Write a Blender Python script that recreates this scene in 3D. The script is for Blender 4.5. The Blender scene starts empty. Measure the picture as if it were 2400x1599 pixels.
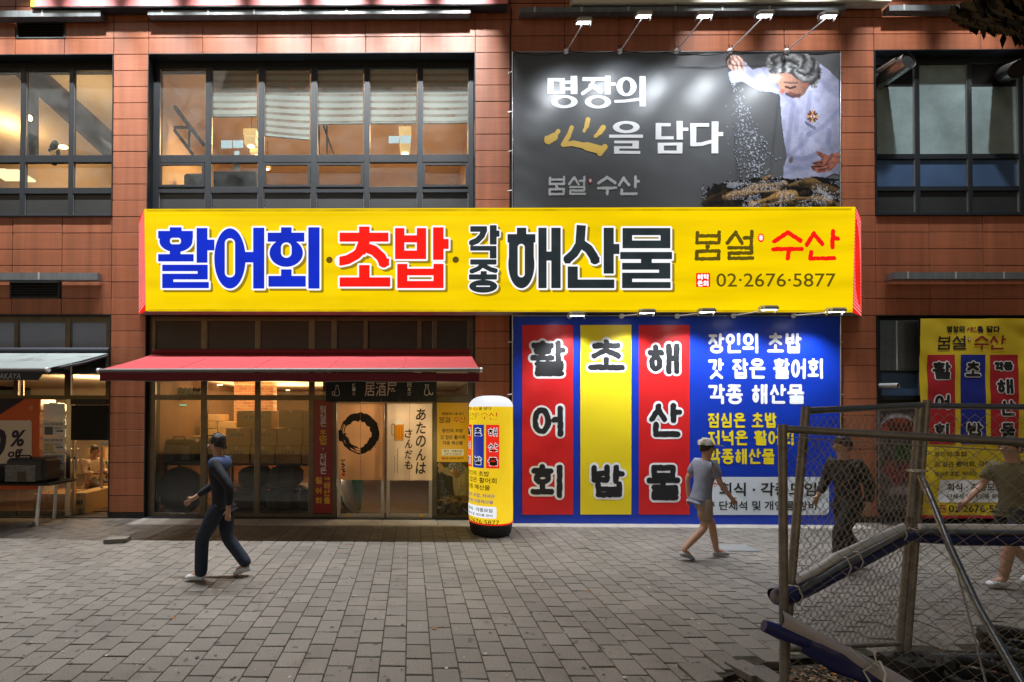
import bpy, math, random
import numpy as np
from mathutils import Vector, Matrix
random.seed(7)
rng = np.random.default_rng(11)
SC = bpy.context.scene
COL = SC.collection
R = math.radians
# ------------------------------------------------------------------ camera
H, D, F = 1.916, 8.245, 1050.0            # eye height, distance to the facade, focal length in photo pixels (2400 wide)
YAW, PITCH, ROLL = 0.0105, 0.0117, 0.0033
ROT = Matrix.Rotation(YAW, 3, 'Z') @ Matrix.Rotation(math.pi/2 + PITCH, 3, 'X') @ Matrix.Rotation(ROLL, 3, 'Z')
EYE = Vector((0, -D, H))
_v = ROT.transposed() @ Vector((0, 1, 0))
PX0 = 961 - F*_v.x/-_v.z
PY0 = 974 + F*_v.y/-_v.z
cam = bpy.data.cameras.new('camera'); cam_o = bpy.data.objects.new('camera', cam); COL.objects.link(cam_o)
cam_o.matrix_world = Matrix.Translation(EYE) @ ROT.to_4x4()
cam.sensor_width = 36; cam.lens = F/2400*36
cam.shift_x = (1200-PX0)/2400; cam.shift_y = (PY0-799.5)/2400
cam.clip_end = 500; cam.clip_start = 0.05
SC.camera = cam_o
# ------------------------------------------------------------------ world, sun, exposure
w = bpy.data.worlds.new('World'); SC.world = w; w.use_nodes = True
nt = w.node_tree; bg = nt.nodes['Background']
sky = nt.nodes.new('ShaderNodeTexSky'); sky.sky_type = 'NISHITA'; sky.sun_disc = False
sky.sun_elevation = R(9.0); sky.sun_rotation = R(200)
nt.links.new(sky.outputs[0], bg.inputs[0]); bg.inputs[1].default_value = 0.022
sun = bpy.data.lights.new('fill_sun', 'SUN'); sun.energy = 0.24; sun.angle = R(25); sun.color = (1, .93, .83)  # added soft fill from behind the viewer, lifts pavement and fence
sun_o = bpy.data.objects.new('fill_sun', sun); COL.objects.link(sun_o)
sun_o.rotation_euler = (R(52), 0, R(-38))
SC.view_settings.view_transform = 'Standard'; SC.view_settings.look = 'None'
SC.view_settings.exposure = 0; SC.view_settings.gamma = 1
SC.cycles.use_denoising = True
SC.cycles.max_bounces = 7; SC.cycles.transparent_max_bounces = 14
SC.cycles.sample_clamp_indirect = 4
# ------------------------------------------------------------------ picking points of the place: through pixel (px,py) onto a plane that really exists
def ray(px, py):
    return (ROT @ Vector(((px-PX0)/F, -(py-PY0)/F, -1)))
def P(px, py, Y=0.0):
    d = ray(px, py); t = (Y-EYE.y)/d.y
    return EYE + d*t
def G(px, py, z=0.0):
    d = ray(px, py); t = (z-EYE.z)/d.z
    return EYE + d*t
def XAT(px, Y=0.0, py=640): return P(px, py, Y).x
def ZAT(py, Y=0.0, px=1100): return P(px, py, Y).z
def rect(x0, y0, x1, y1, Y=0.0):
    ym, xm = (y0+y1)/2, (x0+x1)/2
    return P(x0, ym, Y).x, P(x1, ym, Y).x, P(xm, y1, Y).z, P(xm, y0, Y).z
# ------------------------------------------------------------------ objects
def tag(o, label=None, cat=None, group=None, kind=None):
    if label: o['label'] = label
    if cat: o['category'] = cat
    if group: o['group'] = group
    if kind: o['kind'] = kind
    return o
def thing(name, label, cat, loc=(0, 0, 0), group=None, rz=0):
    o = bpy.data.objects.new(name, None); COL.objects.link(o); o.location = loc; o.rotation_euler = (0, 0, rz)
    o.empty_display_size = .1
    return tag(o, label, cat, group)
class MB:
    def __init__(s): s.v = []; s.f = []; s.m = []; s.mats = []; s.sm = []
    def mi(s, m):
        if m not in s.mats: s.mats.append(m)
        return s.mats.index(m)
    def face(s, pts, m, sm=False):
        n = len(s.v); s.v += [tuple(p) for p in pts]; s.f.append(tuple(range(n, n+len(pts)))); s.m.append(s.mi(m)); s.sm.append(sm)
    def grid(s, rows, m, sm=True, closed=False):
        n = len(s.v); w_ = len(rows[0]); k = s.mi(m)
        for r in rows: s.v += [tuple(p) for p in r]
        for i in range(len(rows)-1):
            for j in range(w_ if closed else w_-1):
                a, b = n+i*w_+j, n+i*w_+(j+1) % w_
                s.f.append((a, b, b+w_, a+w_)); s.m.append(k); s.sm.append(sm)
    def box(s, x0, x1, y0, y1, z0, z1, m, bev=0.0):
        x0, x1 = min(x0, x1), max(x0, x1); y0, y1 = min(y0, y1), max(y0, y1); z0, z1 = min(z0, z1), max(z0, z1)
        if bev <= 0:
            c = [(x0,y0,z0),(x1,y0,z0),(x1,y1,z0),(x0,y1,z0),(x0,y0,z1),(x1,y0,z1),(x1,y1,z1),(x0,y1,z1)]
            n = len(s.v); s.v += c; k = s.mi(m)
            for q in ((0,3,2,1),(4,5,6,7),(0,1,5,4),(1,2,6,5),(2,3,7,6),(3,0,4,7)):
                s.f.append(tuple(n+i for i in q)); s.m.append(k); s.sm.append(False)
        else:
            b = min(bev, (x1-x0)*.45, (y1-y0)*.45, (z1-z0)*.45)
            rows = []
            for z, i in ((z0, b), (z0+b, 0), (z1-b, 0), (z1, b)):
                rows.append([(x0+i,y0+b,z),(x0+b,y0+i,z),(x1-b,y0+i,z),(x1-i,y0+b,z),(x1-i,y1-b,z),(x1-b,y1-i,z),(x0+b,y1-i,z),(x0+i,y1-b,z)])
            s.grid(rows, m, False, True)
            s.face(rows[0][::-1], m); s.face(rows[-1], m)
    def obox(s, c, ax, ay, az, m):      # oriented box: centre and three half-axis vectors
        c, ax, ay, az = map(Vector, (c, ax, ay, az)); n = len(s.v); k = s.mi(m)
        for sx, sy, sz in ((-1,-1,-1),(1,-1,-1),(1,1,-1),(-1,1,-1),(-1,-1,1),(1,-1,1),(1,1,1),(-1,1,1)):
            s.v.append(tuple(c+ax*sx+ay*sy+az*sz))
        for q in ((0,3,2,1),(4,5,6,7),(0,1,5,4),(1,2,6,5),(2,3,7,6),(3,0,4,7)):
            s.f.append(tuple(n+i for i in q)); s.m.append(k); s.sm.append(False)
    def tube(s, pts, r, m, n=8, cap=True, rr=None, flat=1.0):
        pts = [Vector(p) for p in pts]; rows = []; up = None
        for i, p in enumerate(pts):
            t = (pts[min(i+1, len(pts)-1)]-pts[max(i-1, 0)]).normalized()
            if up is None:
                up = Vector((0, 0, 1)) if abs(t.z) < .9 else Vector((1, 0, 0))
            u = (up - t*up.dot(t)).normalized(); vv = t.cross(u); up = u
            ra = rr[i] if rr else r
            rows.append([p + u*(ra*math.cos(2*math.pi*j/n)) + vv*(ra*flat*math.sin(2*math.pi*j/n)) for j in range(n)])
        s.grid(rows, m, True, True)
        if cap: s.face(rows[0][::-1], m); s.face(rows[-1], m)
    def lathe(s, c, prof, m, n=24, cap=True):
        rows = [[(c[0]+r*math.cos(2*math.pi*j/n), c[1]+r*math.sin(2*math.pi*j/n), c[2]+z) for j in range(n)] for r, z in prof]
        s.grid(rows, m, True, True)
        if cap: s.face(rows[0][::-1], m); s.face(rows[-1], m)
    def ball(s, c, rx, ry, rz, m, n=10, k=7):
        rows = []
        for i in range(k+1):
            a = math.pi*(i/k-.5); ca = max(math.cos(a), .02)
            rows.append([(c[0]+rx*ca*math.cos(2*math.pi*j/n), c[1]+ry*ca*math.sin(2*math.pi*j/n), c[2]+rz*math.sin(a)) for j in range(n)])
        s.grid(rows, m, True, True)
    def build(s, name, parent=None, label=None, cat=None, group=None, kind=None, tone=None, loc=None):
        me = bpy.data.meshes.new(name); off = Vector((0, 0, 0))
        mw = None
        if parent is not None:
            q = parent; mw = Matrix.Identity(4)
            while q is not None:
                mw = (Matrix.Translation(q.location) @ q.rotation_euler.to_matrix().to_4x4()) @ mw; q = q.parent
            mi_ = mw.inverted(); vs = [tuple(mi_ @ Vector(v)) for v in s.v]
        elif loc is not None:
            vs = [(v[0]-loc[0], v[1]-loc[1], v[2]-loc[2]) for v in s.v]
        else: vs = s.v
        me.from_pydata(vs, [], s.f); me.polygons.foreach_set('material_index', s.m); me.polygons.foreach_set('use_smooth', s.sm)
        for m in s.mats: me.materials.append(MAT[m])
        if tone is not None:
            a = me.attributes.new('tone', 'FLOAT', 'FACE'); a.data.foreach_set('value', np.asarray(tone, dtype=np.float32))
        me.update()
        o = bpy.data.objects.new(name, me); COL.objects.link(o)
        if parent is not None: o.parent = parent
        elif loc is not None: o.location = loc
        return tag(o, label, cat, group, kind)
def copy_tree(o, parent=None):
    c = o.copy(); COL.objects.link(c); c.parent = parent
    for ch in list(o.children): copy_tree(ch, c)
    return c
# ------------------------------------------------------------------ materials
MAT = {}
def lin(c): return tuple((x/12.92 if x <= .04045 else ((x+.055)/1.055)**2.4) for x in c)
def mat(name, col, rough=.55, metal=0.0, spec=.5, var=0.0, vs=6.0, bump=0.0, bs=80.0, tone=0.0, emit=None, es=0.0, stretch=(1, 1, 1), attr=None, dirt=None, grain=0.0, gs=400, sheen=0, streak=0.0, spots=None, trans=0.0):
    m = bpy.data.materials.new(name); m.use_nodes = True; MAT[name] = m
    t = m.node_tree; N, L = t.nodes, t.links; b = N['Principled BSDF']
    b.inputs['Roughness'].default_value = rough; b.inputs['Metallic'].default_value = metal
    b.inputs['Specular IOR Level'].default_value = spec
    tc = N.new('ShaderNodeTexCoord'); mp = N.new('ShaderNodeMapping'); mp.inputs['Scale'].default_value = stretch
    L.new(tc.outputs['Object'], mp.inputs[0])
    def noise(sc, det=4):
        n = N.new('ShaderNodeTexNoise'); n.inputs['Scale'].default_value = sc; n.inputs['Detail'].default_value = det
        L.new(mp.outputs[0], n.inputs['Vector']); return n.outputs['Fac']
    def scale(cs, fac, amt):
        r = N.new('ShaderNodeMapRange'); r.inputs['From Min'].default_value = .25; r.inputs['From Max'].default_value = .75
        r.inputs['To Min'].default_value = 1-amt; r.inputs['To Max'].default_value = 1+amt; L.new(fac, r.inputs['Value'])
        v = N.new('ShaderNodeVectorMath'); v.operation = 'SCALE'; L.new(cs, v.inputs[0]); L.new(r.outputs[0], v.inputs['Scale']); return v.outputs[0]
    if attr:
        a = N.new('ShaderNodeAttribute'); a.attribute_name = attr; cs = a.outputs['Color']
    else:
        rgb = N.new('ShaderNodeRGB'); rgb.outputs[0].default_value = (*col, 1); cs = rgb.outputs[0]
    if dirt:
        mx = N.new('ShaderNodeMix'); mx.data_type = 'RGBA'; rp = N.new('ShaderNodeMapRange')
        rp.inputs['From Min'].default_value = dirt[2]; rp.inputs['From Max'].default_value = dirt[2]+.14; L.new(noise(dirt[1], 6), rp.inputs['Value'])
        L.new(rp.outputs[0], mx.inputs[0]); L.new(cs, mx.inputs[6]); mx.inputs[7].default_value = (*dirt[0], 1); cs = mx.outputs[2]
    def mixto(cs, fac, lo, wd, col2):
        mx = N.new('ShaderNodeMix'); mx.data_type = 'RGBA'; rp = N.new('ShaderNodeMapRange')
        rp.inputs['From Min'].default_value = lo; rp.inputs['From Max'].default_value = lo+wd; L.new(fac, rp.inputs['Value'])
        L.new(rp.outputs[0], mx.inputs[0]); L.new(cs, mx.inputs[6]); mx.inputs[7].default_value = (*col2, 1); return mx.outputs[2]
    if streak:
        m2 = N.new('ShaderNodeMapping'); m2.inputs['Scale'].default_value = (7, 7, .35); L.new(tc.outputs['Object'], m2.inputs[0])
        n = N.new('ShaderNodeTexNoise'); n.inputs['Scale'].default_value = 1; n.inputs['Detail'].default_value = 5; L.new(m2.outputs[0], n.inputs['Vector']); cs = scale(cs, n.outputs['Fac'], streak)
    if spots: cs = mixto(cs, noise(spots[1], 2), spots[2], .03, spots[0])
    if var: cs = scale(cs, noise(vs), var)
    if grain: cs = scale(cs, noise(gs, 2), grain)
    if tone:
        a = N.new('ShaderNodeAttribute'); a.attribute_name = 'tone'; cs = scale(cs, a.outputs['Fac'], tone)
    L.new(cs, b.inputs['Base Color'])
    if bump:
        bp = N.new('ShaderNodeBump'); bp.inputs['Strength'].default_value = bump; bp.inputs['Distance'].default_value = .01
        L.new(noise(bs, 3), bp.inputs['Height']); L.new(bp.outputs[0], b.inputs['Normal'])
    if trans:
        tl = N.new('ShaderNodeBsdfTranslucent'); L.new(cs, tl.inputs[0]); ms = N.new('ShaderNodeMixShader'); ms.inputs[0].default_value = trans
        o_ = N['Material Output']; L.new(b.outputs[0], ms.inputs[1]); L.new(tl.outputs[0], ms.inputs[2]); L.new(ms.outputs[0], o_.inputs[0])
    if emit is not None:
        if emit == 'base': L.new(cs, b.inputs['Emission Color'])
        else: b.inputs['Emission Color'].default_value = (*emit, 1)
        b.inputs['Emission Strength'].default_value = es
    return m
def glass(name, tint=(.85, .9, .88), gloss=.07, dust=.04, base=0.0, rough=.02, dcol=(.55, .6, .6), ds=260, streak=(1, 1, .25)):
    m = bpy.data.materials.new(name); m.use_nodes = True; MAT[name] = m
    t = m.node_tree; N, L = t.nodes, t.links; N.clear()
    out = N.new('ShaderNodeOutputMaterial'); tr = N.new('ShaderNodeBsdfTransparent'); tr.inputs[0].default_value = (*tint, 1)
    gl = N.new('ShaderNodeBsdfGlossy'); gl.inputs['Roughness'].default_value = rough
    df = N.new('ShaderNodeBsdfDiffuse'); df.inputs[0].default_value = (*dcol, 1)
    lw = N.new('ShaderNodeLayerWeight'); lw.inputs['Blend'].default_value = .5; fr = N.new('ShaderNodeMath'); fr.operation = 'POWER'; fr.inputs[1].default_value = 5; L.new(lw.outputs['Facing'], fr.inputs[0])
    ad = N.new('ShaderNodeMath'); ad.operation = 'MULTIPLY_ADD'; ad.inputs[1].default_value = .9; ad.inputs[2].default_value = gloss; L.new(fr.outputs[0], ad.inputs[0])
    m1 = N.new('ShaderNodeMixShader'); L.new(ad.outputs[0], m1.inputs[0]); L.new(tr.outputs[0], m1.inputs[1]); L.new(gl.outputs[0], m1.inputs[2])
    tc = N.new('ShaderNodeTexCoord'); mp = N.new('ShaderNodeMapping'); mp.inputs['Scale'].default_value = streak; L.new(tc.outputs['Object'], mp.inputs[0])
    n = N.new('ShaderNodeTexNoise'); n.inputs['Scale'].default_value = ds; n.inputs['Detail'].default_value = 3; L.new(mp.outputs[0], n.inputs['Vector'])
    n2 = N.new('ShaderNodeTexNoise'); n2.inputs['Scale'].default_value = 3; n2.inputs['Detail'].default_value = 4; L.new(tc.outputs['Object'], n2.inputs['Vector'])
    pr = N.new('ShaderNodeMath'); pr.operation = 'MULTIPLY'; L.new(n.outputs['Fac'], pr.inputs[0]); L.new(n2.outputs['Fac'], pr.inputs[1])
    mr = N.new('ShaderNodeMapRange'); mr.inputs['From Min'].default_value = .12; mr.inputs['From Max'].default_value = .42; mr.inputs['To Min'].default_value = base; mr.inputs['To Max'].default_value = base+dust*2.2; L.new(pr.outputs[0], mr.inputs['Value'])
    m2 = N.new('ShaderNodeMixShader'); L.new(mr.outputs[0], m2.inputs[0]); L.new(m1.outputs[0], m2.inputs[1]); L.new(df.outputs[0], m2.inputs[2])
    L.new(m2.outputs[0], out.inputs[0])
def emat(name, col, s=1.0, var=0.0, vs=1.2, stretch=(1, 1, 1)):   # lit from inside: light boxes, lamps
    m = bpy.data.materials.new(name); m.use_nodes = True; MAT[name] = m
    t = m.node_tree; N, L = t.nodes, t.links; b = N['Principled BSDF']
    b.inputs['Base Color'].default_value = (*[min(.5, c*.12) for c in col], 1); b.inputs['Roughness'].default_value = .6; b.inputs['Specular IOR Level'].default_value = .15
    b.inputs['Emission Color'].default_value = (*col, 1); b.inputs['Emission Strength'].default_value = s
    if var:
        tc = N.new('ShaderNodeTexCoord'); mp = N.new('ShaderNodeMapping'); mp.inputs['Scale'].default_value = stretch; L.new(tc.outputs['Object'], mp.inputs[0])
        n = N.new('ShaderNodeTexNoise'); n.inputs['Scale'].default_value = vs; n.inputs['Detail'].default_value = 3; L.new(mp.outputs[0], n.inputs['Vector'])
        r = N.new('ShaderNodeMapRange'); r.inputs['From Min'].default_value = .3; r.inputs['From Max'].default_value = .65
        r.inputs['To Min'].default_value = s*(1-var); r.inputs['To Max'].default_value = s; L.new(n.outputs['Fac'], r.inputs['Value']); L.new(r.outputs[0], b.inputs['Emission Strength'])
    return m
def lamp(name, kind, loc, energy, col=(1, 1, 1), size=.1, target=None, cone=None, blend=.4, parent=None, sy=None):
    l = bpy.data.lights.new(name, kind); l.energy = energy; l.color = col
    if kind == 'AREA':
        l.size = size
        if sy: l.shape = 'RECTANGLE'; l.size_y = sy
    else: l.shadow_soft_size = size
    if cone: l.spot_size = R(cone); l.spot_blend = blend
    o = bpy.data.objects.new(name, l); COL.objects.link(o)
    loc = Vector(loc)
    o.location = loc - (parent.location if parent else Vector((0, 0, 0)))
    if target is not None:
        o.rotation_euler = (Vector(target)-loc).to_track_quat('-Z', 'Y').to_euler()
    if parent: o.parent = parent
    return o
# ------------------------------------------------------------------ lettering: distance-field strokes -> clean polygons
def vnoise(X, Y, s, seed=0):
    x, y = X/s+1000.0+seed*17.3, Y/s+1000.0+seed*7.7; xi, yi = np.floor(x).astype(int), np.floor(y).astype(int); fx, fy = x-xi, y-yi
    h = lambda a, b: np.modf(np.abs(np.sin(a*12.9898+b*78.233+seed*3.1)*43758.5453))[0]
    fx, fy = fx*fx*(3-2*fx), fy*fy*(3-2*fy)
    return (h(xi,yi)*(1-fx)+h(xi+1,yi)*fx)*(1-fy)+(h(xi,yi+1)*(1-fx)+h(xi+1,yi+1)*fx)*fy
CH = 0      # longest run of cells in one face (short where the cloth is draped)
class SDF:
    def __init__(s, x0, y0, x1, y1, g=1.0, pad=14):
        s.xs = np.arange(x0-pad, x1+pad+g, g); s.ys = np.arange(y0-pad, y1+pad+g, g); s.g = g
        s.X, s.Y = np.meshgrid(s.xs, s.ys); s.d = np.full(s.X.shape, 1e3); s.pad = pad
    def _sl(s, x0, y0, x1, y1):
        p = s.pad+4
        a = np.searchsorted(s.xs, x0-p); b = np.searchsorted(s.xs, x1+p); c = np.searchsorted(s.ys, y0-p); e = np.searchsorted(s.ys, y1+p)
        return slice(c, e), slice(a, b)
    def _put(s, sl, d, hole): s.d[sl] = np.maximum(s.d[sl], -d) if hole else np.minimum(s.d[sl], d)
    def cap(s, x0, y0, x1, y1, r, hole=False):
        sl = s._sl(min(x0, x1)-r, min(y0, y1)-r, max(x0, x1)+r, max(y0, y1)+r); X, Y = s.X[sl], s.Y[sl]
        dx, dy = x1-x0, y1-y0; q = dx*dx+dy*dy+1e-9
        t = np.clip(((X-x0)*dx+(Y-y0)*dy)/q, 0, 1)
        s._put(sl, np.hypot(X-x0-t*dx, Y-y0-t*dy)-r, hole)
    def line(s, pts, r, rs=None):
        for i in range(len(pts)-1): s.cap(*pts[i], *pts[i+1], r if rs is None else (rs[i]+rs[i+1])/2)
    def sq(s, x0, y0, x1, y1, r):     # square-ended stroke
        dx, dy = x1-x0, y1-y0; L = math.hypot(dx, dy)+1e-9; ux, uy = dx/L, dy/L
        sl = s._sl(min(x0, x1)-r, min(y0, y1)-r, max(x0, x1)+r, max(y0, y1)+r); X, Y = s.X[sl]-(x0+x1)/2, s.Y[sl]-(y0+y1)/2
        a, b = np.abs(X*ux+Y*uy)-(L/2+r*.92), np.abs(-X*uy+Y*ux)-r
        s._put(sl, np.hypot(np.maximum(a, 0), np.maximum(b, 0))+np.minimum(np.maximum(a, b), 0), False)
    def box(s, x0, y0, x1, y1, hole=False, rd=0):
        sl = s._sl(x0, y0, x1, y1)
        a, b = np.abs(s.X[sl]-(x0+x1)/2)-(x1-x0)/2+rd, np.abs(s.Y[sl]-(y0+y1)/2)-(y1-y0)/2+rd
        s._put(sl, np.hypot(np.maximum(a, 0), np.maximum(b, 0))+np.minimum(np.maximum(a, b), 0)-rd, hole)
    def ell(s, cx, cy, rx, ry, hole=False):
        sl = s._sl(cx-rx, cy-ry, cx+rx, cy+ry); X, Y = (s.X[sl]-cx)/rx, (s.Y[sl]-cy)/ry
        k = np.hypot(X, Y)+1e-9; gr = np.hypot(X/rx, Y/ry)/k
        s._put(sl, (k-1)/np.maximum(gr, 1e-6), hole)
    def polys(s, level=0.0, rough=0.0, rs=6.0):
        d = s.d-level
        if rough: d = d+(vnoise(s.X, s.Y, rs, 3)-.5)*2*rough
        ins = d < 0; out = []
        c = ins[:-1, :-1].astype(int)+ins[:-1, 1:]+ins[1:, 1:]+ins[1:, :-1]
        xs, ys = s.xs, s.ys
        full = c == 4
        for j in np.nonzero(full.any(1))[0]:
            r = np.concatenate(([0], full[j].view(np.int8), [0])); df = np.diff(r); st, en = np.nonzero(df == 1)[0], np.nonzero(df == -1)[0]
            for a, b in zip(st, en):
                cuts_ = [a]+([k for k in range(a+1, b) if k % CH == 0] if CH else [])+[b]
                for a, b in zip(cuts_, cuts_[1:]): out.append(((xs[a], ys[j]), (xs[b], ys[j]), (xs[b], ys[j+1]), (xs[a], ys[j+1])))
        for j, i in zip(*np.nonzero((c > 0) & (c < 4))):
            q = ((i, j), (i+1, j), (i+1, j+1), (i, j+1)); pl = []
            for k in range(4):
                (ai, aj), (bi, bj) = q[k], q[(k+1) % 4]; da, db = d[aj, ai], d[bj, bi]
                if da < 0: pl.append((xs[ai], ys[aj]))
                if (da < 0) != (db < 0):
                    t = da/(da-db); pl.append((xs[ai]+(xs[bi]-xs[ai])*t, ys[aj]+(ys[bj]-ys[aj])*t))
            if len(pl) > 2: out.append(tuple(pl))
        return out
# Hangul syllables from their letters, in unit boxes (y down)
CO = {'ㄱ': [[(0,.08),(.95,.08),(.9,.5),(.7,1)]], 'ㄴ': [[(.05,0),(.05,.95),(1,.95)]], 'ㄷ': [[(1,.06),(.06,.06),(.06,.95),(1,.95)]],
      'ㄹ': [[(0,.04),(1,.04),(1,.5),(.02,.5),(.02,.97),(1,.97)]], 'ㅁ': [[(.04,.05),(.96,.05),(.96,.95),(.04,.95),(.04,.05)]],
      'ㅂ': [[(.04,-.04),(.04,.97),(.96,.97),(.96,-.04)], [(.04,.46),(.96,.46)]], 'ㅅ': [[(.5,0),(.45,.35),(.02,1)], [(.5,.3),(.98,1)]],
      'ㅇ': 'O', 'ㅈ': [[(.02,.08),(.98,.08)], [(.52,.08),(.45,.5),(0,1)], [(.5,.5),(1,1)]],
      'ㅊ': [[(.5,-.05),(.5,.2)], [(.02,.24),(.98,.24)], [(.52,.24),(.45,.6),(0,1)], [(.5,.6),(1,1)]],
      'ㅎ': 'H', 'ㅌ': [[(1,.05),(.05,.05),(.05,.95),(1,.95)], [(.05,.5),(1,.5)]]}
LS = 'ㄱㄲㄴㄷㄸㄹㅁㅂㅃㅅㅆㅇㅈㅉㅊㅋㅌㅍㅎ'
VS = 'ㅏㅐㅑㅒㅓㅔㅕㅖㅗㅘㅙㅚㅛㅜㅝㅞㅟㅠㅡㅢㅣ'
TS = ['', 'ㄱ', 'ㄲ', '', 'ㄴ', '', '', 'ㄷ', 'ㄹ', '', '', '', '', '', '', '', 'ㅁ', 'ㅂ', '', 'ㅅ', 'ㅆ', 'ㅇ', 'ㅈ', 'ㅊ', 'ㅋ', 'ㅌ', 'ㅍ', 'ㅎ']
VV = {'ㅏ': [[(.3,0),(.3,1)], [(.3,.45),(1,.45)]], 'ㅐ': [[(.15,0),(.15,1)], [(.85,0),(.85,1)], [(.15,.5),(.85,.5)]], 'ㅑ': [[(.3,0),(.3,1)], [(.3,.3),(1,.3)], [(.3,.62),(1,.62)]],
      'ㅓ': [[(.7,0),(.7,1)], [(0,.45),(.7,.45)]], 'ㅔ': [[(.45,0),(.45,1)], [(.95,0),(.95,1)], [(0,.45),(.45,.45)]], 'ㅕ': [[(.7,0),(.7,1)], [(0,.3),(.7,.3)], [(0,.62),(.7,.62)]],
      'ㅖ': [[(.45,0),(.45,1)], [(.95,0),(.95,1)], [(0,.3),(.45,.3)], [(0,.62),(.45,.62)]], 'ㅣ': [[(.6,0),(.6,1)]]}
VH = {'ㅗ': [[(.5,0),(.5,.8)], [(0,.85),(1,.85)]], 'ㅜ': [[(0,.1),(1,.1)], [(.5,.1),(.5,1)]], 'ㅡ': [[(0,.5),(1,.5)]]}
MX = {'ㅘ': ('ㅗ', 'ㅏ'), 'ㅚ': ('ㅗ', 'ㅣ'), 'ㅢ': ('ㅡ', 'ㅣ'), 'ㅝ': ('ㅜ', 'ㅓ'), 'ㅟ': ('ㅜ', 'ㅣ'), 'ㅙ': ('ㅗ', 'ㅐ')}
def syllable(S, ch, x0, y0, x1, y1, r, square=False):
    k = ord(ch)-0xAC00; Lc, Vc, Tc = LS[k//588], VS[k % 588//28], TS[k % 28]
    def put(st, a, b, c, d):
        # a,b,c,d: box in unit coordinates
        X0, X1, Y0, Y1 = x0+(x1-x0)*a, x0+(x1-x0)*b, y0+(y1-y0)*c, y0+(y1-y0)*d
        X0 += r*.8; X1 -= r*.8; Y0 += r*.8; Y1 -= r*.8
        mpt = lambda p: (X0+(X1-X0)*p[0], Y0+(Y1-Y0)*p[1])
        def ring(cx, cy, rx, ry):
            pp = [mpt((cx+rx*math.cos(t*math.pi/10), cy+ry*math.sin(t*math.pi/10))) for t in range(21)]; S.line(pp, r)
        if st == 'O': ring(.5, .5, .48, .5); return
        if st == 'H':
            S.line([mpt((.5, -.02)), mpt((.5, .1))], r); S.line([mpt((0, .24)), mpt((1, .24))], r); ring(.5, .72, .36, .27); return
        for ln in st:
            q = [mpt(p) for p in ln]
            if square:
                for i in range(len(q)-1): S.sq(*q[i], *q[i+1], r)
            else: S.line(q, r)
    T = bool(Tc); e = .58 if T else 1
    if Vc in VV:
        wide = .5 if Vc in 'ㅐㅔㅖ' else .58
        put(CO[Lc], .04, wide, .02 if T else .06, e-.04 if T else .92); put(VV[Vc], wide+.04, 1, 0, e)
    elif Vc in VH:
        if T: put(CO[Lc], .12, .88, 0, .38); put(VH[Vc], 0, 1, .3 if Vc == 'ㅗ' else .36, .62)
        else: put(CO[Lc], .1, .9, 0, .58); put(VH[Vc], 0, 1, .55, 1)
    else:
        h, v = MX[Vc]
        put(CO[Lc], .03, .66, 0, .4 if T else .6); put(VH[h], 0, .68, .34 if T else .56, .56 if T else .92); put(VV[v], .68, 1, 0, e)
    if T:
        st = CO[Tc]
        if Tc == 'ㄱ': st = [[(0,.06),(1,.06),(1,1)]]
        if Tc == 'ㅂ': st = [[(.06,-.16),(.06,.97),(.94,.97),(.94,-.16)], [(.06,.38),(.94,.38)]]
        put(st, .14, .95, .57, 1)
def hangul(S, text, x0, y0, x1, y1, r, square=False, gap=.08):
    w = [1 if '가' <= c <= '힣' else (.4 if c == ' ' else .38) for c in text]; u = (x1-x0)/sum(w); x = x0
    for c, k in zip(text, w):
        if '가' <= c <= '힣': syllable(S, c, x+u*gap/2, y0, x+u-u*gap/2, y1, r, square)
        elif c == ',': S.line([(x+u*.15, y1-r), (x+u*.08, y1+r*1.5)], r*.9)
        elif c in '·.': S.cap(x+u*.19, (y0+y1)/2 if c == '·' else y1-r, x+u*.19, (y0+y1)/2 if c == '·' else y1-r, r*1.1)
        x += u*k
_fc = {}
def font_polys(text, x0, y0, x1, y1, bold=0.0, fit=True, res=3, slant=0):
    key = (text, bold, res, slant)
    if key not in _fc:
        cu = bpy.data.curves.new('t', 'FONT'); cu.body = text; cu.size = 1; cu.offset = bold; cu.resolution_u = res; cu.shear = slant
        o = bpy.data.objects.new('t', cu); COL.objects.link(o)
        ev = o.evaluated_get(bpy.context.evaluated_depsgraph_get()); me = ev.to_mesh()
        vs = [(v.co.x, v.co.y) for v in me.vertices]; fs = [tuple(p.vertices) for p in me.polygons]
        ev.to_mesh_clear(); bpy.data.objects.remove(o); bpy.data.curves.remove(cu); _fc[key] = (vs, fs)
    vs, fs = _fc[key]
    if not vs: return []
    ax, bx = min(v[0] for v in vs), max(v[0] for v in vs); ay, by = min(v[1] for v in vs), max(v[1] for v in vs)
    kx, ky = (x1-x0)/(bx-ax), (y1-y0)/(by-ay)
    if not fit: kx = ky = min(kx, ky)
    q = [(x0+(v[0]-ax)*kx, y1-(v[1]-ay)*ky) for v in vs]
    return [[q[i] for i in f] for f in fs]
def ink(name, polys, mp, m, parent, **kw):
    b = MB(); cache = {}; k = b.mi(m)
    for pl in polys:
        ids = []
        for p in pl:
            c = (round(p[0], 3), round(p[1], 3))
            if c not in cache: cache[c] = len(b.v); b.v.append(tuple(mp(*p)))
            if not ids or ids[-1] != cache[c]: ids.append(cache[c])
        if len(set(ids)) < 3 or len(set(ids)) != len(ids): continue
        b.f.append(tuple(ids)); b.m.append(k); b.sm.append(False)
    return b.build(name, parent, **kw)
def on(Y): return lambda px, py: P(px, py, Y)
def quad(x0, y0, x1, y1): return [[(x0, y0), (x1, y0), (x1, y1), (x0, y1)]]
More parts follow.
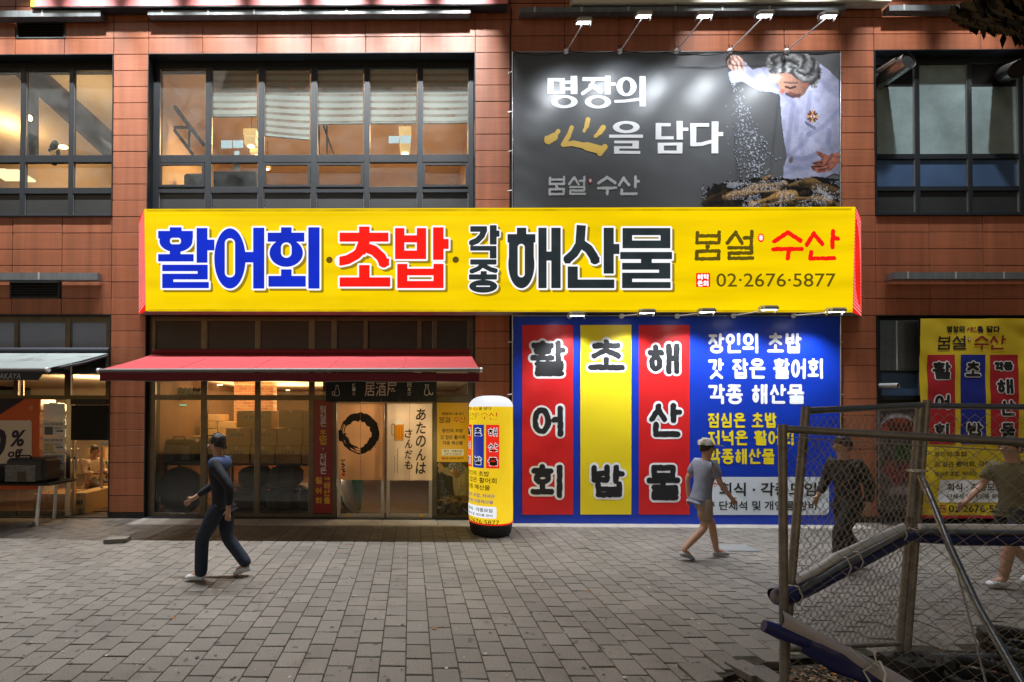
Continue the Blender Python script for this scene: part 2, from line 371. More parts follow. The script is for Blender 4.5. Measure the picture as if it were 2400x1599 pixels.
# ------------------------------------------------------------------ printed pictures: colours per vertex on a fine grid
class Paint:
    def __init__(s, x0, y0, x1, y1, g, bgc):
        s.nx, s.ny = int(round((x1-x0)/g))+1, int(round((y1-y0)/g))+1
        s.X, s.Y = np.meshgrid(np.linspace(x0, x1, s.nx), np.linspace(y0, y1, s.ny)); s.C = np.zeros((s.ny, s.nx, 3))+np.array(bgc); s.C0 = s.C.copy()
    def mix(s, a, col): s.C += (np.array(col)-s.C)*np.clip(a, 0, 1)[..., None]
    def inside(s, pts):
        r = np.zeros(s.X.shape, bool); n = len(pts)
        for i in range(n):
            (xa, ya), (xb, yb) = pts[i], pts[(i+1) % n]
            if ya == yb: continue
            c = ((ya > s.Y) != (yb > s.Y)) & (s.X < (xb-xa)*(s.Y-ya)/(yb-ya)+xa); r ^= c
        return r
    def poly(s, pts, col, a=1.0): s.mix(s.inside(pts)*a, col)
    def blob(s, cx, cy, rx, ry, col, a=1.0, soft=.5, rot=0):
        c, n = math.cos(rot), math.sin(rot); X, Y = s.X-cx, s.Y-cy
        k = np.hypot((X*c+Y*n)/rx, (-X*n+Y*c)/ry); s.mix(np.clip((1-k)/soft, 0, 1)*a, col)
    def stroke(s, pts, r, col, a=1.0):
        d = np.full(s.X.shape, 1e3)
        for (xa, ya), (xb, yb) in zip(pts, pts[1:]):
            dx, dy = xb-xa, yb-ya; t = np.clip(((s.X-xa)*dx+(s.Y-ya)*dy)/(dx*dx+dy*dy+1e-9), 0, 1); d = np.minimum(d, np.hypot(s.X-xa-t*dx, s.Y-ya-t*dy))
        s.mix(np.clip((r-d)/max(r*.4, .5)+.5, 0, 1)*a, col)
    def build(s, name, mp, m, parent, mask=False, **kw):
        b = MB(); b.mats.append(m); nx, ny = s.nx, s.ny
        b.v = [tuple(mp(s.X[j, i], s.Y[j, i])) for j in range(ny) for i in range(nx)]
        ch = (np.abs(s.C-s.C0).max(-1) > .004) if mask else np.ones((ny, nx), bool)
        b.f = [(j*nx+i, j*nx+i+1, j*nx+nx+i+1, j*nx+nx+i) for j in range(ny-1) for i in range(nx-1) if ch[j, i] or ch[j, i+1] or ch[j+1, i] or ch[j+1, i+1]]; b.m = [0]*len(b.f); b.sm = [False]*len(b.f)
        o = b.build(name, parent, **kw)
        c = np.clip(s.C, 0, 1).reshape(-1, 3); c = np.where(c <= .04045, c/12.92, ((c+.055)/1.055)**2.4)
        at = o.data.color_attributes.new('ink', 'FLOAT_COLOR', 'POINT'); at.data.foreach_set('color', np.concatenate([c, np.ones((len(c), 1))], 1).astype(np.float32).ravel())
        return o
# ------------------------------------------------------------------ surfaces
mat('terracotta', (.315, .104, .049), .46, streak=.26, var=.10, vs=3, bump=.25, bs=30, stretch=(.4, 1, 9), tone=.10, spec=.45)
mat('joint', (.012, .009, .008), .9)
mat('frame_metal', (.013, .017, .022), .5, metal=.2, var=.15, vs=5)
mat('frame_edge', (.30, .31, .30), .4, metal=.5)
mat('dark_panel', (.020, .021, .022), .5, var=.2, vs=2)
mat('soffit', (.02, .022, .024), .7)
mat('ledge_metal', (.17, .19, .20), .45, metal=.3, var=.25, vs=9, stretch=(1, 1, .3))
mat('steel', (.48, .46, .42), .32, metal=.85, var=.12, vs=20)
mat('duct', (.55, .55, .55), .28, metal=.95, var=.15, vs=14)
mat('white_paint', (.72, .73, .74), .45)
mat('bracket', (.6, .62, .62), .4, metal=.5)
mat('black', (.008, .008, .009), .65, spec=.25)
mat('black_soft', (.010, .010, .011), .9, bump=.3, bs=40)
mat('rubber', (.018, .018, .018), .62, var=.25, vs=12)
mat('frost', (.20, .23, .31), .55, var=.12, vs=1.2)
mat('frost_pale', (.42, .48, .47), .5, var=.12, vs=2)
mat('frost_blue', (.05, .09, .18), .35, var=.2, vs=2)
glass('glass', dust=.035)
glass('dusty_glass', dust=.06, gloss=.05, streak=(1, 1, .3), ds=330)
glass('shop_glass', tint=(.86, .86, .84), dust=.02, gloss=.06)
mat('warm_wall', (.74, .60, .44), .8, var=.08, vs=2)
mat('warm_ceiling', (.82, .72, .58), .8, var=.05, vs=1.5)
mat('room_floor', (.14, .10, .07), .4, var=.2, vs=5)
mat('room_dark', (.05, .045, .04), .8)
mat('cool_wall', (.55, .60, .58), .8, var=.08, vs=2)
mat('iron', (.02, .022, .026), .6)
mat('wood', (.30, .16, .07), .45, var=.25, vs=14, stretch=(1, 1, .15))
mat('shop_wall', (.16, .09, .05), .8, var=.15, vs=3)
mat('carton', (.32, .19, .085), .75, var=.12, vs=5, bump=.1, bs=50)
mat('carton_light', (.58, .42, .22), .75, var=.10, vs=5)
mat('tape', (.45, .31, .16), .3)
mat('paper', (.72, .72, .70), .7, var=.05, vs=9)
mat('blue_paper', (.42, .52, .58), .7)
mat('print_black', (.012, .012, .014), .5)
mat('print_grey', (.10, .10, .11), .6)
emat('lamp_warm', (1, .78, .42), 1.6)
emat('lamp_hot', (1, .74, .36), 9)
emat('lamp_led', (.93, .97, 1), 14)
emat('fairy', (1, .6, .2), 6)
emat('exit_green', (.1, .9, .55), .9)
def _bricks():
    m = mat('brick', (.4, .14, .06), .8); t = m.node_tree; N, L = t.nodes, t.links; b = N['Principled BSDF']
    br = N.new('ShaderNodeTexBrick'); tc = N.new('ShaderNodeTexCoord'); mp = N.new('ShaderNodeMapping'); mp.inputs['Rotation'].default_value = (R(90), 0, 0)
    L.new(tc.outputs['Object'], mp.inputs[0]); L.new(mp.outputs[0], br.inputs['Vector'])
    br.inputs['Color1'].default_value = (.36, .13, .055, 1); br.inputs['Color2'].default_value = (.5, .24, .11, 1); br.inputs['Mortar'].default_value = (.4, .33, .25, 1)
    br.inputs['Scale'].default_value = 1; br.inputs['Brick Width'].default_value = .21; br.inputs['Row Height'].default_value = .07; br.inputs['Mortar Size'].default_value = .008
    L.new(br.outputs['Color'], b.inputs['Base Color'])
_bricks()
# ------------------------------------------------------------------ the building
ZB = [ZAT(y, 0, 300) for y in (127.5, 507, 737, 1201)]
ROW = (ZB[0]-ZB[3])/28.0
def zr(k): return ZB[3]+k*ROW              # k = 0 at the plinth, 28 at the upper window heads, 18 at the window sills, 12 at the shop heads
ZTOP = zr(42); ZS, ZWT, ZSH = zr(18), zr(28), zr(12)
XP = [XAT(261), XAT(343), XAT(1113), XAT(1195), XAT(1972), XAT(2053)]
XL, XR = XAT(-560), XAT(3000)
bld = thing('commercial_building', 'brown terracotta panel clad building with shops below and lit office windows above', 'building', (XAT(700), .3, 0))
wal = MB()
T_ = .04
def wallbox(x0, x1, z0, z1): wal.box(x0, x1, T_, .5, z0, z1, 'joint')
cuts = [XL]+XP+[XR]
for i in range(0, 7):
    x0, x1 = cuts[i], cuts[i+1]
    if i % 2 == 1: wallbox(x0, x1, 0, ZTOP)
    else:
        wallbox(x0, x1, ZWT, ZTOP)
        if i != 4: wallbox(x0, x1, ZSH, ZS)
        else: wallbox(x0, x1, 0, ZWT)
wal.box(XL, XR, .5, 7.0, ZTOP-.1, ZTOP, 'joint')
wal.box(XL, XR, 7.0, 7.1, -.1, ZTOP, 'joint')
wal.box(XL-.1, XL, .04, 7.1, -.1, ZTOP, 'joint'); wal.box(XR, XR+.1, .04, 7.1, -.1, ZTOP, 'joint')
wal.build('wall', bld)
cl = MB(); tones = []
def panel(x0, x1, z0, z1):
    n = len(cl.f); cl.box(x0+.005, x1-.005, random.uniform(-.002, .002), .039, z0+.005, z1-.005, 'terracotta', .0035)
    t = random.gauss(.5, .13); tones.extend([min(max(t, .1), .9)]*(len(cl.f)-n))
mods = {0: (0.0, 117/770*6), }
def bay_cols(i):
    x0, x1 = cuts[i], cuts[i+1]
    if i == 0:
        s = XAT(261)-XAT(144.5); o = [x1-s*k for k in range(0, int((x1-x0)/s)+1)]+[x0]; return sorted(set(o))
    if i == 6:
        s = XAT(2179)-XAT(2053); o = [x0+s*k for k in range(0, int((x1-x0)/s)+1)]+[x1]; return sorted(set(o))
    return [x0+(x1-x0)*k/6 for k in range(7)]
for i in range(7):
    x0, x1 = cuts[i], cuts[i+1]
    if i % 2 == 1:
        for k in range(0, 42): panel(x0, x1, zr(k), zr(k+1))
        cl.box(x0, x1, -.015, .039, -.05, zr(0)-.006, 'joint'); tones.extend([.5]*6)
    else:
        c = bay_cols(i)
        rows = list(range(28, 42))+(list(range(12, 18)) if i != 4 else [])
        for k in rows:
            for a, b in zip(c, c[1:]):
                if i == 0 and k == 29 and XAT(32) < (a+b)/2 < XAT(147): continue   # the louvre openings
                if i == 0 and k == 13 and XAT(24) < (a+b)/2 < XAT(147): continue
                panel(a, b, zr(k), zr(k+1))
cl.build('cladding', bld, tone=tones)
# plain dark infill behind the two fabric banners
inf = MB()
for y0, y1 in ((124, 500), (742, 1218)):
    x0, x1, z0, z1 = rect(1195, y0, 1972, y1, 0); inf.box(x0+.01, x1-.01, -.004, .03, z0, z1, 'dark_panel')
inf.build('infill_panel', bld)
for nm, (x0, x1, k) in {'a': (XAT(32), XAT(147), 29), 'b': (XAT(24), XAT(141), 13)}.items():
    v = MB(); z0, z1 = zr(k), zr(k+1)
    v.box(x0, x0+.03, -.01, .035, z0, z1, 'soffit'); v.box(x1-.03, x1, -.01, .035, z0, z1, 'soffit')
    v.box(x0, x1, -.008, .033, z0, z0+.025, 'soffit'); v.box(x0, x1, -.008, .033, z1-.025, z1, 'soffit')
    for q in range(5):
        zc = z0+.05+q*(z1-z0-.08)/4.6
        v.obox(((x0+x1)/2, .014, zc), ((x1-x0)/2-.03, 0, 0), (0, .018, .014), (0, -.003, .004), 'soffit')
    v.build('vent_grille', bld)
# light metal ledges above the windows and above the shops
def ledge(px0, px1, yf, dep, hz, z, bright=False):
    m = MB(); x0, x1 = XAT(px0), XAT(px1); ZZ = z
    m.box(x0, x1, -dep, -.012, ZZ, ZZ+.012, 'ledge_metal'); m.box(x0, x1, -dep, -dep+.012, ZZ+.012, ZZ+hz, 'ledge_metal')
    m.box(x0, x0+.012, -dep+.012, -.012, ZZ+.012, ZZ+hz, 'ledge_metal'); m.box(x1-.012, x1, -dep+.012, -.012, ZZ+.012, ZZ+hz, 'ledge_metal')
    m.box(x0+.012, x1-.012, -dep+.016, -.014, ZZ+.014, ZZ+.02, 'soffit')
    k = int((x1-x0)/.85)
    for i in range(k): xx = x0+.25+i*.85; m.box(xx, xx+.03, -dep-.004, -dep+.0, ZZ+.004, ZZ+hz+.01, 'bracket')
    m.build('ledge', bld)
zl = P(800, 33, -.13).z
ledge(-560, 240, 0, .13, .115, P(120, 39, -.13).z); ledge(350, 1099, 0, .13, .085, zl); ledge(1215, 1970, 0, .13, .085, P(1600, 26, -.13).z); ledge(2072, 3000, 0, .13, .10, P(2250, 24, -.13).z)
ledge(-560, 240, 0, .13, .13, P(120, 656, -.13).z); ledge(2075, 3000, 0, .13, .12, P(2250, 654, -.13).z)
# windows: name, vertical bars, horizontal bars (photo pixels at the frame plane), panes
def window(name, vb, hb, Yf, dep, panes, fm='frame_metal', part='window', edge=True, pane_names=None):
    b = MB(); ya, yb = hb[0][0], hb[-1][1]; xa, xb = vb[0][0], vb[-1][1]
    Z0, Z1 = ZAT(yb, Yf, (xa+xb)/2), ZAT(ya, Yf, (xa+xb)/2); X0, X1 = XAT(xa, Yf), XAT(xb, Yf)
    for a, c in vb:
        q0, q1 = XAT(a, Yf), XAT(c, Yf); b.box(q0, q1, Yf-.012, Yf+dep, Z0, Z1, fm, .004)
        if edge: b.box(q0-.006, q0, Yf+.0, Yf+.03, Z0+.01, Z1-.01, 'frame_edge'); b.box(q1, q1+.006, Yf+.0, Yf+.03, Z0+.01, Z1-.01, 'frame_edge')
    for a, c in hb:
        h0, h1 = ZAT(c, Yf, (xa+xb)/2), ZAT(a, Yf, (xa+xb)/2); b.box(X0+.002, X1-.002, Yf-.006, Yf+dep-.006, h0, h1, fm, .004)
    o = b.build(part, bld)
    for m in sorted(set(p[4] for p in panes)):
        g = MB()
        for p in panes:
            if p[4] == m:
                x0, x1, z0, z1 = rect(*p[:4], Yf); g.face([(x0-.01, Yf+.022, z0-.01), (x1+.01, Yf+.022, z0-.01), (x1+.01, Yf+.022, z1+.01), (x0-.01, Yf+.022, z1+.01)], m)
        g.build('pane', o)
    return o
YW = .17
def jambs(i, z0, z1, dep, name='reveal'):
    b = MB(); x0, x1 = cuts[i], cuts[i+1]
    b.box(x0-.003, x0+.012, -.012, dep, z0, z1, 'frame_metal'); b.box(x1-.012, x1+.003, -.012, dep, z0, z1, 'frame_metal')
    b.box(x0+.012, x1-.012, -.014, dep, z1-.012, z1+.004, 'frame_metal'); b.box(x0+.012, x1-.012, -.03, dep, z0-.004, z0+.02, 'frame_metal')
    return b.build(name, bld)
for i in (0, 2, 6): jambs(i, ZS+.0, ZWT, .3)
# middle upper window
vm = [(355, 371), (479, 493), (603, 617), (727, 741), (852, 865), (977, 990), (1097, 1110)]
hm = [(118, 160), (363, 381), (438, 452), (500, 512)]
pn = []
for (a, b), (c, d) in zip(vm, vm[1:]):
    pn += [(b, 160, c, 363, 'dusty_glass'), (b, 381, c, 438, 'dusty_glass'), (b, 452, c, 500, 'dark_panel')]
window('mid', vm, hm, YW, .06, pn)
# inner sashes on alternate lower panes
for j in (0, 2, 3, 5):
    sash = MB(); a, b = vm[j][1], vm[j+1][0]; Yq = YW-.016
    for q in ((a, 382, b, 387), (a, 433, b, 438), (a, 387, a+6, 433), (b-6, 387, b, 433)):
        x0, x1, z0, z1 = rect(*q, Yq); sash.box(x0, x1, Yq, Yq+.03, z0, z1, 'frame_metal')
    sash.build('window_sash', bld)
# left upper window
vl = [(-560, -540), (-300, -286), (-184, -170), (-68, -54), (44, 56), (158, 169), (259, 268)]
hl = [(118, 167), (365, 382), (441, 455), (503, 512)]
pn = []
for (a, b), (c, d) in zip(vl, vl[1:]): pn += [(b, 167, c, 365, 'dusty_glass'), (b, 382, c, 441, 'dusty_glass'), (b, 455, c, 503, 'dark_panel')]
window('left', vl, hl, YW, .06, pn)
# right upper window: frosted lower parts, duct panels above
vr = [(2049, 2057), (2147, 2158), (2271, 2281), (2391, 2402), (2515, 2527), (2640, 2652), (2990, 3000)]
hr = [(112, 149), (360, 372), (436, 447), (497, 506)]
pn = []
for j, ((a, b), (c, d)) in enumerate(zip(vr, vr[1:])):
    top = 203 if j in (0, 2, 4) else 149
    if top > 149: pn.append((b, 149, c, 200, 'black'))
    pn += [(b, top, c, 360, 'frost_glass'), (b, 372, c, 436, 'frost_blue'), (b, 447, c, 497, 'dark_panel')]
glass('frost_glass', tint=(.62, .70, .70), base=.45, dust=.12, gloss=.05, dcol=(.36, .48, .50), ds=200)
window('right', vr, hr, YW, .06, pn)
# shop fronts, lower left / middle / right
YS = .10
mat('bronze', (.10, .085, .065), .38, metal=.55, var=.2, vs=6)
for i in (0, 2, 6): jambs(i, 0, ZSH, .3)
vs_ = [(340, 366), (474, 487), (600, 611), (726, 738), (779, 790)]
hs_ = [(737, 753), (825, 836), (926, 938), (1203, 1219)]
pn = []
for (a, b), (c, d) in zip(vs_, vs_[1:]):
    pn += [(b, 753, c, 825, 'dark_panel'), (b, 836, c, 926, 'shop_glass')]
    if c < 760: pn.append((b, 938, c, 1203, 'shop_glass'))
window('shop', vs_, hs_, YS, .07, pn, 'bronze', 'shopfront')
# right part of the same front: door posts and poster light
v2 = [(1014, 1023), (1097, 1114)]
window('shop2', v2, [(737, 753), (825, 836), (926, 944), (1207, 1219)], YS, .07, [(1023, 753, 1097, 825, 'dark_panel'), (1023, 836, 1097, 926, 'shop_glass'), (1023, 944, 1097, 1207, 'dark_panel')], 'bronze', 'shopfront')
tr = MB()      # head over the doors
for y0, y1, m in ((737, 753, 'bronze'), (825, 836, 'bronze'), (936, 944, 'steel')):
    x0, x1, z0, z1 = rect(790, y0, 1014, y1, YS); tr.box(x0, x1, YS-.009, YS+.06, z0, z1, m)
for a, b in ((790, 852), (862, 978), (988, 1014)):
    x0, x1, z0, z1 = rect(a, 753, b, 825, YS); tr.box(x0, x1, YS+.045, YS+.05, z0, z1, 'dark_panel')
for a, b in ((852, 862), (978, 988)):
    x0, x1, z0, z1 = rect(a, 753, b, 825, YS); tr.box(x0, x1, YS-.012, YS+.05, z0, z1, 'bronze')
x0, x1, z0, z1 = rect(790, 836, 1014, 936, YS); tr.box(x0, x1, YS+.045, YS+.05, z0, z1, 'room_dark')
tr.build('door_head', bld)
def door(px0, px1):
    b = MB(); y0, y1 = 944, 1217; Y = YS
    def bar(a, t, c, e, dy=0): q = rect(a, t, c, e, Y); b.box(q[0], q[1], Y-.02+dy, Y+.03, q[2], q[3], 'steel', .004)
    bar(px0+1, y0, px0+9, y1); bar(px1-9, y0, px1-1, y1); bar(px0+9, y0, px1-9, y0+7, .004); bar(px0+9, 1204, px1-9, y1, .004)
    o = b.build('door', bld)
    g = MB(); q = rect(px0+8, y0+6, px1-8, 1205, Y); g.face([(q[0], Y+.004, q[2]), (q[1], Y+.004, q[2]), (q[1], Y+.004, q[3]), (q[0], Y+.004, q[3])], 'shop_glass'); g.build('pane', o)
    return o
d1 = door(790, 902); d2 = door(905, 1014)
hd = MB()
for y in (1060, 1103): q = P(894, y, YS-.03); hd.ball((q.x, q.y-.01, q.z), .02, .03, .03, 'black')
hd.build('handle', d1)
st = MB()
for px in (816, 988):
    q = rect(px-4, 1206, px+4, 1212, YS-.024); st.box(q[0], q[1], YS-.026, YS-.022, q[2], q[3], 'sticker')
mat('sticker', (.7, .35, .02), .6); st.build('door_sticker', d2)
# left shop
vq = [(-560, -548), (-300, -288), (-186, -174), (-70, -58), (36, 45), (155, 168), (251, 260)]
hq = [(734, 755), (826, 838), (926, 936), (1203, 1219)]
pn = []
for j, ((a, b), (c, d)) in enumerate(zip(vq, vq[1:])):
    pn += [(b, 755, c, 826, 'frost'), (b, 838, c, 878, 'dark_panel'), (b, 878, c, 926, 'shop_glass')]
    if j < 5: pn += [(b, 936, c, 1203, 'shop_glass')]
ow = window('lshop', vq, [hq[0], hq[1], hq[2]], YS, .07, pn, 'bronze', 'shopfront')
lb = MB()
for a, c in zip([q[1] for q in vq[:5]], [q[0] for q in vq[1:6]]):
    q = rect(a, 1198, c, 1219, YS); lb.box(q[0], q[1], YS-.005, YS+.06, q[2], q[3], 'bronze')
q = rect(168, 936, 251, 949, YS); lb.box(q[0], q[1], YS-.03, YS+.09, q[2], q[3], 'frame_metal')
q = rect(156, 936, 167, 1219, YS); lb.box(q[0], q[1], YS-.02, YS-.0125, q[2], q[3], 'steel')
lb.build('shopfront_sill', bld)
# right shop bay: meshed window, dark glass below
vx = [(2053, 2062), (2153, 2162), (2275, 2285), (2395, 2405), (2990, 3000)]
hx = [(737, 750), (868, 874), (928, 940), (1203, 1219)]
pn = []
for (a, b), (c, d) in zip(vx, vx[1:]): pn += [(b, 750, c, 868, 'frost_blue'), (b, 874, c, 928, 'frost_blue'), (b, 940, c, 1203, 'dark_panel')]
window('rshop', vx, hx, YS, .07, pn, 'frame_metal', 'shopfront')
gm = MB(); q = rect(2063, 752, 2153, 868, YS-.02)
for k in range(34): x = q[0]+(q[1]-q[0])*k/33; gm.box(x-.0025, x+.0025, YS-.022, YS-.017, q[2], q[3], 'duct')
for k in range(42): z = q[2]+(q[3]-q[2])*k/41; gm.box(q[0], q[1], YS-.026, YS-.0225, z-.0025, z+.0025, 'duct')
gm.box(q[0]+.40*(q[1]-q[0]), q[0]+.43*(q[1]-q[0]), YS-.034, YS-.027, q[2], q[3], 'bracket')
gm.build('window_mesh', bld)
# rooms behind the glass
def room(name, x0, x1, y0, y1, z0, z1, wallm, ceilm, floorm, backm=None):
    b = MB()
    b.box(x0-.05, x0, y0, y1, z0, z1, wallm); b.box(x1, x1+.05, y0, y1, z0, z1, wallm)
    b.box(x0-.05, x1+.05, y1, y1+.05, z0, z1, backm or wallm)
    b.box(x0-.05, x1+.05, y0, y1+.05, z1, z1+.05, ceilm); b.box(x0-.05, x1+.05, y0, y1+.05, z0-.05, z0, floorm)
    return b.build(name, bld)
ZUF = ZS-.35
room('office_interior', XP[1]-.2, XP[2]+.2, .5, 4.6, ZUF, ZAT(158, YW)+.42, 'warm_wall', 'warm_ceiling', 'room_floor')
room('office_interior', XL, XP[0]+.15, .5, 4.2, ZUF, ZAT(158, YW, 200)+.5, 'warm_wall', 'warm_ceiling', 'room_floor')
room('office_interior', XP[5]-.1, XR, .5, 1.6, ZUF, ZAT(150, YW, 2200)+.2, 'cool_wall', 'cool_wall', 'room_floor')
room('shop_interior', XP[1]-.2, XP[2]+.2, .5, 6.0, .02, 2.72, 'shop_wall', 'warm_ceiling', 'room_floor', 'shop_wall')
room('shop_interior', XL, XP[0]+.15, .5, 6.0, .02, 2.75, 'warm_wall', 'warm_ceiling', 'room_floor')
room('shop_interior', XP[5]-.1, XR, .5, 2.0, .02, 2.7, 'room_dark', 'room_dark', 'room_dark')
pt_ = MB(); xq = XAT(768, .5, 1100); pt_.box(xq-.04, xq+.04, YS+.08, 4.2, .02, 2.72, 'shop_wall'); pt_.build('light_block_wall', bld)  # unseen wall added to keep the door light off the cartons
bw = MB()
q = P(392, 1000, 1.9); bw.box(q.x-.3, q.x+.32, 1.9, 2.1, .02, 2.72, 'brick')
q0, q1 = P(548, 960, 2.6).x, P(640, 960, 2.6).x; bw.box(q0, q1, 2.6, 2.9, .02, 2.72, 'brick')
bw.build('brick_pier', bld)
mat('beam_dark', (.10, .075, .055), .8)
bm_ = MB()      # stair stringers and diagonal beams seen against the office ceiling
def bar3(a, b, r, m='iron'): bm_.tube([P(*a), P(*b)], r, m, 4)
bar3((409, 250, 1.1), (478, 340, 1.1), .045); bar3((409, 305, 1.1), (452, 362, 1.1), .035); bar3((408, 299, 1.1), (445, 299, 1.1), .035); bar3((444, 300, 1.1), (444, 345, 1.1), .03)
bar3((748, 294, 1.8), (748, 364, 1.8), .02); bar3((766, 294, 1.8), (766, 364, 1.8), .02); bar3((758, 294, 1.8), (782, 364, 1.8), .02)
bm_.build('stair_frame', bld)
db = MB(); a, b = P(76, 176, .75), P(262, 345, .75)
db.tube([a-(b-a)*.2, b+(b-a)*.4], .24, 'beam_dark', 4); db.tube([P(78, 190, 1.2), P(78, 366, 1.2)], .12, 'iron', 4)
db.build('ceiling_beam', bld)
cbm = MB()      # loose cables on the pier beside the banners and along the banner top
cbm.tube([P(1197, y, -.02)+Vector((.01*math.sin(y*.05), -.012, 0)) for y in range(20, 1215, 24)], .008, 'black', 5)
cbm.build('cable', bld)
cbm = MB()
pts = []
for x0, x1 in zip((1200, 1330, 1457, 1588, 1714), (1330, 1457, 1588, 1714, 1846)):
    for k in range(8): t_ = k/8; pts.append(P(x0+(x1-x0)*t_, 120+10*math.sin(t_*math.pi)*(1.0 if x0 in (1200, 1588) else .45), -.15))
cbm.tube(pts, .006, 'black', 5); cbm.build('cable', bld)
cbm = MB(); pts = []
for x0, x1 in zip((340, 640, 900), (640, 900, 1150)):
    for k in range(8): t_ = k/8; pts.append(P(x0+(x1-x0)*t_, 735+5*math.sin(t_*math.pi), .0))
cbm.tube(pts, .007, 'black', 5); cbm.build('cable', bld)
# ------------------------------------------------------------------ ground
mat('soil', (.05, .038, .026), .95, var=.4, vs=14, bump=.6, bs=60)
mat('paver', (.152, .134, .113), .60, var=.16, vs=1.1, tone=.13, grain=.38, gs=95, bump=.5, bs=110, dirt=((.108, .092, .076), 2.2, .58), spots=((.07, .062, .055), 9.0, .665))
mat('granite', (.34, .31, .27), .7, var=.15, vs=8, grain=.2, gs=200)
g = MB(); g.box(-14, 22, -14, 7.2, -.5, -.055, 'soil'); g.build('ground', kind='structure')
def edge_y(x):      # where the paving has been taken up, beside the fence
    a, b, c = G(1690, 1599), G(1830, 1552), G(2400, 1532)
    if x < a.x: return -99
    if x < b.x: return a.y+(b.y-a.y)*(x-a.x)/(b.x-a.x)
    return b.y+(c.y-b.y)*(x-b.x)/(c.x-b.x)
pv = MB(); tn = []; BW, BL = .2006, .217
XJ = G(1043, 1400).x
ncol = int(26/BW)
for i in range(ncol):
    x0 = XJ+(i-60)*BW
    if x0 > 13 or x0 < -11: continue
    off = (i % 2)*BL*.5+random.gauss(0, .008)+.03*math.sin(i*.7)
    y = -11.0+off
    while y < 5.5:
        if y < edge_y(x0+BW/2)-.02 or (y > -.47 and XP[1] < x0 and x0+BW < XAT(1985)): y += BL; continue
        if y > .0 and not (x0 < XP[0]): 
            y += BL; continue
        near = y < -2.0; n = len(pv.f); j = .0035; jy = .0068
        dz = random.gauss(0, .0008); sx, sy = random.gauss(0, .0012), random.gauss(0, .0009)
        if y < edge_y(x0)+.42 and x0 > G(1560, 1599).x: dz += random.gauss(-.002, .0025); sx *= 1.6; sy *= 1.8
        X0, X1, Y0, Y1 = x0+j, x0+BW-j, y+jy, y+BL-jy
        xm, ym = (X0+X1)/2, (Y0+Y1)/2; zz = lambda a, b: dz+sx*(a-xm)/.1+sy*(b-ym)/.1
        c = .004
        top = [(a, b, zz(a, b)) for a, b in ((X0+c, Y0+c), (X1-c, Y0+c), (X1-c, Y1-c), (X0+c, Y1-c))]
        mid = [(a, b, zz(a, b)-.004) for a, b in ((X0, Y0), (X1, Y0), (X1, Y1), (X0, Y1))]
        bot = [(a, b, -.06) for a, b, _ in mid]
        pv.face(top, 'paver')
        for k in range(4):
            k2 = (k+1) % 4
            pv.face([mid[k], mid[k2], top[k2], top[k]], 'paver'); pv.face([bot[k], bot[k2], mid[k2], mid[k]], 'paver')
        tn += [min(max(random.gauss(.5, .16), .05), .95)]*(len(pv.f)-n)
        y += BL
pv.build('pavement', kind='structure', tone=tn)
jt = MB(); jt.box(-11, 13, -11, 5.5, -.05, -.009, 'joint_soil'); mat('joint_soil', (.035, .03, .02), .95, var=.4, vs=20)
# joint bed only below the paving, not in the dug-up strip
jt = MB(); a, b, c = G(1690, 1599), G(1830, 1552), G(2400, 1532)
top = [(-11, -11), (a.x-.1, -11), (a.x-.05, a.y+.02), (b.x, b.y+.06), (c.x, c.y+.06), (13, c.y+.1), (13, 5.5), (-11, 5.5)]
jt.face([(x, y, -.010) for x, y in top], 'joint_soil'); jt.build('joint_sand', kind='structure')
sl = MB()
x = XP[1]-.02
while x < XAT(1985):
    x2 = min(x+random.uniform(.9, 1.2), XAT(1985)); sl.box(x+.003, x2-.003, -.47, .35, -.04, .008, 'granite', .006); x = x2
sl.build('threshold_slab', kind='structure')
# ------------------------------------------------------------------ main yellow light box sign
emat('sign_yellow', (1.0, .69, .0), 1.03, var=.24, vs=1.0, stretch=(.35, 1, 3.0))  # uneven glow of the tubes put into the emission as stretched noise
emat('sign_yellow_dim', (.78, .50, .0), .75)
emat('sign_red_side', (1.0, .02, .008), .95, var=.3, vs=2)
emat('sign_white', (.95, .95, 1.0), 1.05)
emat('sign_blue', (.004, .028, .62), 1.0, var=.2, vs=2)
emat('sign_red', (1.0, .012, .006), 1.0, var=.12, vs=2)
emat('sign_grey', (.030, .042, .048), .9, var=.35, vs=3)
emat('sign_shadow', (.40, .27, .01), .8)
emat('sign_brown', (.16, .11, .008), .8, var=.2, vs=4)
mat('sign_body', (.42, .40, .38), .5)
YB, YT = -.33, -.45
zb, zt = P(1170, 731, YB).z, P(1170, 488, YT).z
SN = Vector((0, 1, -(YT-YB)/(zt-zb))).normalized(); S0 = Vector((0, YB, zb))
def sp(off=0.0):
    def f(px, py):
        d = ray(px, py); p0 = S0-SN*off
        return EYE+d*((p0-EYE).dot(SN)/d.dot(SN))
    return f
sign = thing('shop_sign', 'long yellow lit shop sign with blue, red and grey lettering over the red awning', 'sign', (XAT(1170), -.2, zb))
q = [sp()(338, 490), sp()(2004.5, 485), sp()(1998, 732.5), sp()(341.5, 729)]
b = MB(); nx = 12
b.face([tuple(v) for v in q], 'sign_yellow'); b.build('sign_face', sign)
bk = [Vector((v.x+dx, -.03, v.z)) for v, dx in zip(q, (-.35, .515, .45, -.305))]
b = MB()
for i, m in ((0, 'sign_body'), (2, 'sign_body')): j = (i+1) % 4; b.face([q[i], bk[i], bk[j], q[j]], m)
b.face(bk[::-1], 'sign_body'); b.build('sign_body', sign)
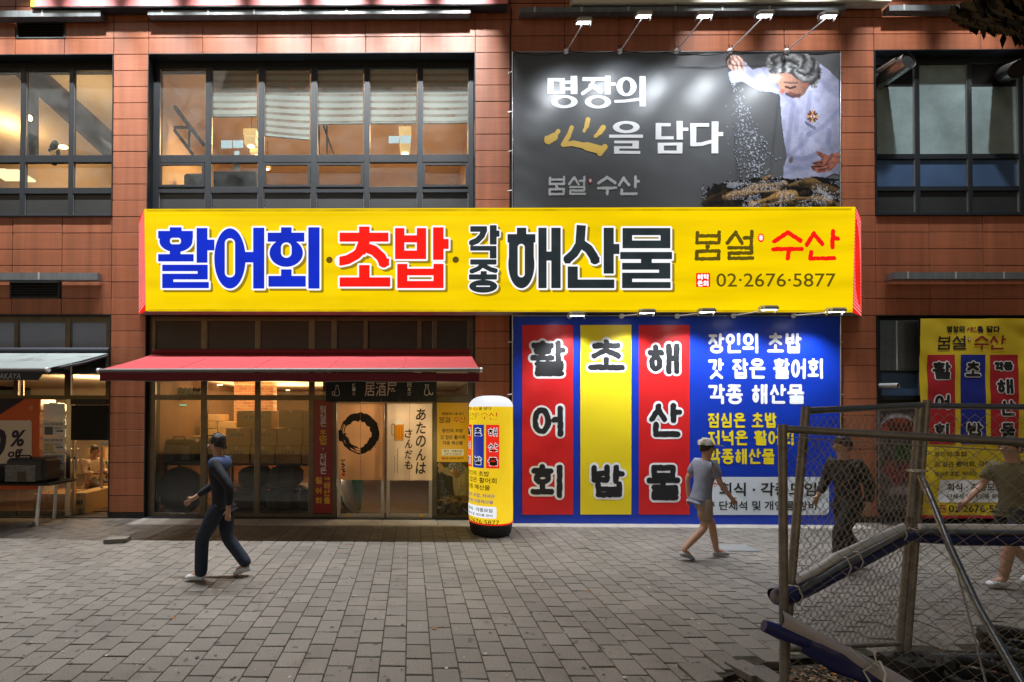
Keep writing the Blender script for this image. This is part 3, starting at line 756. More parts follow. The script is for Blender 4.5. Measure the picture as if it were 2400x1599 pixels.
for i, j in ((3, 0), (1, 2)):
    b = MB(); b.face([q[i], bk[i], bk[j], q[j]], 'sign_red_side'); o = b.build('sign_side', sign)
    b = MB()
    for k in range(30):
        t = (k+.3)/30; A = q[i].lerp(q[j], t); B = bk[i].lerp(bk[j], t)+Vector((0, 0, -.09)); 
        nrm = (bk[i]-q[i]).cross(q[j]-q[i]).normalized(); nrm = nrm if nrm.x*(1 if i == 1 else -1) > 0 else -nrm
        if B.z < min(bk[i].z, bk[j].z)+.0: continue
        b.face([A+nrm*.004, B+nrm*.004, B+nrm*.004+Vector((0, 0, .009)), A+nrm*.004+Vector((0, 0, .009))], 'sign_white')
    b.build('side_stripe', o)
b = MB()
for a, c in ((491.5, 496.5), (725, 730)):  # shadow bands of the inner frame, painted as dimmer emission strips
    pp = [sp(.004)(344, a), sp(.004)(1996, a-3 if a < 600 else a+2), sp(.004)(1996, c-3 if a < 600 else c+2), sp(.004)(344, c)]; b.face(pp, 'sign_rim_shade')
emat('sign_rim_shade', (.85, .58, .0), .85, var=.3, vs=3); b.build('frame_shade_band', sign)
def C0(x, y): return (x/2.941, 470+y/2.941)
def C1(x, y): return (800+x/2.941, 470+y/2.941)
def C2(x, y): return (1600+x/2.941, 470+y/2.941)
class SS:      # draws in zoomed-photo units
    def __init__(s, S, c): s.S, s.c = S, c
    def box(s, x0, y0, x1, y1, hole=False, rd=0): s.S.box(*s.c(x0, y0), *s.c(x1, y1), hole, rd/2.941)
    def ell(s, cx, cy, rx, ry, hole=False): s.S.ell(*s.c(cx, cy), rx/2.941, ry/2.941, hole)
    def ln(s, pts, w): s.S.line([s.c(*p) for p in pts], w/2/2.941)
    def sq(s, pts, w):
        for a, b in zip(pts, pts[1:]): s.S.sq(*s.c(*a), *s.c(*b), w/2/2.941)
def letters(S, fill, parent, nm='lettering', out=4.2, lv=0.0):
    out += lv
    ink(nm+'_shadow', [[(x+6, y+6) for x, y in p] for p in S.polys(out-.5)], sp(.004), 'sign_shadow', parent)
    ink(nm+'_outline', S.polys(out), sp(.008), 'sign_white', parent)
    return ink(nm, S.polys(lv), sp(.012), fill, parent)
S = SDF(358, 515, 760, 690, .8); s = SS(S, C0)
s.box(1170,185,1252,215); s.box(1090,210,1330,262); s.ell(1213,280,114,76); s.box(1100,255,1328,275)
S.box(*C0(1172,258), *C0(1247,302), True, 6); s.box(1170,345,1245,375); s.box(1090,370,1335,421)
s.box(1355,190,1430,430); s.box(1430,270,1478,345)
for y0, y1 in ((443, 488), (505, 545), (562, 605)): s.box(1118, y0, 1432 if y1 < 600 else 1440, y1)
s.box(1362,443,1432,545); s.box(1118,505,1195,605)
s.ell(1585,400,108,208); S.box(*C0(1550,262), *C0(1620,530), True, 11); s.box(1680,355,1750,428); s.box(1745,188,1822,608)
s.box(1937,185,2010,230); s.box(1845,222,2098,285); s.ell(1973,362,115,96); S.box(*C0(1937,290), *C0(2010,395), True, 12)
s.box(1937,475,2010,525); s.box(1850,520,2108,595); s.box(2125,185,2203,608)
letters(S, 'sign_blue', sign)
S = SDF(790, 515, 1055, 690, .8); s = SS(S, C1)
s.box(122,180,195,235); s.box(-12,222,325,285)
s.sq([(157,285),(140,330)],76); s.ln([(150,330),(105,375),(45,408),(-2,418)],64); s.box(-40,360,-14,470, True)
s.ln([(150,320),(225,345),(275,392),(292,430)],68); s.box(258,400,330,450)
s.box(122,445,195,535); s.box(-12,530,338,595)
for q4 in ((370,190,435,405),(520,190,585,405),(370,240,585,290),(370,345,585,405),(632,185,705,410),(705,265,740,335),(385,437,455,605),(635,437,705,605),(385,470,705,517),(385,555,705,605)): s.box(*q4)
letters(S, 'sign_red', sign)
S = SDF(1090, 515, 1590, 695, .8); s = SS(S, C1)
s.box(893,182,1000,212); s.ln([(985,205),(968,245),(935,278),(900,292)],32); s.box(1028,175,1066,300); s.box(1060,212,1086,246); s.box(893,318,1065,342); s.box(1028,318,1065,396)
s.box(893,411,1065,438); s.ln([(982,435),(945,470),(900,488)],24); s.ln([(985,452),(1030,476),(1062,484)],24); s.box(965,492,998,518); s.box(884,514,1068,541); s.ell(978,592,92,40); S.box(*C1(925,583), *C1(1030,600), True, 2.5)
letters(S, 'sign_grey', sign, out=3.0, lv=1.6)
S = SDF(1175, 515, 1590, 695, .8); s = SS(S, C1)
s.box(1210,188,1275,240); s.box(1145,232,1338,290); s.ell(1241,440,90,166); s.box(1155,285,1327,440); S.box(*C1(1216,300), *C1(1264,530), True, 8)
s.box(1358,188,1415,605); s.box(1447,188,1512,605); s.box(1410,352,1450,415)
s.sq([(1652,200),(1645,300)],64); s.ln([(1645,300),(1605,365),(1560,405)],60); s.ln([(1655,300),(1705,335),(1738,385),(1748,410)],62); s.box(1540,380,1580,435); s.box(1718,390,1780,430)
s.box(1808,188,1878,505); s.box(1870,300,1917,370); s.box(1560,455,1630,605); s.box(1560,545,1882,605)
s.box(1938,190,2268,330); S.box(*C1(2005,240), *C1(2200,276), True); s.box(1922,355,2280,405); s.box(2065,400,2140,440)
s.box(1935,430,2268,478); s.box(2190,430,2268,540); s.box(1935,498,2268,540); s.box(1935,498,2005,605); s.box(1935,562,2270,605)
letters(S, 'sign_grey', sign)
S = SDF(760, 590, 1090, 630, .8); S.ell(772, 609.5, 7.6, 7.6); S.ell(1068, 609, 7.6, 7.6); ink('lettering_dot', S.polys(), sp(.006), 'sign_brown', sign)
def logo(mp, x0, y0, x1, y1, parent, m1, m2, mo=None, ms=None, k=1.0, g=.8, off=lambda o: None):
    # the shop's brushed name, given in units of its place on the long sign
    sx, sy = (x1-x0)/(1080-85), (y1-y0)/(415-205); T = lambda x, y: (x0+(x-85)*sx, y0+(y-205)*sy); r = 11*k*min(sx, sy)*1.12
    A = SDF(x0-6, y0-6, x1+6, y1+6, g, 4+r)
    L = lambda S, *p, w=1.0: S.line([T(*a) for a in p], r*w)
    L(A,(102,222),(98,292)); L(A,(252,218),(250,292)); L(A,(100,245),(250,245)); L(A,(98,292),(250,292)); A.cap(*T(173,320), *T(173,320), r*1.35)
    L(A,(97,352),(250,348),(247,402),(95,404),(97,352)); L(A,(366,220),(308,294)); L(A,(366,222),(410,298)); L(A,(425,258),(474,258)); L(A,(476,214),(472,320)); L(A,(318,326),(476,326),(474,362),(322,364),(320,400),(482,398))
    ink('lettering', A.polys(0, r*.22, r*1.1), mp, m1, parent)
    B = SDF(x0-6, y0-6, x1+6, y1+6, g, 4+r)
    L(B,(724,220),(632,282),w=1.25); L(B,(726,220),(812,278),w=1.25); L(B,(626,336),(820,334),w=1.2); L(B,(732,336),(724,400),w=1.25)
    L(B,(906,224),(856,306),w=1.2); L(B,(906,232),(962,302),w=1.25); L(B,(1036,212),(1032,322),w=1.2); L(B,(1036,264),(1070,262),w=1.2); L(B,(886,356),(880,400),w=1.2); L(B,(880,400),(1045,398),w=1.15)
    ink('lettering', B.polys(0, r*.22, r*1.1), mp, m2, parent)
    if mo:
        E_ = SDF(x0, y0, x1, y1, g*.7, 4); E_.ell(*T(540,258), 22*sx, 30*sy); ink('lettering_mark', E_.polys(), mp, mo, parent)
        E_ = SDF(x0, y0, x1, y1, g*.6, 4); c = T(540, 257)
        for a in range(4): E_.cap(c[0]-13*sx*math.cos(a*.785), c[1]-18*sy*math.sin(a*.785), c[0]+13*sx*math.cos(a*.785), c[1]+18*sy*math.sin(a*.785), 3.2*sx)
        ink('lettering_mark', E_.polys(), ms[1], ms[0], parent)
logo(sp(.006), *C2(85,205), *C2(1080,415), sign, 'sign_brown', 'sign_red', 'sign_red', ('sign_white', sp(.010)))
ink('lettering', font_polys('02·2676·5877', *C2(232,502), *C2(1055,596), .006), sp(.006), 'sign_brown', sign)
S = SDF(*C2(92,500), *C2(190,598), .8); S.box(*C2(92,500), *C2(190,598), False, 3); ink('lettering_box', S.polys(), sp(.006), 'sign_red', sign)
S = SDF(*C2(92,500), *C2(190,598), .6); hangul(S, '예약', *C2(100,508), *C2(181,545), 1.6); hangul(S, '문의', *C2(100,553), *C2(181,592), 1.6); ink('lettering', S.polys(), sp(.010), 'sign_white', sign)
# ------------------------------------------------------------------ black fabric banner with the chef
mat('ink', (1, 1, 1), .38, attr='ink', spec=.5, bump=.0)
mat('banner_black', (.085, .090, .098), .40, var=.05, vs=2, bump=.22, bs=2.4, spec=.6)
mat('banner_white', (.84, .86, .90), .45)
mat('banner_gold', (.80, .52, .09), .45)
mat('banner_grey', (.62, .65, .70), .45)
mat('banner_red', (.62, .014, .016), .40, bump=.1, bs=2.4)
mat('banner_mark', (.45, .02, .03), .5)
def tiles(x0, y0, x1, y1, s_=7):
    n, k = max(1, int((x1-x0)/s_)), max(1, int((y1-y0)/s_)); fx = lambda i: x0+(x1-x0)*i/n; fy = lambda j: y0+(y1-y0)*j/k
    return [[(fx(i), fy(j)), (fx(i+1), fy(j)), (fx(i+1), fy(j+1)), (fx(i), fy(j+1))] for i in range(n) for j in range(k)]
def fabric(name, px, Y, m, parent, amp=.012, seed=0, nx=60, ny=34, edge=.3):
    x0, y0, x1, y1 = px; b = MB(); rows = []
    xs, ys = np.linspace(x0, x1, nx), np.linspace(y0, y1, ny); X, YY = np.meshgrid(xs, ys)
    n = (vnoise(X+YY*.9, YY*.4, 60, seed)-.5)+(vnoise(X*.8-YY*.8, YY, 28, seed+5)-.5)*.4
    u, v = (X-x0)/(x1-x0), (YY-y0)/(y1-y0); e = np.exp(-u/.10)+np.exp(-(1-u)/.07)*.5+np.exp(-v/.10)*.5
    dsp = n*amp*(edge+e)
    for j in range(ny): rows.append([P(xs[i], ys[j], Y)+Vector((0, float(dsp[j, i]), 0)) for i in range(nx)])
    b.grid(rows, m); b.build(name, parent)
    def drape(off):
        def f(px_, py_):
            fx = min(max((px_-x0)/(x1-x0)*(nx-1), 0), nx-1.001); fy = min(max((py_-y0)/(y1-y0)*(ny-1), 0), ny-1.001); i, j = int(fx), int(fy); fx -= i; fy -= j
            d = (dsp[j, i]*(1-fx)+dsp[j, i+1]*fx)*(1-fy)+(dsp[j+1, i]*(1-fx)+dsp[j+1, i+1]*fx)*fy
            return P(px_, py_, Y)+Vector((0, float(d)-off, 0))
        return f
    return drape
Y1 = -.10
ban = thing('banner', 'black fabric banner with white slogan and a chef sprinkling salt, under the row of floodlights', 'banner', (XAT(1586), -.1, zt))
CH = 8
dr = fabric('fabric', (1204, 125, 1968, 492), Y1+.022, 'banner_black', ban, .034, 1)
def tubes_frame(px, Y, parent, r=.012):
    b = MB(); x0, y0, x1, y1 = px; c = [P(x0, y0, Y), P(x1, y0, Y), P(x1, y1, Y), P(x0, y1, Y)]
    for i in range(4): b.tube([c[i], c[(i+1) % 4]], r, 'duct', 6)
    for k in range(4):
        for xx, sg in ((x0, -1), (x1, 1)):
            p = P(xx, y0+(y1-y0)*(k+.5)/4, Y); b.tube([p, (p.x+sg*.075, p.y+.03, p.z)], .008, 'bracket', 5)
    return b.build('frame', parent)
tubes_frame((1201, 122, 1970, 492), Y1+.02, ban)
L1 = dr(.006); L1b = dr(.0035)
def K(x, y): return (800+x/2.941, y/2.941)
def K3(x, y): return (1600+x/2.941, y/2.941)
S = SDF(1275, 170, 1700, 370, .7); s = SS(S, K)
def bx(*a): S.box(*K(a[0], a[1]), *K(a[2], a[3]))
def hx_(*a): S.box(*K(a[0], a[1]), *K(a[2], a[3]), True)
bx(1420,540,1540,650); hx_(1462,562,1506,632); bx(1535,558,1590,578); bx(1535,605,1590,625); bx(1580,525,1625,652); S.ell(*K(1536,705),91/2.941,45/2.941); S.ell(*K(1536,704),48/2.941,26/2.941,True)
bx(1660,535,1815,562); s.ln([(1735,562),(1715,610),(1662,648)],24); s.ln([(1720,595),(1765,612),(1785,632)],36); bx(1815,525,1855,652); bx(1850,570,1890,592); S.ell(*K(1768,705),91/2.941,45/2.941); S.ell(*K(1768,704),48/2.941,26/2.941,True)
S.ell(*K(1965,598),70/2.941,66/2.941); S.ell(*K(1965,598),28/2.941,46/2.941,True); bx(2055,525,2098,735); s.ln([(1890,700),(1950,698),(2055,685)],20)
S.ell(*K(1963,878),92/2.941,42/2.941); S.ell(*K(1963,878),48/2.941,22/2.941,True); bx(1845,930,2078,952)
bx(1880,972,2050,990); bx(2005,990,2050,1015); bx(1878,1010,2050,1026); bx(1878,1026,1915,1062); bx(1878,1042,2060,1062)
bx(2165,850,2270,872); bx(2165,850,2205,960); bx(2165,940,2290,962); bx(2310,835,2352,965)
bx(2345,882,2390,905); bx(2180,985,2350,1060); hx_(2222,1005,2310,1040)
s3 = lambda *a: S.box(*K3(a[0], a[1]), *K3(a[2], a[3]))
s3(50,852,180,876); s3(50,852,92,1008); S.line([K3(65,998), K3(130,995), K3(190,978)], 4.3); s3(198,840,245,1058); s3(245,912,278,940)
ink('slogan', S.polys(), L1, 'banner_white', ban)
S = SDF(1270, 270, 1440, 375, .7)
S.line([K(1425,968), K(1465,945), K(1495,905)], 4, [11, 8, 2]); S.line([K(1412,950), K(1430,985)], 4)
S.line([K(1588,880), K(1565,940), K(1530,998)], 5.5, [5, 5, 6.5]); S.line([K(1530,998), K(1600,990), K(1690,1010), K(1780,1035)], 6, [6, 6, 8, 12]); S.line([K(1780,1060), K(1815,1015)], 6, [9, 4])
S.line([K(1700,825), K(1690,870), K(1672,905)], 4, [6, 5, 2.5]); S.line([K(1805,880), K(1780,915), K(1752,940)], 4, [6.5, 6, 3])
ink('slogan_heart', S.polys(0), L1, 'banner_gold', ban)
logo(L1, *K(1428,1215), *K(2055,1348), ban, 'banner_grey', 'banner_grey', 'banner_mark', ('banner_white', dr(.010)))
# printed photograph of the chef
def chef(p, T, warm=0.0, fish_top=1230):
    """T maps zoomed-photo units to the picture's own units"""
    k = abs(T(100, 0)[0]-T(0, 0)[0])/100.0
    tp = lambda pts: [T(*q) for q in pts]
    wt = np.array([1, 1-.12*warm, 1-.45*warm])*(1-.15*warm)
    X, Y = p.X, p.Y; n1 = vnoise(X, Y, 14*k, 1); n2 = vnoise(X*1.0, Y, 5*k, 2); n3 = vnoise(X, Y, 40*k, 4)
    body = [(945,440),(1010,490),(1090,560),(1090,1210),(1040,1195),(960,1235),(880,1250),(760,1248),(690,1232),(695,1150),(722,1075),(700,985),(680,840),(668,660),(640,640),(660,590),(760,680),(870,600),(920,520)]
    arm = [(425,425),(480,485),(520,470),(575,468),(640,560),(668,655),(600,635),(535,632),(470,600),(410,565),(335,578),(318,545),(315,500),(345,485),(385,520),(418,490)]
    for pts in (body, arm):
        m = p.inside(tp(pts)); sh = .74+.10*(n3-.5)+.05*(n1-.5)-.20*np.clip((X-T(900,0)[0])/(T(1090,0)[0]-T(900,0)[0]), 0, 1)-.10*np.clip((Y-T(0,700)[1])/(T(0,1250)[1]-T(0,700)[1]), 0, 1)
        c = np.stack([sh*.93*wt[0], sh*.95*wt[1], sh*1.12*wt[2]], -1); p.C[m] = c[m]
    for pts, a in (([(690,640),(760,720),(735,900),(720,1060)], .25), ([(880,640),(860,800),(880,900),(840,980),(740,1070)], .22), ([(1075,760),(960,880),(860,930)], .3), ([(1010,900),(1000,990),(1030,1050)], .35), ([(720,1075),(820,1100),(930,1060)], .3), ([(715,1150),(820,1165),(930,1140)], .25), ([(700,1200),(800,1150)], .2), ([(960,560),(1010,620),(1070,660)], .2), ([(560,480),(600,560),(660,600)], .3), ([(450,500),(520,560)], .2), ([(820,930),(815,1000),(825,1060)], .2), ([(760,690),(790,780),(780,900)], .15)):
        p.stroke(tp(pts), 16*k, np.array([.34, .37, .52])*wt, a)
    p.poly(tp([(722,1075),(900,1080),(930,1060),(935,1120),(880,1150),(720,1120)]), np.array([.45, .48, .62])*wt, .35)
    skin = np.array([.74, .55, .47])*wt
    face = [(612,512),(720,505),(845,560),(872,590),(838,650),(800,680),(745,668),(700,630),(690,650),(672,640),(668,600),(632,560)]
    m = p.inside(tp(face)); fx = np.clip((X-T(620,0)[0])/(T(870,0)[0]-T(620,0)[0]), 0, 1)
    c = skin[None, None]*(1.1-.55*fx+.2*(n2-.5))[..., None]; p.C[m] = c[m]
    p.blob(*T(640,535), 60*k, 40*k, (.95, .86, .80), .8, 1); p.stroke(tp([(708,600),(740,612),(775,600)]), 7*k, (.16, .10, .10), .9); p.stroke(tp([(700,570),(745,575),(790,575)]), 6*k, (.30, .25, .25), .8)
    p.stroke(tp([(716,650),(755,668),(800,660)]), 11*k, (.30, .22, .24), .9); p.stroke(tp([(735,640),(770,652)]), 5*k, (.45, .18, .16), .9); p.blob(*T(686,632), 22*k, 24*k, (.66, .30, .24), .7, .8); p.blob(*T(850,580), 26*k, 34*k, (.55, .33, .27), .8, .6)
    hair = [(568,440),(580,385),(640,365),(760,362),(860,372),(925,420),(950,480),(942,545),(915,600),(885,608),(868,560),(835,575),(780,545),(730,500),(640,512),(590,500)]
    m = p.inside(tp([(x+0, y) for x, y in hair])) | (p.inside(tp([(x+8, y+6) for x, y in hair])) & (n2 > .5))
    hx, hy = X-T(790,0)[0], Y-T(0,470)[1]; an, ra = np.arctan2(hy, hx), np.hypot(hx, hy)/k
    st = .5+.5*np.sin(ra*.085+an*4.2+3.5*n3+1.4*n1); fine_ = vnoise(an*60, ra*.25, 3.0, 8)
    v = np.clip((.20+.38*st*(.6+.6*n1)+.16*(fine_-.5))*(1.12-.30*np.clip((X-T(700,0)[0])/(T(950,0)[0]-T(700,0)[0]), 0, 1)), .04, .9); c = np.stack([v, v*1.01, v*1.03], -1); p.C[m] = c[m]
    for cx, cy in ((880, 560), (905, 500), (840, 470), (760, 430), (660, 430)): p.blob(*T(cx, cy), 30*k, 42*k, (.12, .13, .15), .5, 1, .5)
    hand = [(300,425),(318,395),(345,378),(385,385),(412,408),(428,440),(420,490),(385,518),(350,490),(318,470)]
    m = p.inside(tp(hand)); c = np.array([.93, .78, .74])[None, None]*wt*(.72+.4*n1)[..., None]; p.C[m] = c[m]
    for pts in (((318,425),(345,450),(352,485)), ((340,400),(372,440),(380,480)), ((372,395),(398,430),(405,470))): p.stroke(tp(pts), 5*k, (.45, .28, .26), .7)
    h2 = [(915,1045),(945,1050),(1000,1075),(1030,1058),(1078,1055),(1090,1110),(1035,1165),(1000,1185),(935,1195),(890,1172),(882,1150),(905,1138),(885,1125),(945,1108),(960,1092),(925,1072)]
    m = p.inside(tp(h2)); c = np.array([.60, .37, .31])[None, None]*wt*(.55+.6*n1)[..., None]; p.C[m] = c[m]
    for pts in (((890,1150),(960,1150),(1000,1130)), ((900,1128),(960,1122)), ((930,1175),(990,1165))): p.stroke(tp(pts), 4*k, (.15, .07, .06), .8)
    for a in range(12):
        t = a*math.pi/6; p.stroke(tp([(895+14*math.cos(t), 803+16*math.sin(t)), (895+34*math.cos(t), 803+38*math.sin(t))]), 6*k, ((.78, .60, .20), (.50, .10, .08), (.2, .18, .12))[a % 3], .95)
    p.blob(*T(897,802), 17*k, 17*k, (.90, .88, .86), 1, .3); p.blob(*T(897,797), 8*k, 7*k, (.65, .12, .12), 1, .4); p.blob(*T(897,808), 8*k, 6*k, (.12, .12, .35), 1, .4)
    p.stroke(tp([(842,838),(915,880)]), 4*k, (.22, .24, .34), .8); p.stroke(tp([(848,852),(912,892)]), 4*k, (.22, .24, .34), .8); p.blob(*T(745,1105), 20*k, 32*k, (.30, .26, .20), .85, .7, .3)
    # fish on the board
    Xm = (X-T(0,0)[0])/k; Ym = (Y-T(0,0)[1])/k
    top = 1262-34*np.sin(np.clip((Xm-150)/950, 0, 1)*math.pi)+16*(vnoise(Xm, Ym, 60, 12)-.5)
    m = (Ym > top+np.clip(300-Xm, 0, 200)*.5*vnoise(Xm, Ym, 18, 41)) & (Xm > 130+34*(vnoise(Xm, Ym, 12, 42)-.2)) & (Xm < 1085); f = vnoise(Xm*.55+Ym*.7, Ym-Xm*.28, 24, 21)*.6+vnoise(Xm, Ym, 9, 22)*.4
    v = np.clip((f-.36)*.9, 0.0, 1); c = np.stack([v*.40+.03, v*.29+.026, v*.17+.024], -1); p.C[m] = c[m]
    def fish(x0, y0, x1, y1, r, tone):
        d = np.full(X.shape, 1e3); N_ = 14; side = np.zeros(X.shape)
        for i in range(N_+1):
            t = i/N_; cx, cy = x0+(x1-x0)*t, y0+(y1-y0)*t-10*math.sin(t*math.pi); rr = r*(.45+.75*math.sin(min(t*1.25+.25, 1)*math.pi)**.8) if t < .86 else r*(.3+(t-.86)*3.5)
            q = np.hypot((Xm-cx), (Ym-cy))/rr; side = np.where(q < d, (Ym-cy)/rr, side); d = np.minimum(d, q)
        mm = (d < 1) & (Ym < 1424) & (Xm < 1085); sc = vnoise(Xm*1.6, Ym*1.6, 9, int(x0)); lum = (.62-.40*np.clip(side+.35, 0, 1)-.5*np.clip(d-.75, 0, .25)*2+.34*(sc-.5))*tone
        c = np.stack([lum*.98, lum*.76, lum*.47], -1)*wt; p.C[mm] = np.clip(c, .02, 1)[mm]
        p.blob(*T(x0+(x1-x0)*.07, y0+(y1-y0)*.07-6), 6*k, 6*k, (.04, .03, .03), 1, .5)
    for q in ((690,1300,330,1275,26,.55), (950,1262,640,1300,34,.8), (1060,1330,820,1262,30,.6), (430,1330,700,1268,32,.9), (300,1362,640,1318,30,1.0), (900,1300,1070,1420,28,.7), (760,1345,480,1412,36,1.1), (560,1250,610,1215,15,.9), (830,1390,560,1420,28,.8), (1000,1400,780,1372,34,.85), (150,1400,290,1330,20,.4)): fish(*q)
    p.poly(tp([(310,1258),(430,1262),(345,1300),(300,1290)]), (.60, .62, .68), .8); p.poly(tp([(925,1285),(965,1320),(1040,1370),(1010,1372),(930,1320)]), (.62, .64, .70), .8); p.poly(tp([(880,1215),(1090,1240),(1090,1275),(960,1262)]), (.03, .03, .05), .9)
    m2 = m & (vnoise(Xm, Ym, 5, 31) > .66) & (vnoise(Xm, Ym, 60, 32) > .56); p.mix(m2*.75, np.array([.75, .78, .85])*wt)
    r2 = np.random.default_rng(5)
    for _ in range(330):
        t = r2.random()**.6; cx = 360+t*150+r2.normal(0, 12+t*75); cy = 570+t*650; p.blob(*T(cx, cy), (3.5+3*r2.random())*k, (3.5+3*r2.random())*k, (.82, .86, .95), .9, .7)
pc = Paint(1638, 127, 1967, 491, 1.55, (.325, .333, .347))
u = np.clip((pc.X-1820)/150, 0, 1); pass
pc.C0 = pc.C.copy()
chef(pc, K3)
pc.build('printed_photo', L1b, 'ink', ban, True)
# ------------------------------------------------------------------ blue fabric banner
mat('banner_blue', (.004, .036, .42), .40, bump=.12, bs=2.4, spec=.5)
mat('banner_yellow', (.84, .66, .014), .42)
mat('panel_pale', (.66, .72, .80), .45)
bb = thing('banner', 'large blue fabric banner with red and yellow stripes of black letters beside the yellow column', 'banner', (XAT(1586), -.1, 0))
Y2 = -.26
dr = fabric('fabric', (1203, 742, 1968, 1231), Y2+.02, 'banner_blue', bb, .024, 4)
tubes_frame((1201, 740, 1970, 1232.5), Y2+.02, bb)
L2, L2a, L2b = dr(.005), dr(.008), dr(.011)
ink('stripe', tiles(1224, 762, 1343, 1206), L2, 'banner_red', bb); ink('stripe', tiles(1360, 762, 1479.5, 1206), L2, 'banner_yellow', bb); ink('stripe', tiles(1497, 762, 1616, 1206), L2, 'banner_red', bb)
def col_letters(lst, r, out, mo, mi, fo, fi, parent, rough=1.2, g=.8):
    for ch, x0, y0, x1, y1 in lst:
        S = SDF(x0-out, y0-out, x1+out, y1+out, g); syllable(S, ch, x0, y0, x1, y1, r)
        ink('lettering_outline', S.polys(out), fo, mo, parent); ink('lettering', S.polys(0, rough, 7), fi, mi, parent)
col_letters([('활', 1243, 800, 1324, 882), ('어', 1245, 952, 1324, 1022), ('회', 1244, 1090, 1322, 1166), ('초', 1378, 798, 1463, 870), ('밥', 1382, 1090, 1463, 1165), ('해', 1515, 806, 1594, 876), ('산', 1518, 945, 1596, 1024), ('물', 1516, 1090, 1592, 1172)], 6.6, 5.0, 'banner_white', 'print_black', L2a, L2b, bb)
S = SDF(1650, 775, 1945, 955, .8)
hangul(S, '장인의 초밥', 1657, 782, 1878, 828, 3.5); hangul(S, '갓 잡은 활어회', 1657, 841, 1932, 888, 3.5); hangul(S, '각종 해산물', 1657, 901, 1886, 947, 3.5)
ink('lettering', S.polys(0, .3, 6), L2, 'banner_white', bb)
S = SDF(1650, 960, 1880, 1092, .8)
hangul(S, '점심은 초밥,', 1657, 968, 1832, 1003, 2.7); hangul(S, '저녁은 활어회', 1657, 1009, 1862, 1044, 2.7); hangul(S, '각종해산물', 1657, 1052, 1816, 1088, 2.7)
ink('lettering', S.polys(), L2, 'banner_yellow', bb)
S = SDF(1650, 1118, 1942, 1207, .9); S.box(1650, 1118, 1942, 1207, False, 12); ink('text_panel', S.polys(), L2, 'panel_pale', bb)
ink('lettering', font_polys('회식 · 각종모임', 1685, 1131, 1912, 1163, .022), L2a, 'print_black', bb)
ink('lettering', font_polys('단체석 및 개인룸 완비', 1685, 1174, 1912, 1196, .018), L2a, 'print_black', bb)
ink('lettering', font_polys('*', 1669, 1130, 1682, 1144, .03), L2a, 'banner_red', bb)
# ------------------------------------------------------------------ yellow cloth banner on the right
mat('cloth_yellow', (.66, .50, .016), .8, var=.08, vs=3)
mat('cloth_red', (.40, .010, .018), .8); mat('cloth_blue', (.006, .016, .26), .8); mat('cloth_white', (.72, .74, .78), .8); mat('cloth_black', (.010, .010, .010), .8); mat('cloth_dred', (.25, .02, .012), .8)
Y3 = -.10
yb_ = thing('banner', 'yellow hanging cloth banner with red and blue stripes behind the wire fence', 'banner', (XAT(2300), Y3, .2))
dr = fabric('fabric', (2158, 747, 2440, 1214), Y3+.03, 'cloth_yellow', yb_, .05, 9, 40, 50, .6)
L3, L3a, L3b = dr(.005), dr(.008), dr(.011)
def K4(x, y): return (2050+x/5.6, 720+y/5.6)
for x0, x1, m in ((700, 1050, 'cloth_red'), (1125, 1455, 'cloth_blue'), (1518, 1885, 'cloth_red')):
    a, b = K4(x0, 625), K4(x1, 1800); ink('stripe', tiles(a[0], a[1], b[0], b[1]), L3, m, yb_)
S = SDF(2210, 760, 2350, 785, .6); hangul(S, '명장의', *K4(940,250), *K4(1195,332), 1.5, True); hangul(S, '을', *K4(1345,250), *K4(1425,332), 1.5, True); hangul(S, '담다', *K4(1455,250), *K4(1628,332), 1.5, True); ink('lettering', S.polys(), L3, 'cloth_black', yb_)
S = SDF(2260, 760, 2300, 785, .6)
for pts in (((1220,300),(1250,270)), ((1275,270),(1262,305),(1340,320)), ((1285,262),(1290,285)), ((1310,275),(1330,268))): S.line([K4(*p) for p in pts], 1.2)
ink('lettering', S.polys(), L3, 'cloth_dred', yb_)
logo(L3, *K4(838,375), *K4(1715,560), yb_, 'cloth_black', 'cloth_dred', 'cloth_dred', ('cloth_white', L3a), g=.6)
bx4 = lambda ch, x, y, w_, h: (ch, *K4(x, y), *K4(x+w_, y+h))
col_letters([bx4('활',770,720,215,225), bx4('어',780,1150,205,190), bx4('회',770,1530,205,200), bx4('초',1190,720,195,195), bx4('밥',1200,1520,200,205), bx4('각',1570,720,120,110), bx4('종',1695,720,120,110), bx4('해',1600,945,215,190), bx4('산',1630,1225,200,200), bx4('물',1640,1520,190,220)], 3.4, 2.4, 'cloth_white', 'cloth_black', L3a, L3b, yb_, .4, .6)
for t, x0, y0, x1, y1 in (('장인의 초밥', 2187, 1058, 2265, 1070), ('갓 잡은 활어회, 각종 해산물', 2187, 1081, 2370, 1095), ('점심은 초밥, 저녁은', 2188, 1105, 2290, 1117)):
    ink('lettering', font_polys(t, x0, y0, x1, y1, .02), L3, 'cloth_black', yb_)
S = SDF(2200, 1125, 2372, 1178, .8); S.box(2200, 1125, 2372, 1178, False, 6); ink('text_panel', S.polys(), L3, 'cloth_white', yb_)
ink('lettering', font_polys('회식 · 각종모임', 2220, 1133, 2350, 1151, .022), L3a, 'cloth_black', yb_); ink('lettering', font_polys('단체석 및 개인룸 완비', 2220, 1158, 2350, 1169, .018), L3a, 'cloth_black', yb_)
ink('lettering', font_polys('02·2676·5877', 2223, 1184, 2372, 1201, .012), L3, 'cloth_black', yb_); ink('lettering_box', quad(2203, 1184, 2217, 1201), L3, 'cloth_red', yb_)
S = SDF(2200, 1180, 2220, 1205, .5); hangul(S, '예약', 2204, 1186, 2216, 1192, .5); hangul(S, '문의', 2204, 1194, 2216, 1200, .5); ink('lettering', S.polys(), L3a, 'cloth_yellow', yb_)
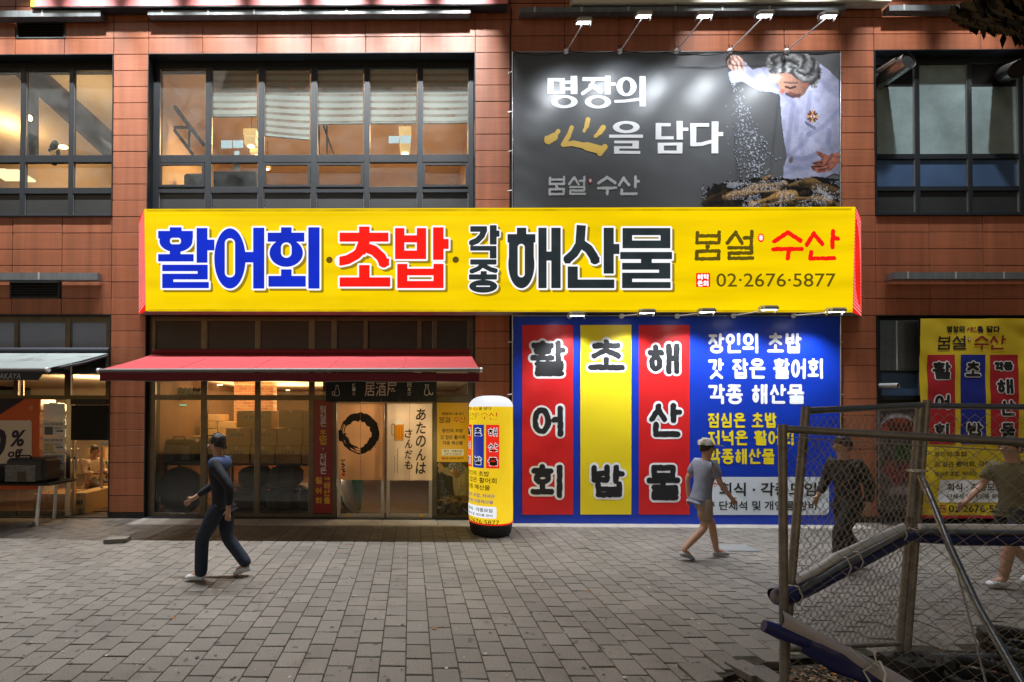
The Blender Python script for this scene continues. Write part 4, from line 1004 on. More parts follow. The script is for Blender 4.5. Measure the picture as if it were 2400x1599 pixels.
ink('hem', tiles(2158, 1208, 2440, 1215), L3, 'cloth_red', yb_)
CH = 0
# ------------------------------------------------------------------ floodlights over the banners
mat('lamp_glass', (.2, .2, .2), .3)
def flood(i, base, head, label, group, energy, lit=True, tilt=0.0, target=None, cone=135):
    f = thing('floodlight', label, 'floodlight', base, group)
    b = MB(); b.lathe((0, 0, 0), [(.045, -.012), (.05, 0), (.04, .02), (.015, .03)], 'white_paint', 12)
    o = b.build('base'); o.data.transform(Matrix.Rotation(math.pi/2, 4, 'X')); o.parent = f
    b = MB(); b.tube([base, head], .011, 'white_paint', 6); b.build('arm', f)
    h = Vector(head); d = (Vector(target)-h).normalized(); right = Vector((1, 0, 0)); upv = right.cross(d).normalized()   # housing faces the banner
    b = MB(); b.obox(h-d*.03, right*.115, upv*.075, d*.022, 'bracket')
    for k in range(-4, 5): b.obox(h-d*.06+right*(k*.024), right*.004, upv*.065, d*.014, 'bracket')
    b.obox(h-d*.0+right*.125, right*.006, upv*.02, d*.05, 'duct'); b.obox(h-d*.0-right*.125, right*.006, upv*.02, d*.05, 'duct')
    b.build('housing', f)
    b = MB(); b.obox(h-d*.006, right*.10, upv*.062, d*.004, 'lamp_led' if lit else 'lamp_glass'); b.build('lens', f)
    b = MB(); p = Vector(base); b.tube([p+Vector((.01, -.01, .03)), p+Vector((-.05, -.02, .09)), p+Vector((.03, .0, .11)), p+Vector((.09, .02, .02))], .005, 'black', 5); b.build('cable', f)
    if lit: lamp('flood_lamp', 'SPOT', h+d*.03, energy, (.88, .94, 1), .05, h+d, cone, .8, f)
    return f
nth = ['leftmost', 'second from the left', 'middle', 'second from the right', 'rightmost']
for i, (bx_, hx2) in enumerate(zip(((1327, 121), (1453, 121), (1585, 121), (1711, 120), (1843, 120)), ((1367, 55), (1507, 40), (1650, 40), (1790, 39), (1939, 41)))):
    base = P(*bx_, -.13); head = P(*hx2, -.88)
    flood(i, base, head, f'lit floodlight on an arm above the black banner, {nth[i]} of five', 'floodlights above the black banner', 62, True, 0, P(bx_[0]+8, 345, Y1))
for i, (bx_, hx2) in enumerate(zip(((1335, 741), (1457, 741), (1587, 741), (1719, 740), (1860, 740)), ((1352, 741), (1515, 735), (1655, 733), (1800, 727), (1957, 732)))):
    base = P(*bx_, -.28); head = P(*hx2, -.80)
    flood(i, base, head, f'floodlight between yellow sign and blue banner, {nth[i]} of five', 'floodlights above the blue banner', 135, True, 0, P(bx_[0]+15, 1120, Y2), 122)
# upper storey sign strip, cut by the top of the picture
emat('upper_red', (.85, .04, .05), .9); mat('upper_pink', (.80, .25, .26), .5); mat('upper_pale', (.62, .60, .50), .5); mat('upper_yellow', (.85, .6, .03), .5)
us = thing('upper_sign', 'red sign of the upper storey along the top left, with yellow end', 'sign', (XAT(600), -.3, P(600, 8, -.3).z))
b = MB(); zz = P(600, 12, -.17).z
b.box(XAT(72, -.17, 5), XAT(82, -.17, 5), -.17, -.02, zz, zz+1.1, 'upper_yellow'); b.box(XAT(82, -.17, 5), XAT(1190, -.17, 5), -.17, -.02, zz, zz+1.1, 'upper_pink')
b.box(XAT(72, -.17, 5), XAT(1190, -.17, 5), -.165, -.02, zz-.02, zz-.001, 'soffit'); b.build('sign_box', us)
us2 = thing('upper_sign', 'pale sign box of the upper storey along the top right', 'sign', (XAT(1700), -.3, zz))
b = MB(); b.box(XAT(1342, -.17, 5), XAT(2090, -.17, 5), -.17, -.02, P(1700, 5, -.17).z, zz+1.1, 'upper_pale'); b.build('sign_box', us2)
# the lamps that light the upper signs stand on arms just above the picture
for par, xs, e, e2 in ((us, [-8.2+1.15*k for k in range(9)], 2300, 1600), (us2, [5.6, 7.2, 8.8, 10.4], 1250, 700)):
    for x in xs:
        b = MB(); b.tube([(x, 0, 11.28), (x, -1.12, 11.36)], .012, 'white_paint', 6); b.build('lamp_arm', par)
        b = MB(); b.obox((x, -1.15, 11.38), (.12, 0, 0), (0, .07, 0), (0, 0, .02), 'bracket'); b.build('lamp_housing', par)
        lamp('wall_flood_lamp', 'SPOT', (x, -1.15, 11.34), e, (.97, .97, .97), .06, (x, 0, 7.9), 35, 1.0, par)
        lamp('street_flood_lamp', 'SPOT', (x, -1.15, 11.34), e2, (.94, .97, 1.0), .06, (x, -1.7, 0), 58, 1.0, par)
# ------------------------------------------------------------------ awnings
mat('awning_red', (.36, .028, .034), .75, streak=.10, var=.06, vs=6, bump=.15, bs=200, sheen=1)
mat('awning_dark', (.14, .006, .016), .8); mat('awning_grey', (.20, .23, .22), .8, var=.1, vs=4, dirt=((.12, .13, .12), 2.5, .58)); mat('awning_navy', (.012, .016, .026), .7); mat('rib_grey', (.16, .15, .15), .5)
def awning(name, label, back, front, Yb, Yf, fabm, valm, seams, tx=None):
    (bl, br), (fl, fr) = back, front
    zb_ = P((bl[0]+br[0])/2, (bl[1]+br[1])/2, Yb).z
    q = [P(*bl, Yb), P(*br, Yb), P(*fr, Yf), P(*fl, Yf)]
    t = thing(name, label, 'awning', ((q[0].x+q[1].x)/2, Yb, q[0].z))
    nx, ny = 40, 14; rows = []
    for j in range(ny+1):
        v = j/ny; row = []
        for i in range(nx+1):
            u_ = i/nx; p = q[0].lerp(q[1], u_).lerp(q[3].lerp(q[2], u_), v)
            sag = -.02*math.sin(math.pi*v)*(.6+.4*math.sin(u_*seams*math.pi)**2); row.append(p+Vector((0, 0, sag)))
        rows.append(row)
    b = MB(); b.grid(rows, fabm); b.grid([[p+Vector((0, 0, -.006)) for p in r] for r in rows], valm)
    for k in range(1, seams):
        u_ = k/seams; i = int(u_*nx); b.tube([rows[j][i]+Vector((0, 0, .001)) for j in range(ny+1)], .0035, fabm, 4)
    b.build('canopy_fabric', t)
    b = MB(); b.tube([q[3]+Vector((-.01, 0, -.02)), q[2]+Vector((.01, 0, -.02))], .032, 'rib_grey', 10); b.build('front_bar', t)
    b = MB()
    for p, s_ in ((q[3], -1), (q[2], 1)): b.tube([p+Vector((s_*.01, 0, -.02)), p+Vector((s_*.045, 0, -.02))], .038, 'white_paint', 10)
    b.build('end_cap', t)
    b = MB(); b.tube([q[0]+Vector((0, .04, .05)), q[1]+Vector((0, .04, .05))], .06, valm, 10); b.build('roller', t)
    return t, q
aw, q = awning('awning', 'red fabric awning stretched over the shopfront under the yellow sign', ((357, 831), (1104, 831)), ((236, 866), (1123, 864)), -.06, -1.345, 'awning_red', 'awning_dark', 5)
b = MB(); zt_, zv = q[3].z-.05, P(680, 894, -1.36).z; rows = []
for j in range(5):
    rows.append([(q[3].x+(q[2].x-q[3].x)*i/60, -1.365+.006*math.sin(i*.9)*j/4, zt_+(zv-zt_)*j/4+.006*math.sin(i*.5)*(j == 4)) for i in range(61)])
b.grid(rows, 'awning_dark'); b.tube([(p[0], p[1]-.001, p[2]) for p in rows[-1]], .005, 'awning_grey', 4, rr=None); b.build('valance', aw)
b = MB()
for x in (q[3].x+.9, q[2].x-.9):
    b.tube([(x, -.05, 2.82), (x+(.5 if x < 0 else -.5), -.7, 2.70), (x, -1.30, 2.60)], .022, 'white_paint', 8)
b.build('folding_arm', aw)
aw2, q = awning('awning', 'grey green awning with a navy valance over the shop at the left edge', ((-420, 828), (254, 828)), ((-700, 864), (108, 864)), -.06, -1.30, 'awning_grey', 'awning_navy', 5)
b = MB(); A = q[2]; zt_ = A.z-.05; xr = A.x; zv = P(40, 891, -1.31).z
b.face([(q[3].x, -1.315, zv), (P(91, 891, -1.31).x, -1.315, zv), (xr-.01, -1.315, zt_), (q[3].x, -1.315, zt_)], 'awning_navy'); b.build('valance', aw2)
mat('text_pale', (.32, .36, .40), .6)
ink('lettering', font_polys('AKAYA', -2, 875, 48, 888, .004, slant=.2), on(-1.32), 'text_pale', aw2)
b = MB(); p = P(252, 834, -.1); b.tube([p, P(200, 850, -.7), q[2]+Vector((-.08, .06, -.03))], .022, 'iron', 8); b.build('folding_arm', aw2)
# ------------------------------------------------------------------ inflatable advertising column
CX, CY, CR = 0, 0, .355
cb = G(1150, 1249); CX, CY = cb.x, cb.y
zc_t = 2.20
emat('col_yellow', (1.0, .66, .02), .94, var=.22, vs=1.3, stretch=(1, 1, .6)); emat('col_white', (.92, .94, 1), .9); emat('col_red', (.9, .03, .015), .85); emat('col_blue', (.02, .04, .42), .7); emat('col_black', (.02, .016, .004), .5); emat('col_text_red', (.62, .06, .01), .7)
icn = thing('advertising_column', 'inflated glowing yellow advertising column on a black base beside the doors', 'inflatable column', (CX, CY, 0))
b = MB(); prof = [(CR*.93, .195), (CR*.99, .23)]
for i in range(12): z = .26+(2.0-.26)*i/11; prof.append((CR*(1+.006*math.sin(i*1.7)), z))
prof += [(CR*.995, 2.06)]
b.lathe((CX, CY, 0), prof, 'col_yellow', 48, False); b.build('tube', icn)
b = MB(); rows = []
for i in range(9):
    a = i/8*math.pi/2*.98; r = CR*.995*math.cos(a)**.62 if i else CR*.995; z = 2.06+.185*math.sin(a)
    rows.append([(CX+(r+.006*math.cos(t*12)*math.sin(min(i, 3)))*math.cos(t*math.pi/24), CY+r*math.sin(t*math.pi/24), z) for t in range(48)])
b.grid(rows, 'col_white', True, True); b.face(rows[-1], 'col_white'); b.build('cap', icn)
def cyl(off=.004):      # u = arc angle in degrees from straight ahead (right positive), v = height in millimetres downward
    def f(u, v):
        a = R(u); r = CR*1.006+off; return Vector((CX+r*math.sin(a), CY-r*math.cos(a), v/1000.0*-1))
    return f
zz_ = lambda py: -((1.916-(py-974)*(D+CY-CR*.8)/F)*1000)
def cq(a0, y0, a1, y1): return [[(a0+(a1-a0)*k/6, zz_(y0)), (a0+(a1-a0)*(k+1)/6, zz_(y0)), (a0+(a1-a0)*(k+1)/6, zz_(y1)), (a0+(a1-a0)*k/6, zz_(y1))] for k in range(6)]
def fine(polys):       # cut long faces so lettering follows the curve
    out = []
    for p in polys: out.append(p)
    return out
for a0, a1, m in ((-98, -66, 'col_red'), (-61, -27, 'col_blue'), (-22, 11, 'col_red')): ink('stripe', cq(a0, 995, a1, 1096), cyl(), m, icn)
def ctext(t, a0, y0, a1, y1, m, bold=.015, off=.004): ink('lettering', font_polys(t, a0, zz_(y0), a1, zz_(y1), bold), cyl(off), m, icn)
def cglyph(lst):
    for ch, a0, y0, a1, y1 in lst:
        S = SDF(a0, 0, a1, (y1-y0)/(101.0)*100*.62, .5, 6); hh = (y1-y0)*.62
        syllable(S, ch, a0, 0, a1, hh, 1.0)
        f = cyl(.010); g_ = lambda u, v: f(u, zz_(y0+v/.62)); f2 = cyl(.007); g2 = lambda u, v: f2(u, zz_(y0+v/.62))
        ink('lettering_outline', S.polys(.9), g2, 'col_white', icn); ink('lettering', S.polys(), g_, 'col_black', icn)
cglyph([('활', -93, 1003, -71, 1020), ('어', -93, 1036, -71, 1053), ('회', -93, 1071, -71, 1089), ('초', -55, 1003, -33, 1021), ('밥', -55, 1070, -33, 1088), ('해', -17, 1003, 7, 1021), ('산', -17, 1038, 7, 1056), ('물', -17, 1071, 7, 1089)])
for t, a0, y0, a1, y1 in (('명장의', -88, 953, -68, 961), ('을 담다', -41, 953, -9, 961), ('장인의 초밥', -90, 1103, -14, 1115), ('갓 잡은 활어회', -96, 1118, 4, 1131), ('각종 해산물', -88, 1135, -12, 1147)): ctext(t, a0, y0, a1, y1, 'col_black')
ctext('心', -62, 953, -44, 961, 'col_text_red'); ctext('점심은 초밥, 저녁은', -94, 1156, 0, 1165, 'col_blue', .01); ctext('활어회 각종해산물', -92, 1170, -4, 1178, 'col_blue', .01)
Tc = lambda u, v: cyl()(u, zz_(v)); Td = lambda u, v: cyl(.007)(u, zz_(v))
def clogo():
    fx = lambda px, py: Tc(-88+(px-0)*1.0, 966+py*.22)
    logo(fx, 0, 0, 96, 82, icn, 'col_black', 'col_text_red', 'col_text_red', ('col_white', lambda px, py: Td(-88+px, 966+py*.22)), k=.75, g=.7)
clogo()
CH = 4
S = SDF(-98, 0, 6, 40, .8); S.box(-98, 2, 4, 40, False, 5); ink('text_panel', S.polys(), lambda u, v: Tc(u, 1183+v*.72), 'col_white', icn); CH = 0
ctext('회식 · 각종모임', -82, 1189, -6, 1198, 'col_black', .02, .008); ctext('단체석 및 개인룸 완비', -90, 1202, -6, 1208, 'col_black', .015, .008); ctext('02·2676·5877', -94, 1216, 11, 1226, 'col_black', .004)
b = MB(); b.lathe((CX, CY, 0), [(CR*1.0, .20), (CR*1.012, .212), (CR*1.005, .225)], 'col_red', 48, False)
b.build('hem', icn)
b = MB(); b.lathe((CX, CY, 0), [(.30, .012), (.315, .02), (.335, .12), (.338, .13), (.345, .135), (.348, .19), (.33, .20)], 'rubber', 40); 
for k in range(3): b.lathe((CX, CY, 0), [(.325+k*.006, .045+k*.04), (.331+k*.006, .05+k*.04), (.327+k*.006, .056+k*.04)], 'rubber', 40, False)
for a in range(6): b.obox((CX+.26*math.cos(a*1.047+.4), CY+.26*math.sin(a*1.047+.4), .008), (.05, 0, 0), (0, .05, 0), (0, 0, .008), 'rubber')
b.build('base', icn)
lamp('column_fill', 'POINT', (CX-.62, CY-.05, 1.3), 13, (1, .78, .25), .3, parent=icn)  # unseen fill added beside the column to brighten poster and curtains
# ------------------------------------------------------------------ shop door curtains, poster, vertical sign
mat('cotton', (.52, .40, .29), .85, var=.08, vs=5, bump=.5, bs=7); mat('cotton_pale', (.62, .53, .42), .85, var=.08, vs=5, bump=.5, bs=7); mat('ink_cloth', (1, 1, 1), .85, attr='ink', bump=1.0, bs=13, trans=.45); mat('noren_navy', (.014, .018, .028), .85, var=.2, vs=5); mat('noren_white', (.62, .60, .58), .8); mat('noren_pink', (.62, .50, .47), .8)
def curtain(label, px, m, Y=-.0, seed=0, bgc=(.7, .6, .5)):
    x0, y0, x1, y1 = px; t = thing('door_curtain', label, 'curtain', P((x0+x1)/2, y0, Y))
    pc = Paint(x0, y0, x1, y1, .9, bgc); return t, pc
def wavy(Y, x0, x1, y0, y1, seed, amp=.012):
    def f(px, py):
        u, v = (px-x0)/(x1-x0), (py-y0)/(y1-y0); n = float(vnoise(np.array(px*1.0+py*.5), np.array(py*.6), 22, seed))-.5
        return P(px, py, Y)+Vector((0, amp*(.2+v)*math.sin(u*17+seed)+n*.012, 0))
    return f
YC = -.02
t, pc = curtain('cream door curtain with a black brushed ring, left of the two', (793, 945, 898, 1125), 'cotton', YC, 1, (.78, .60, .44))
n = vnoise(pc.X, pc.Y, 30, 3); pc.C *= (.9+.2*n)[..., None]
def K5(x, y): return (700+x/3.563, 850+y/3.563)
cx, cy = K5(510, 590); th = np.arctan2(pc.Y-cy, pc.X-cx); rr_ = np.hypot((pc.X-cx)/1.0, (pc.Y-cy)/1.06)
wob = 3*(vnoise(th*6, rr_*0, 1, 4)-.5); ro, ri = 45.5+wob, 29+4*np.sin(th-1.0)+2*wob
fr = vnoise(th*3+9, rr_*1.0, 2.2, 6); thin = np.clip((np.cos(th-2.6)-.2)*1.2, 0, 1)
m = (rr_ < ro) & (rr_ > ri+0) & ~((fr > .52) & (rr_ > 0) & (thin > .35) & (rr_ < ro-3)); pc.C[m] = (.10, .095, .09)
pc.stroke([K5(350, 600), K5(400, 640), K5(420, 700)], 5, (.10, .095, .09), .9); pc.stroke([K5(345, 580), K5(352, 640)], 5, (.10, .095, .09))
r3 = np.random.default_rng(3)
for _ in range(14): a = r3.uniform(.2, 2.0); q_ = 46+abs(r3.normal(0, 6)); pc.blob(cx+q_*math.cos(a), cy+q_*math.sin(a), 1.2, 1.2, (.1, .09, .08), .9, .4)
for pts in (((355,820),(385,812)), ((372,835),(360,850),(385,855),(362,878)), ((360,895),(380,888),(372,915),(388,910))): pc.stroke([K5(*a) for a in pts], 1.3, (.1, .09, .08))
pc.poly([K5(360,925), K5(386,925), K5(386,950), K5(360,950)], (.72, .25, .12), .9)
pc.stroke([(845, 945), (845, 1125)], .7, (.45, .34, .25), .8)
pc.build('cloth', wavy(YC, 793, 898, 945, 1125, 1), 'ink_cloth', t)
t, pc = curtain('cream door curtain with a beer mug and brush lettering, right of the two', (907, 946, 1013, 1126), 'cotton', YC, 2, (.86, .78, .68))
n = vnoise(pc.X, pc.Y, 30, 5); pc.C *= (.92+.16*n)[..., None]
pc.poly([K5(798,520), K5(872,515), K5(872,645), K5(802,645)], (.80, .52, .10)); pc.poly([K5(798,520), K5(872,515), K5(868,470), K5(850,480), K5(830,465), K5(800,490)], (.88, .84, .78)); pc.stroke([K5(797,515), K5(776,520), K5(778,600), K5(800,610)], 1.6, (.62, .55, .46))
for xx in (815, 838, 858): pc.stroke([K5(xx, 530), K5(xx, 640)], .7, (.62, .36, .05), .8)
pc.stroke([K5(798,515), K5(800,650), K5(872,650), K5(873,515)], .9, (.45, .36, .26), .8)
for yy in range(720, 920, 16): pc.stroke([K5(826, yy), K5(822+8*((yy//16) % 2), yy+9)], .7, (.2, .17, .14), .9); pc.stroke([K5(802, yy+60), K5(806-6*((yy//16) % 2), yy+67)], .6, (.25, .2, .17), .8 if yy < 860 else 0)
pc.stroke([(960, 946), (960, 1126)], .6, (.6, .5, .4), .8)
fw = wavy(YC, 907, 1013, 946, 1126, 2); pc.build('cloth', fw, 'ink_cloth', t)
fw2 = lambda a, c: fw(a, c)+Vector((0, -.006, 0))
for i, ch in enumerate('あたのんは'): ink('lettering', font_polys(ch, *K5(978, 385+i*112), *K5(1062, 385+i*112+98), .02, slant=.12), fw2, 'print_black', t)
for i, ch in enumerate('さんだも'): ink('lettering', font_polys(ch, *K5(885, 555+i*88), *K5(950, 555+i*88+72), .02, slant=.12), fw2, 'print_black', t)
t = thing('shop_curtain', 'short navy shop curtain with white lettering hung under the red awning', 'curtain', P(893, 895, -.05))
YN = -.06
for k in range(6):
    x0, x1 = 764+k*43.4, 764+(k+1)*43.4-.8; b = MB(); rows = []
    for j in range(7):
        v = j/6; rows.append([P(x0+(x1-x0)*i/8, 890+(942-890)*v, YN)+Vector((0, .004*v*math.sin(i*.8+k*1.7), 0)) for i in range(9)])
    b.grid(rows, 'noren_navy'); b.build('cloth_panel', t)
Ln = on(YN-.018)
for i, ch in enumerate('ビール'): ink('lettering', font_polys(ch if ch != 'ー' else 'ㅣ', *K5(448, 172+i*36), *K5(474, 172+i*36+30), .015), Ln, 'noren_white', t)
for i, ch in enumerate('居酒屋'): ink('lettering', font_polys(ch, *K5(552+i*92, 164), *K5(552+i*92+84, 280), .004), Ln, 'noren_pink', t)
for i, ch in enumerate('日本酒'): ink('lettering', font_polys(ch, *K5(908, 168+i*38), *K5(940, 168+i*38+34), .018), Ln, 'noren_white', t)
S = SDF(775, 895, 800, 935, .5, 4)
S.line([K5(p[0], p[1]) for p in ((312,190),(330,190),(330,212),(340,240),(340,270),(325,278),(302,276),(300,245),(312,212),(312,190))], .6); S.line([K5(p[0], p[1]) for p in ((278,245),(300,245),(296,272),(282,274),(278,245))], .6); ink('lettering', S.polys(), Ln, 'noren_white', t)
S = SDF(990, 895, 1020, 935, .5, 4)
S.line([K5(p[0], p[1]) for p in ((1055,185),(1085,185),(1078,205),(1088,235),(1090,262),(1070,275),(1050,265),(1052,235),(1066,205),(1055,185))], .6); S.line([K5(p[0], p[1]) for p in ((1095,250),(1100,268),(1115,268),(1120,250))], .7); ink('lettering', S.polys(), Ln, 'noren_white', t)
b = MB(); b.tube([P(762, 889, YN), P(1026, 889, YN)], .014, 'wood', 6); b.build('rod', t)
# poster by the doors
mat('poster_yellow', (.62, .36, .012), .35); mat('poster_red', (.45, .03, .012), .4)
t = thing('poster', 'yellow poster with a photograph of the chef between the doors and the yellow column', 'poster', P(1060, 1207, YS-.01))
YP = YS-.02; Lp = on(YP); Lq = on(YP-.003)
b = MB(); q_ = rect(1024, 944, 1098, 1207, YP+.004); b.box(q_[0], q_[1], YP+.004, YP+.012, q_[2], q_[3], 'poster_yellow'); b.build('sheet', t)
for tx, a0, y0, a1, y1, m in (('명장의', 1036, 967, 1057, 973, 'print_black'), ('心', 1058, 967, 1066, 973, 'poster_red'), ('을 담다', 1067, 967, 1087, 973, 'print_black'), ('장인의 초밥', 1036, 1005, 1085, 1014, 'print_black'), ('갓 잡은 활어회', 1032, 1020, 1090, 1030, 'print_black'), ('각종 해산물', 1037, 1034, 1085, 1043, 'print_black'), ('02·2676·5877', 1043, 1072, 1087, 1077, 'print_black')): ink('lettering', font_polys(tx, a0, y0, a1, y1, .02), Lp, m, t)
ink('text_panel', quad(1035, 1053, 1087, 1068), Lp, 'cloth_white', t); ink('lettering', font_polys('회식 · 각종모임', 1040, 1055, 1083, 1060, .02), Lq, 'print_black', t); ink('lettering', font_polys('단체석 및 개인룸 완비', 1042, 1062, 1082, 1066, .01), Lq, 'print_black', t); ink('lettering_box', quad(1036, 1072, 1042, 1077), Lp, 'poster_red', t)
logo(Lp, 1030, 977, 1092, 991, t, 'print_black', 'poster_red', 'poster_red', ('cloth_white', Lq), k=.8, g=.5)
pp = Paint(1024, 1083, 1098, 1207, .8, (.12, .10, .05)); chef(pp, lambda x, y: (1024+(x-290)*.098, 1083+(y-360)*.116), 1.0); pp.C *= .8; pp.build('printed_photo', Lp, 'ink', t)
# red vertical sign between the shop windows and the doors
t = thing('vertical_sign', 'narrow dark red vertical sign with white and yellow letters left of the doors', 'sign', P(757, 1203, YS-.02))
mat('vsign_red', (.20, .004, .010), .4); mat('vsign_gold', (.55, .30, .012), .5); mat('vsign_white', (.50, .46, .50), .5)
q_ = rect(735, 938, 780, 1203, YS-.02); b = MB(); b.box(q_[0], q_[1], YS-.02, YS+.03, q_[2], q_[3], 'vsign_red', .004); b.build('board', t)
def K6(x, y): return (340+x/4.357, 880+y/4.357)
Lv = on(YS-.024)
def vtext(lst, r, m, w_=64):
    S = SDF(735, 938, 780, 1203, .5, 4)
    for ch, x, y, sz in lst:
        a, c = K6(x, y), K6(x+sz, y+sz*1.04); syllable(S, ch, *a, *c, r) if ch != '·' else S.cap(*K6(x, y), *K6(x, y), 1.6)
    ink('lettering', S.polys(), Lv, m, t)
vtext([('점',1784,312,66), ('심',1784,384,66), ('은',1786,455,66), ('·',1818,748,10), ('저',1784,795,66), ('녁',1784,868,66), ('은',1786,938,66)], 1.15, 'vsign_white')
vtext([('초',1780,555,76), ('밥',1780,630,76), ('활',1740,1038,68), ('어',1742,1145,62), ('회',1742,1245,62), ('해',1824,1090,66), ('산',1824,1165,66), ('물',1824,1242,66)], 1.35, 'vsign_gold')
vtext([('각',1826,1040,30), ('종',1858,1040,30)], .6, 'vsign_gold')
# ------------------------------------------------------------------ things in the upper windows
mat('blind_cloth', (.36, .41, .42), .8, trans=.25, var=.05, vs=8)
glass('blind_sheer', tint=(.62, .52, .42), dust=.9, gloss=.0, dcol=(.30, .27, .24), ds=60, streak=(1, 1, 1))
YBL = YW+.055
bl_lab = ['zebra roller blind drawn shortest, above the two blue papers', 'zebra roller blind hanging crooked and lowest of all', 'zebra roller blind over the window left of the paper lantern column', 'zebra roller blind directly above the lit paper lantern near the middle of the building', 'zebra roller blind in the window nearest the black banner']
for j, (c0, c1, yl, yr) in enumerate(((494, 602, 277, 276), (618, 726, 321, 331), (742, 851, 294, 293), (866, 976, 293, 292), (991, 1096, 292, 291))):
    t = thing('roller_blind', bl_lab[j], 'blind', P((c0+c1)/2, 162, YBL), 'zebra blinds of the middle office window')
    b = MB(); a = 163.0; k = 0; N_ = 12
    tot = max(yl, yr)-163
    while a < 163+tot-5:
        h_ = 9.5 if k % 2 == 0 else 6.3; e = min(a+h_, 163+tot-5)
        def yy(v, u_): f = (v-163)/(tot-5); lo = yl+(yr-yl)*u_; return 163+f*(lo-5-163)+1.5*math.sin(u_*3.1)*f
        up_, lo_ = [], []
        for i in range(N_+1):
            u_ = i/N_; x = c0+(c1-c0)*u_; up_.append(P(x, yy(a, u_), YBL)); lo_.append(P(x, yy(e, u_), YBL))
        b.grid([up_, lo_], 'blind_cloth' if k % 2 == 0 else 'blind_sheer', False); a = e; k += 1
    b.build('blind_fabric', t)
    b = MB(); b.tube([P(c0, yl-3, YBL), P(c1, yr-3, YBL)], .016, 'blind_cloth', 6); b.build('bottom_rail', t)
    b = MB(); b.tube([P(c0, 162, YBL), P(c1, 162, YBL)], .03, 'frame_edge', 8); b.build('roller', t)
def pendant(label, px0, px1, y0, y1, Y, n=2):
    c = P((px0+px1)/2, y0, Y); t = thing('pendant_lamp', label, 'lamp', c, 'paper lanterns in the office')
    hw = (P(px1, y0, Y).x-P(px0, y0, Y).x)/2; z1 = c.z; z0 = P((px0+px1)/2, y1, Y).z; h = (z1-z0)/n
    for k in range(n):
        b = MB(); w_ = hw*(1-.10*k); b.box(c.x-w_, c.x+w_, Y-w_*.8, Y+w_*.8, z1-h*(k+1)+.01, z1-h*k-.01, 'lantern', .01); b.build('lamp_shade', t)
    b = MB(); b.tube([(c.x, Y, z1), (c.x, Y, z1+.6)], .006, 'iron', 5); b.build('cord', t)
    b = MB(); b.ball((c.x, Y, z0-.005), hw*.55, hw*.45, .02, 'lamp_hot'); b.build('bulb', t)
emat('lantern', (1, .62, .22), 1.05, var=.3, vs=3)
pendant('stacked square paper lantern beside the two blue papers', 574, 604, 307, 343, 1.3); pendant('small square paper lantern below the stacked one', 589, 617, 344, 366, 1.9, 1)
pendant('stacked square paper lantern in the fifth window, behind a blue paper', 935, 964, 302, 360, 1.2, 3); pendant('faint square paper lantern low behind the third window', 620, 634, 389, 397, 2.6, 1)
def flat(name, label, cat, px, Y, m, group=None, th=.003):
    b = MB(); q = rect(*px, Y); b.box(q[0], q[1], Y, Y+th, q[2], q[3], m); c = ((q[0]+q[1])/2, Y, q[2]); return b.build(name, None, label, cat, group, loc=c)
YPN = YW+.04
g_ = 'papers stuck inside the office windows'
flat('paper_notice', 'left blue paper of the pair on the second window', 'paper', (518, 329, 544, 348), YPN, 'blue_paper', g_); flat('paper_notice', 'right blue paper of the pair on the second window', 'paper', (546, 329, 570, 347), YPN, 'blue_paper', g_)
flat('paper_notice', 'blue paper left of the stacked lantern in the fifth window', 'paper', (911, 319, 935, 336), YPN, 'blue_paper', g_); flat('paper_notice', 'blue paper in front of the stacked lantern in the fifth window', 'paper', (938, 318, 963, 336), YPN, 'blue_paper', g_)
flat('paper_notice', 'small pale paper low on the second window', 'paper', (549, 354, 561, 364), YPN, 'blue_paper', g_); flat('paper_notice', 'pale paper on the lower pane of the second window', 'paper', (549, 384, 562, 400), YPN, 'blue_paper', g_)
flat('framed_picture', 'framed picture on the brown office wall in the first window', 'picture', (396, 280, 409, 335), 1.6, 'carton_light')
b = MB(); q = rect(500, 402, 600, 445, .9); b.box(q[0], q[1], .9, 1.5, q[2]-.3, q[3], 'black'); b.build('office_desk', None, 'dark desk behind the lower pane of the second office window', 'desk', loc=(q[0], .9, q[2]))
def ochair(px, y0, y1, Y, label):
    c = P(px, y1, Y); z1 = P(px, y0, Y).z; t = thing('office_chair', label, 'chair', (c.x, Y, c.z-.3), 'office chairs')
    b = MB(); b.box(c.x-.25, c.x+.25, Y-.05, Y+.06, c.z-.1, z1, 'black', .05); b.build('backrest', t)
    b = MB(); b.box(c.x-.27, c.x+.27, Y+.06, Y+.5, c.z-.25, c.z-.12, 'black', .04); b.build('seat', t)
ochair(458, 407, 440, 1.4, 'dark office chair behind the lower pane of the first window')
def strip_lights(label, px, Y):
    b = MB(); q = rect(*px, Y); b.box(q[0], q[1], Y, Y+.5, q[2], q[2]+.05, 'lamp_warm'); b.build('ceiling_light', None, label, 'light', 'lit ceiling panels in the left office', loc=(q[0], Y, q[2]))
strip_lights('glowing ceiling panel at the left edge of the left office window', (-30, 386, 12, 400), 2.6); strip_lights('glowing ceiling panel second from the left edge of the left office window', (12, 386, 43, 402), 2.4)
p = P(70, 277, .9); b = MB(); b.ball(tuple(p), .045, .045, .06, 'lamp_hot'); b.tube([p, p+Vector((0, 0, .9))], .006, 'iron', 5); b.build('wall_lamp', None, 'small bare bulb lit beside the dark post in the left office', 'lamp', loc=tuple(p))
p = P(148, 345, 1.0); b = MB(); b.ball(tuple(p), .10, .06, .035, 'lamp_hot'); b.build('spot_lamp', None, 'oval yellow lamp glowing beside the plant in the left office', 'lamp', loc=tuple(p))
t = thing('office_plant', 'small potted plant with round leaves in the left office window', 'plant', P(126, 366, .8)); mat('leaf', (.03, .055, .02), .5, var=.3, vs=30)
b = MB()
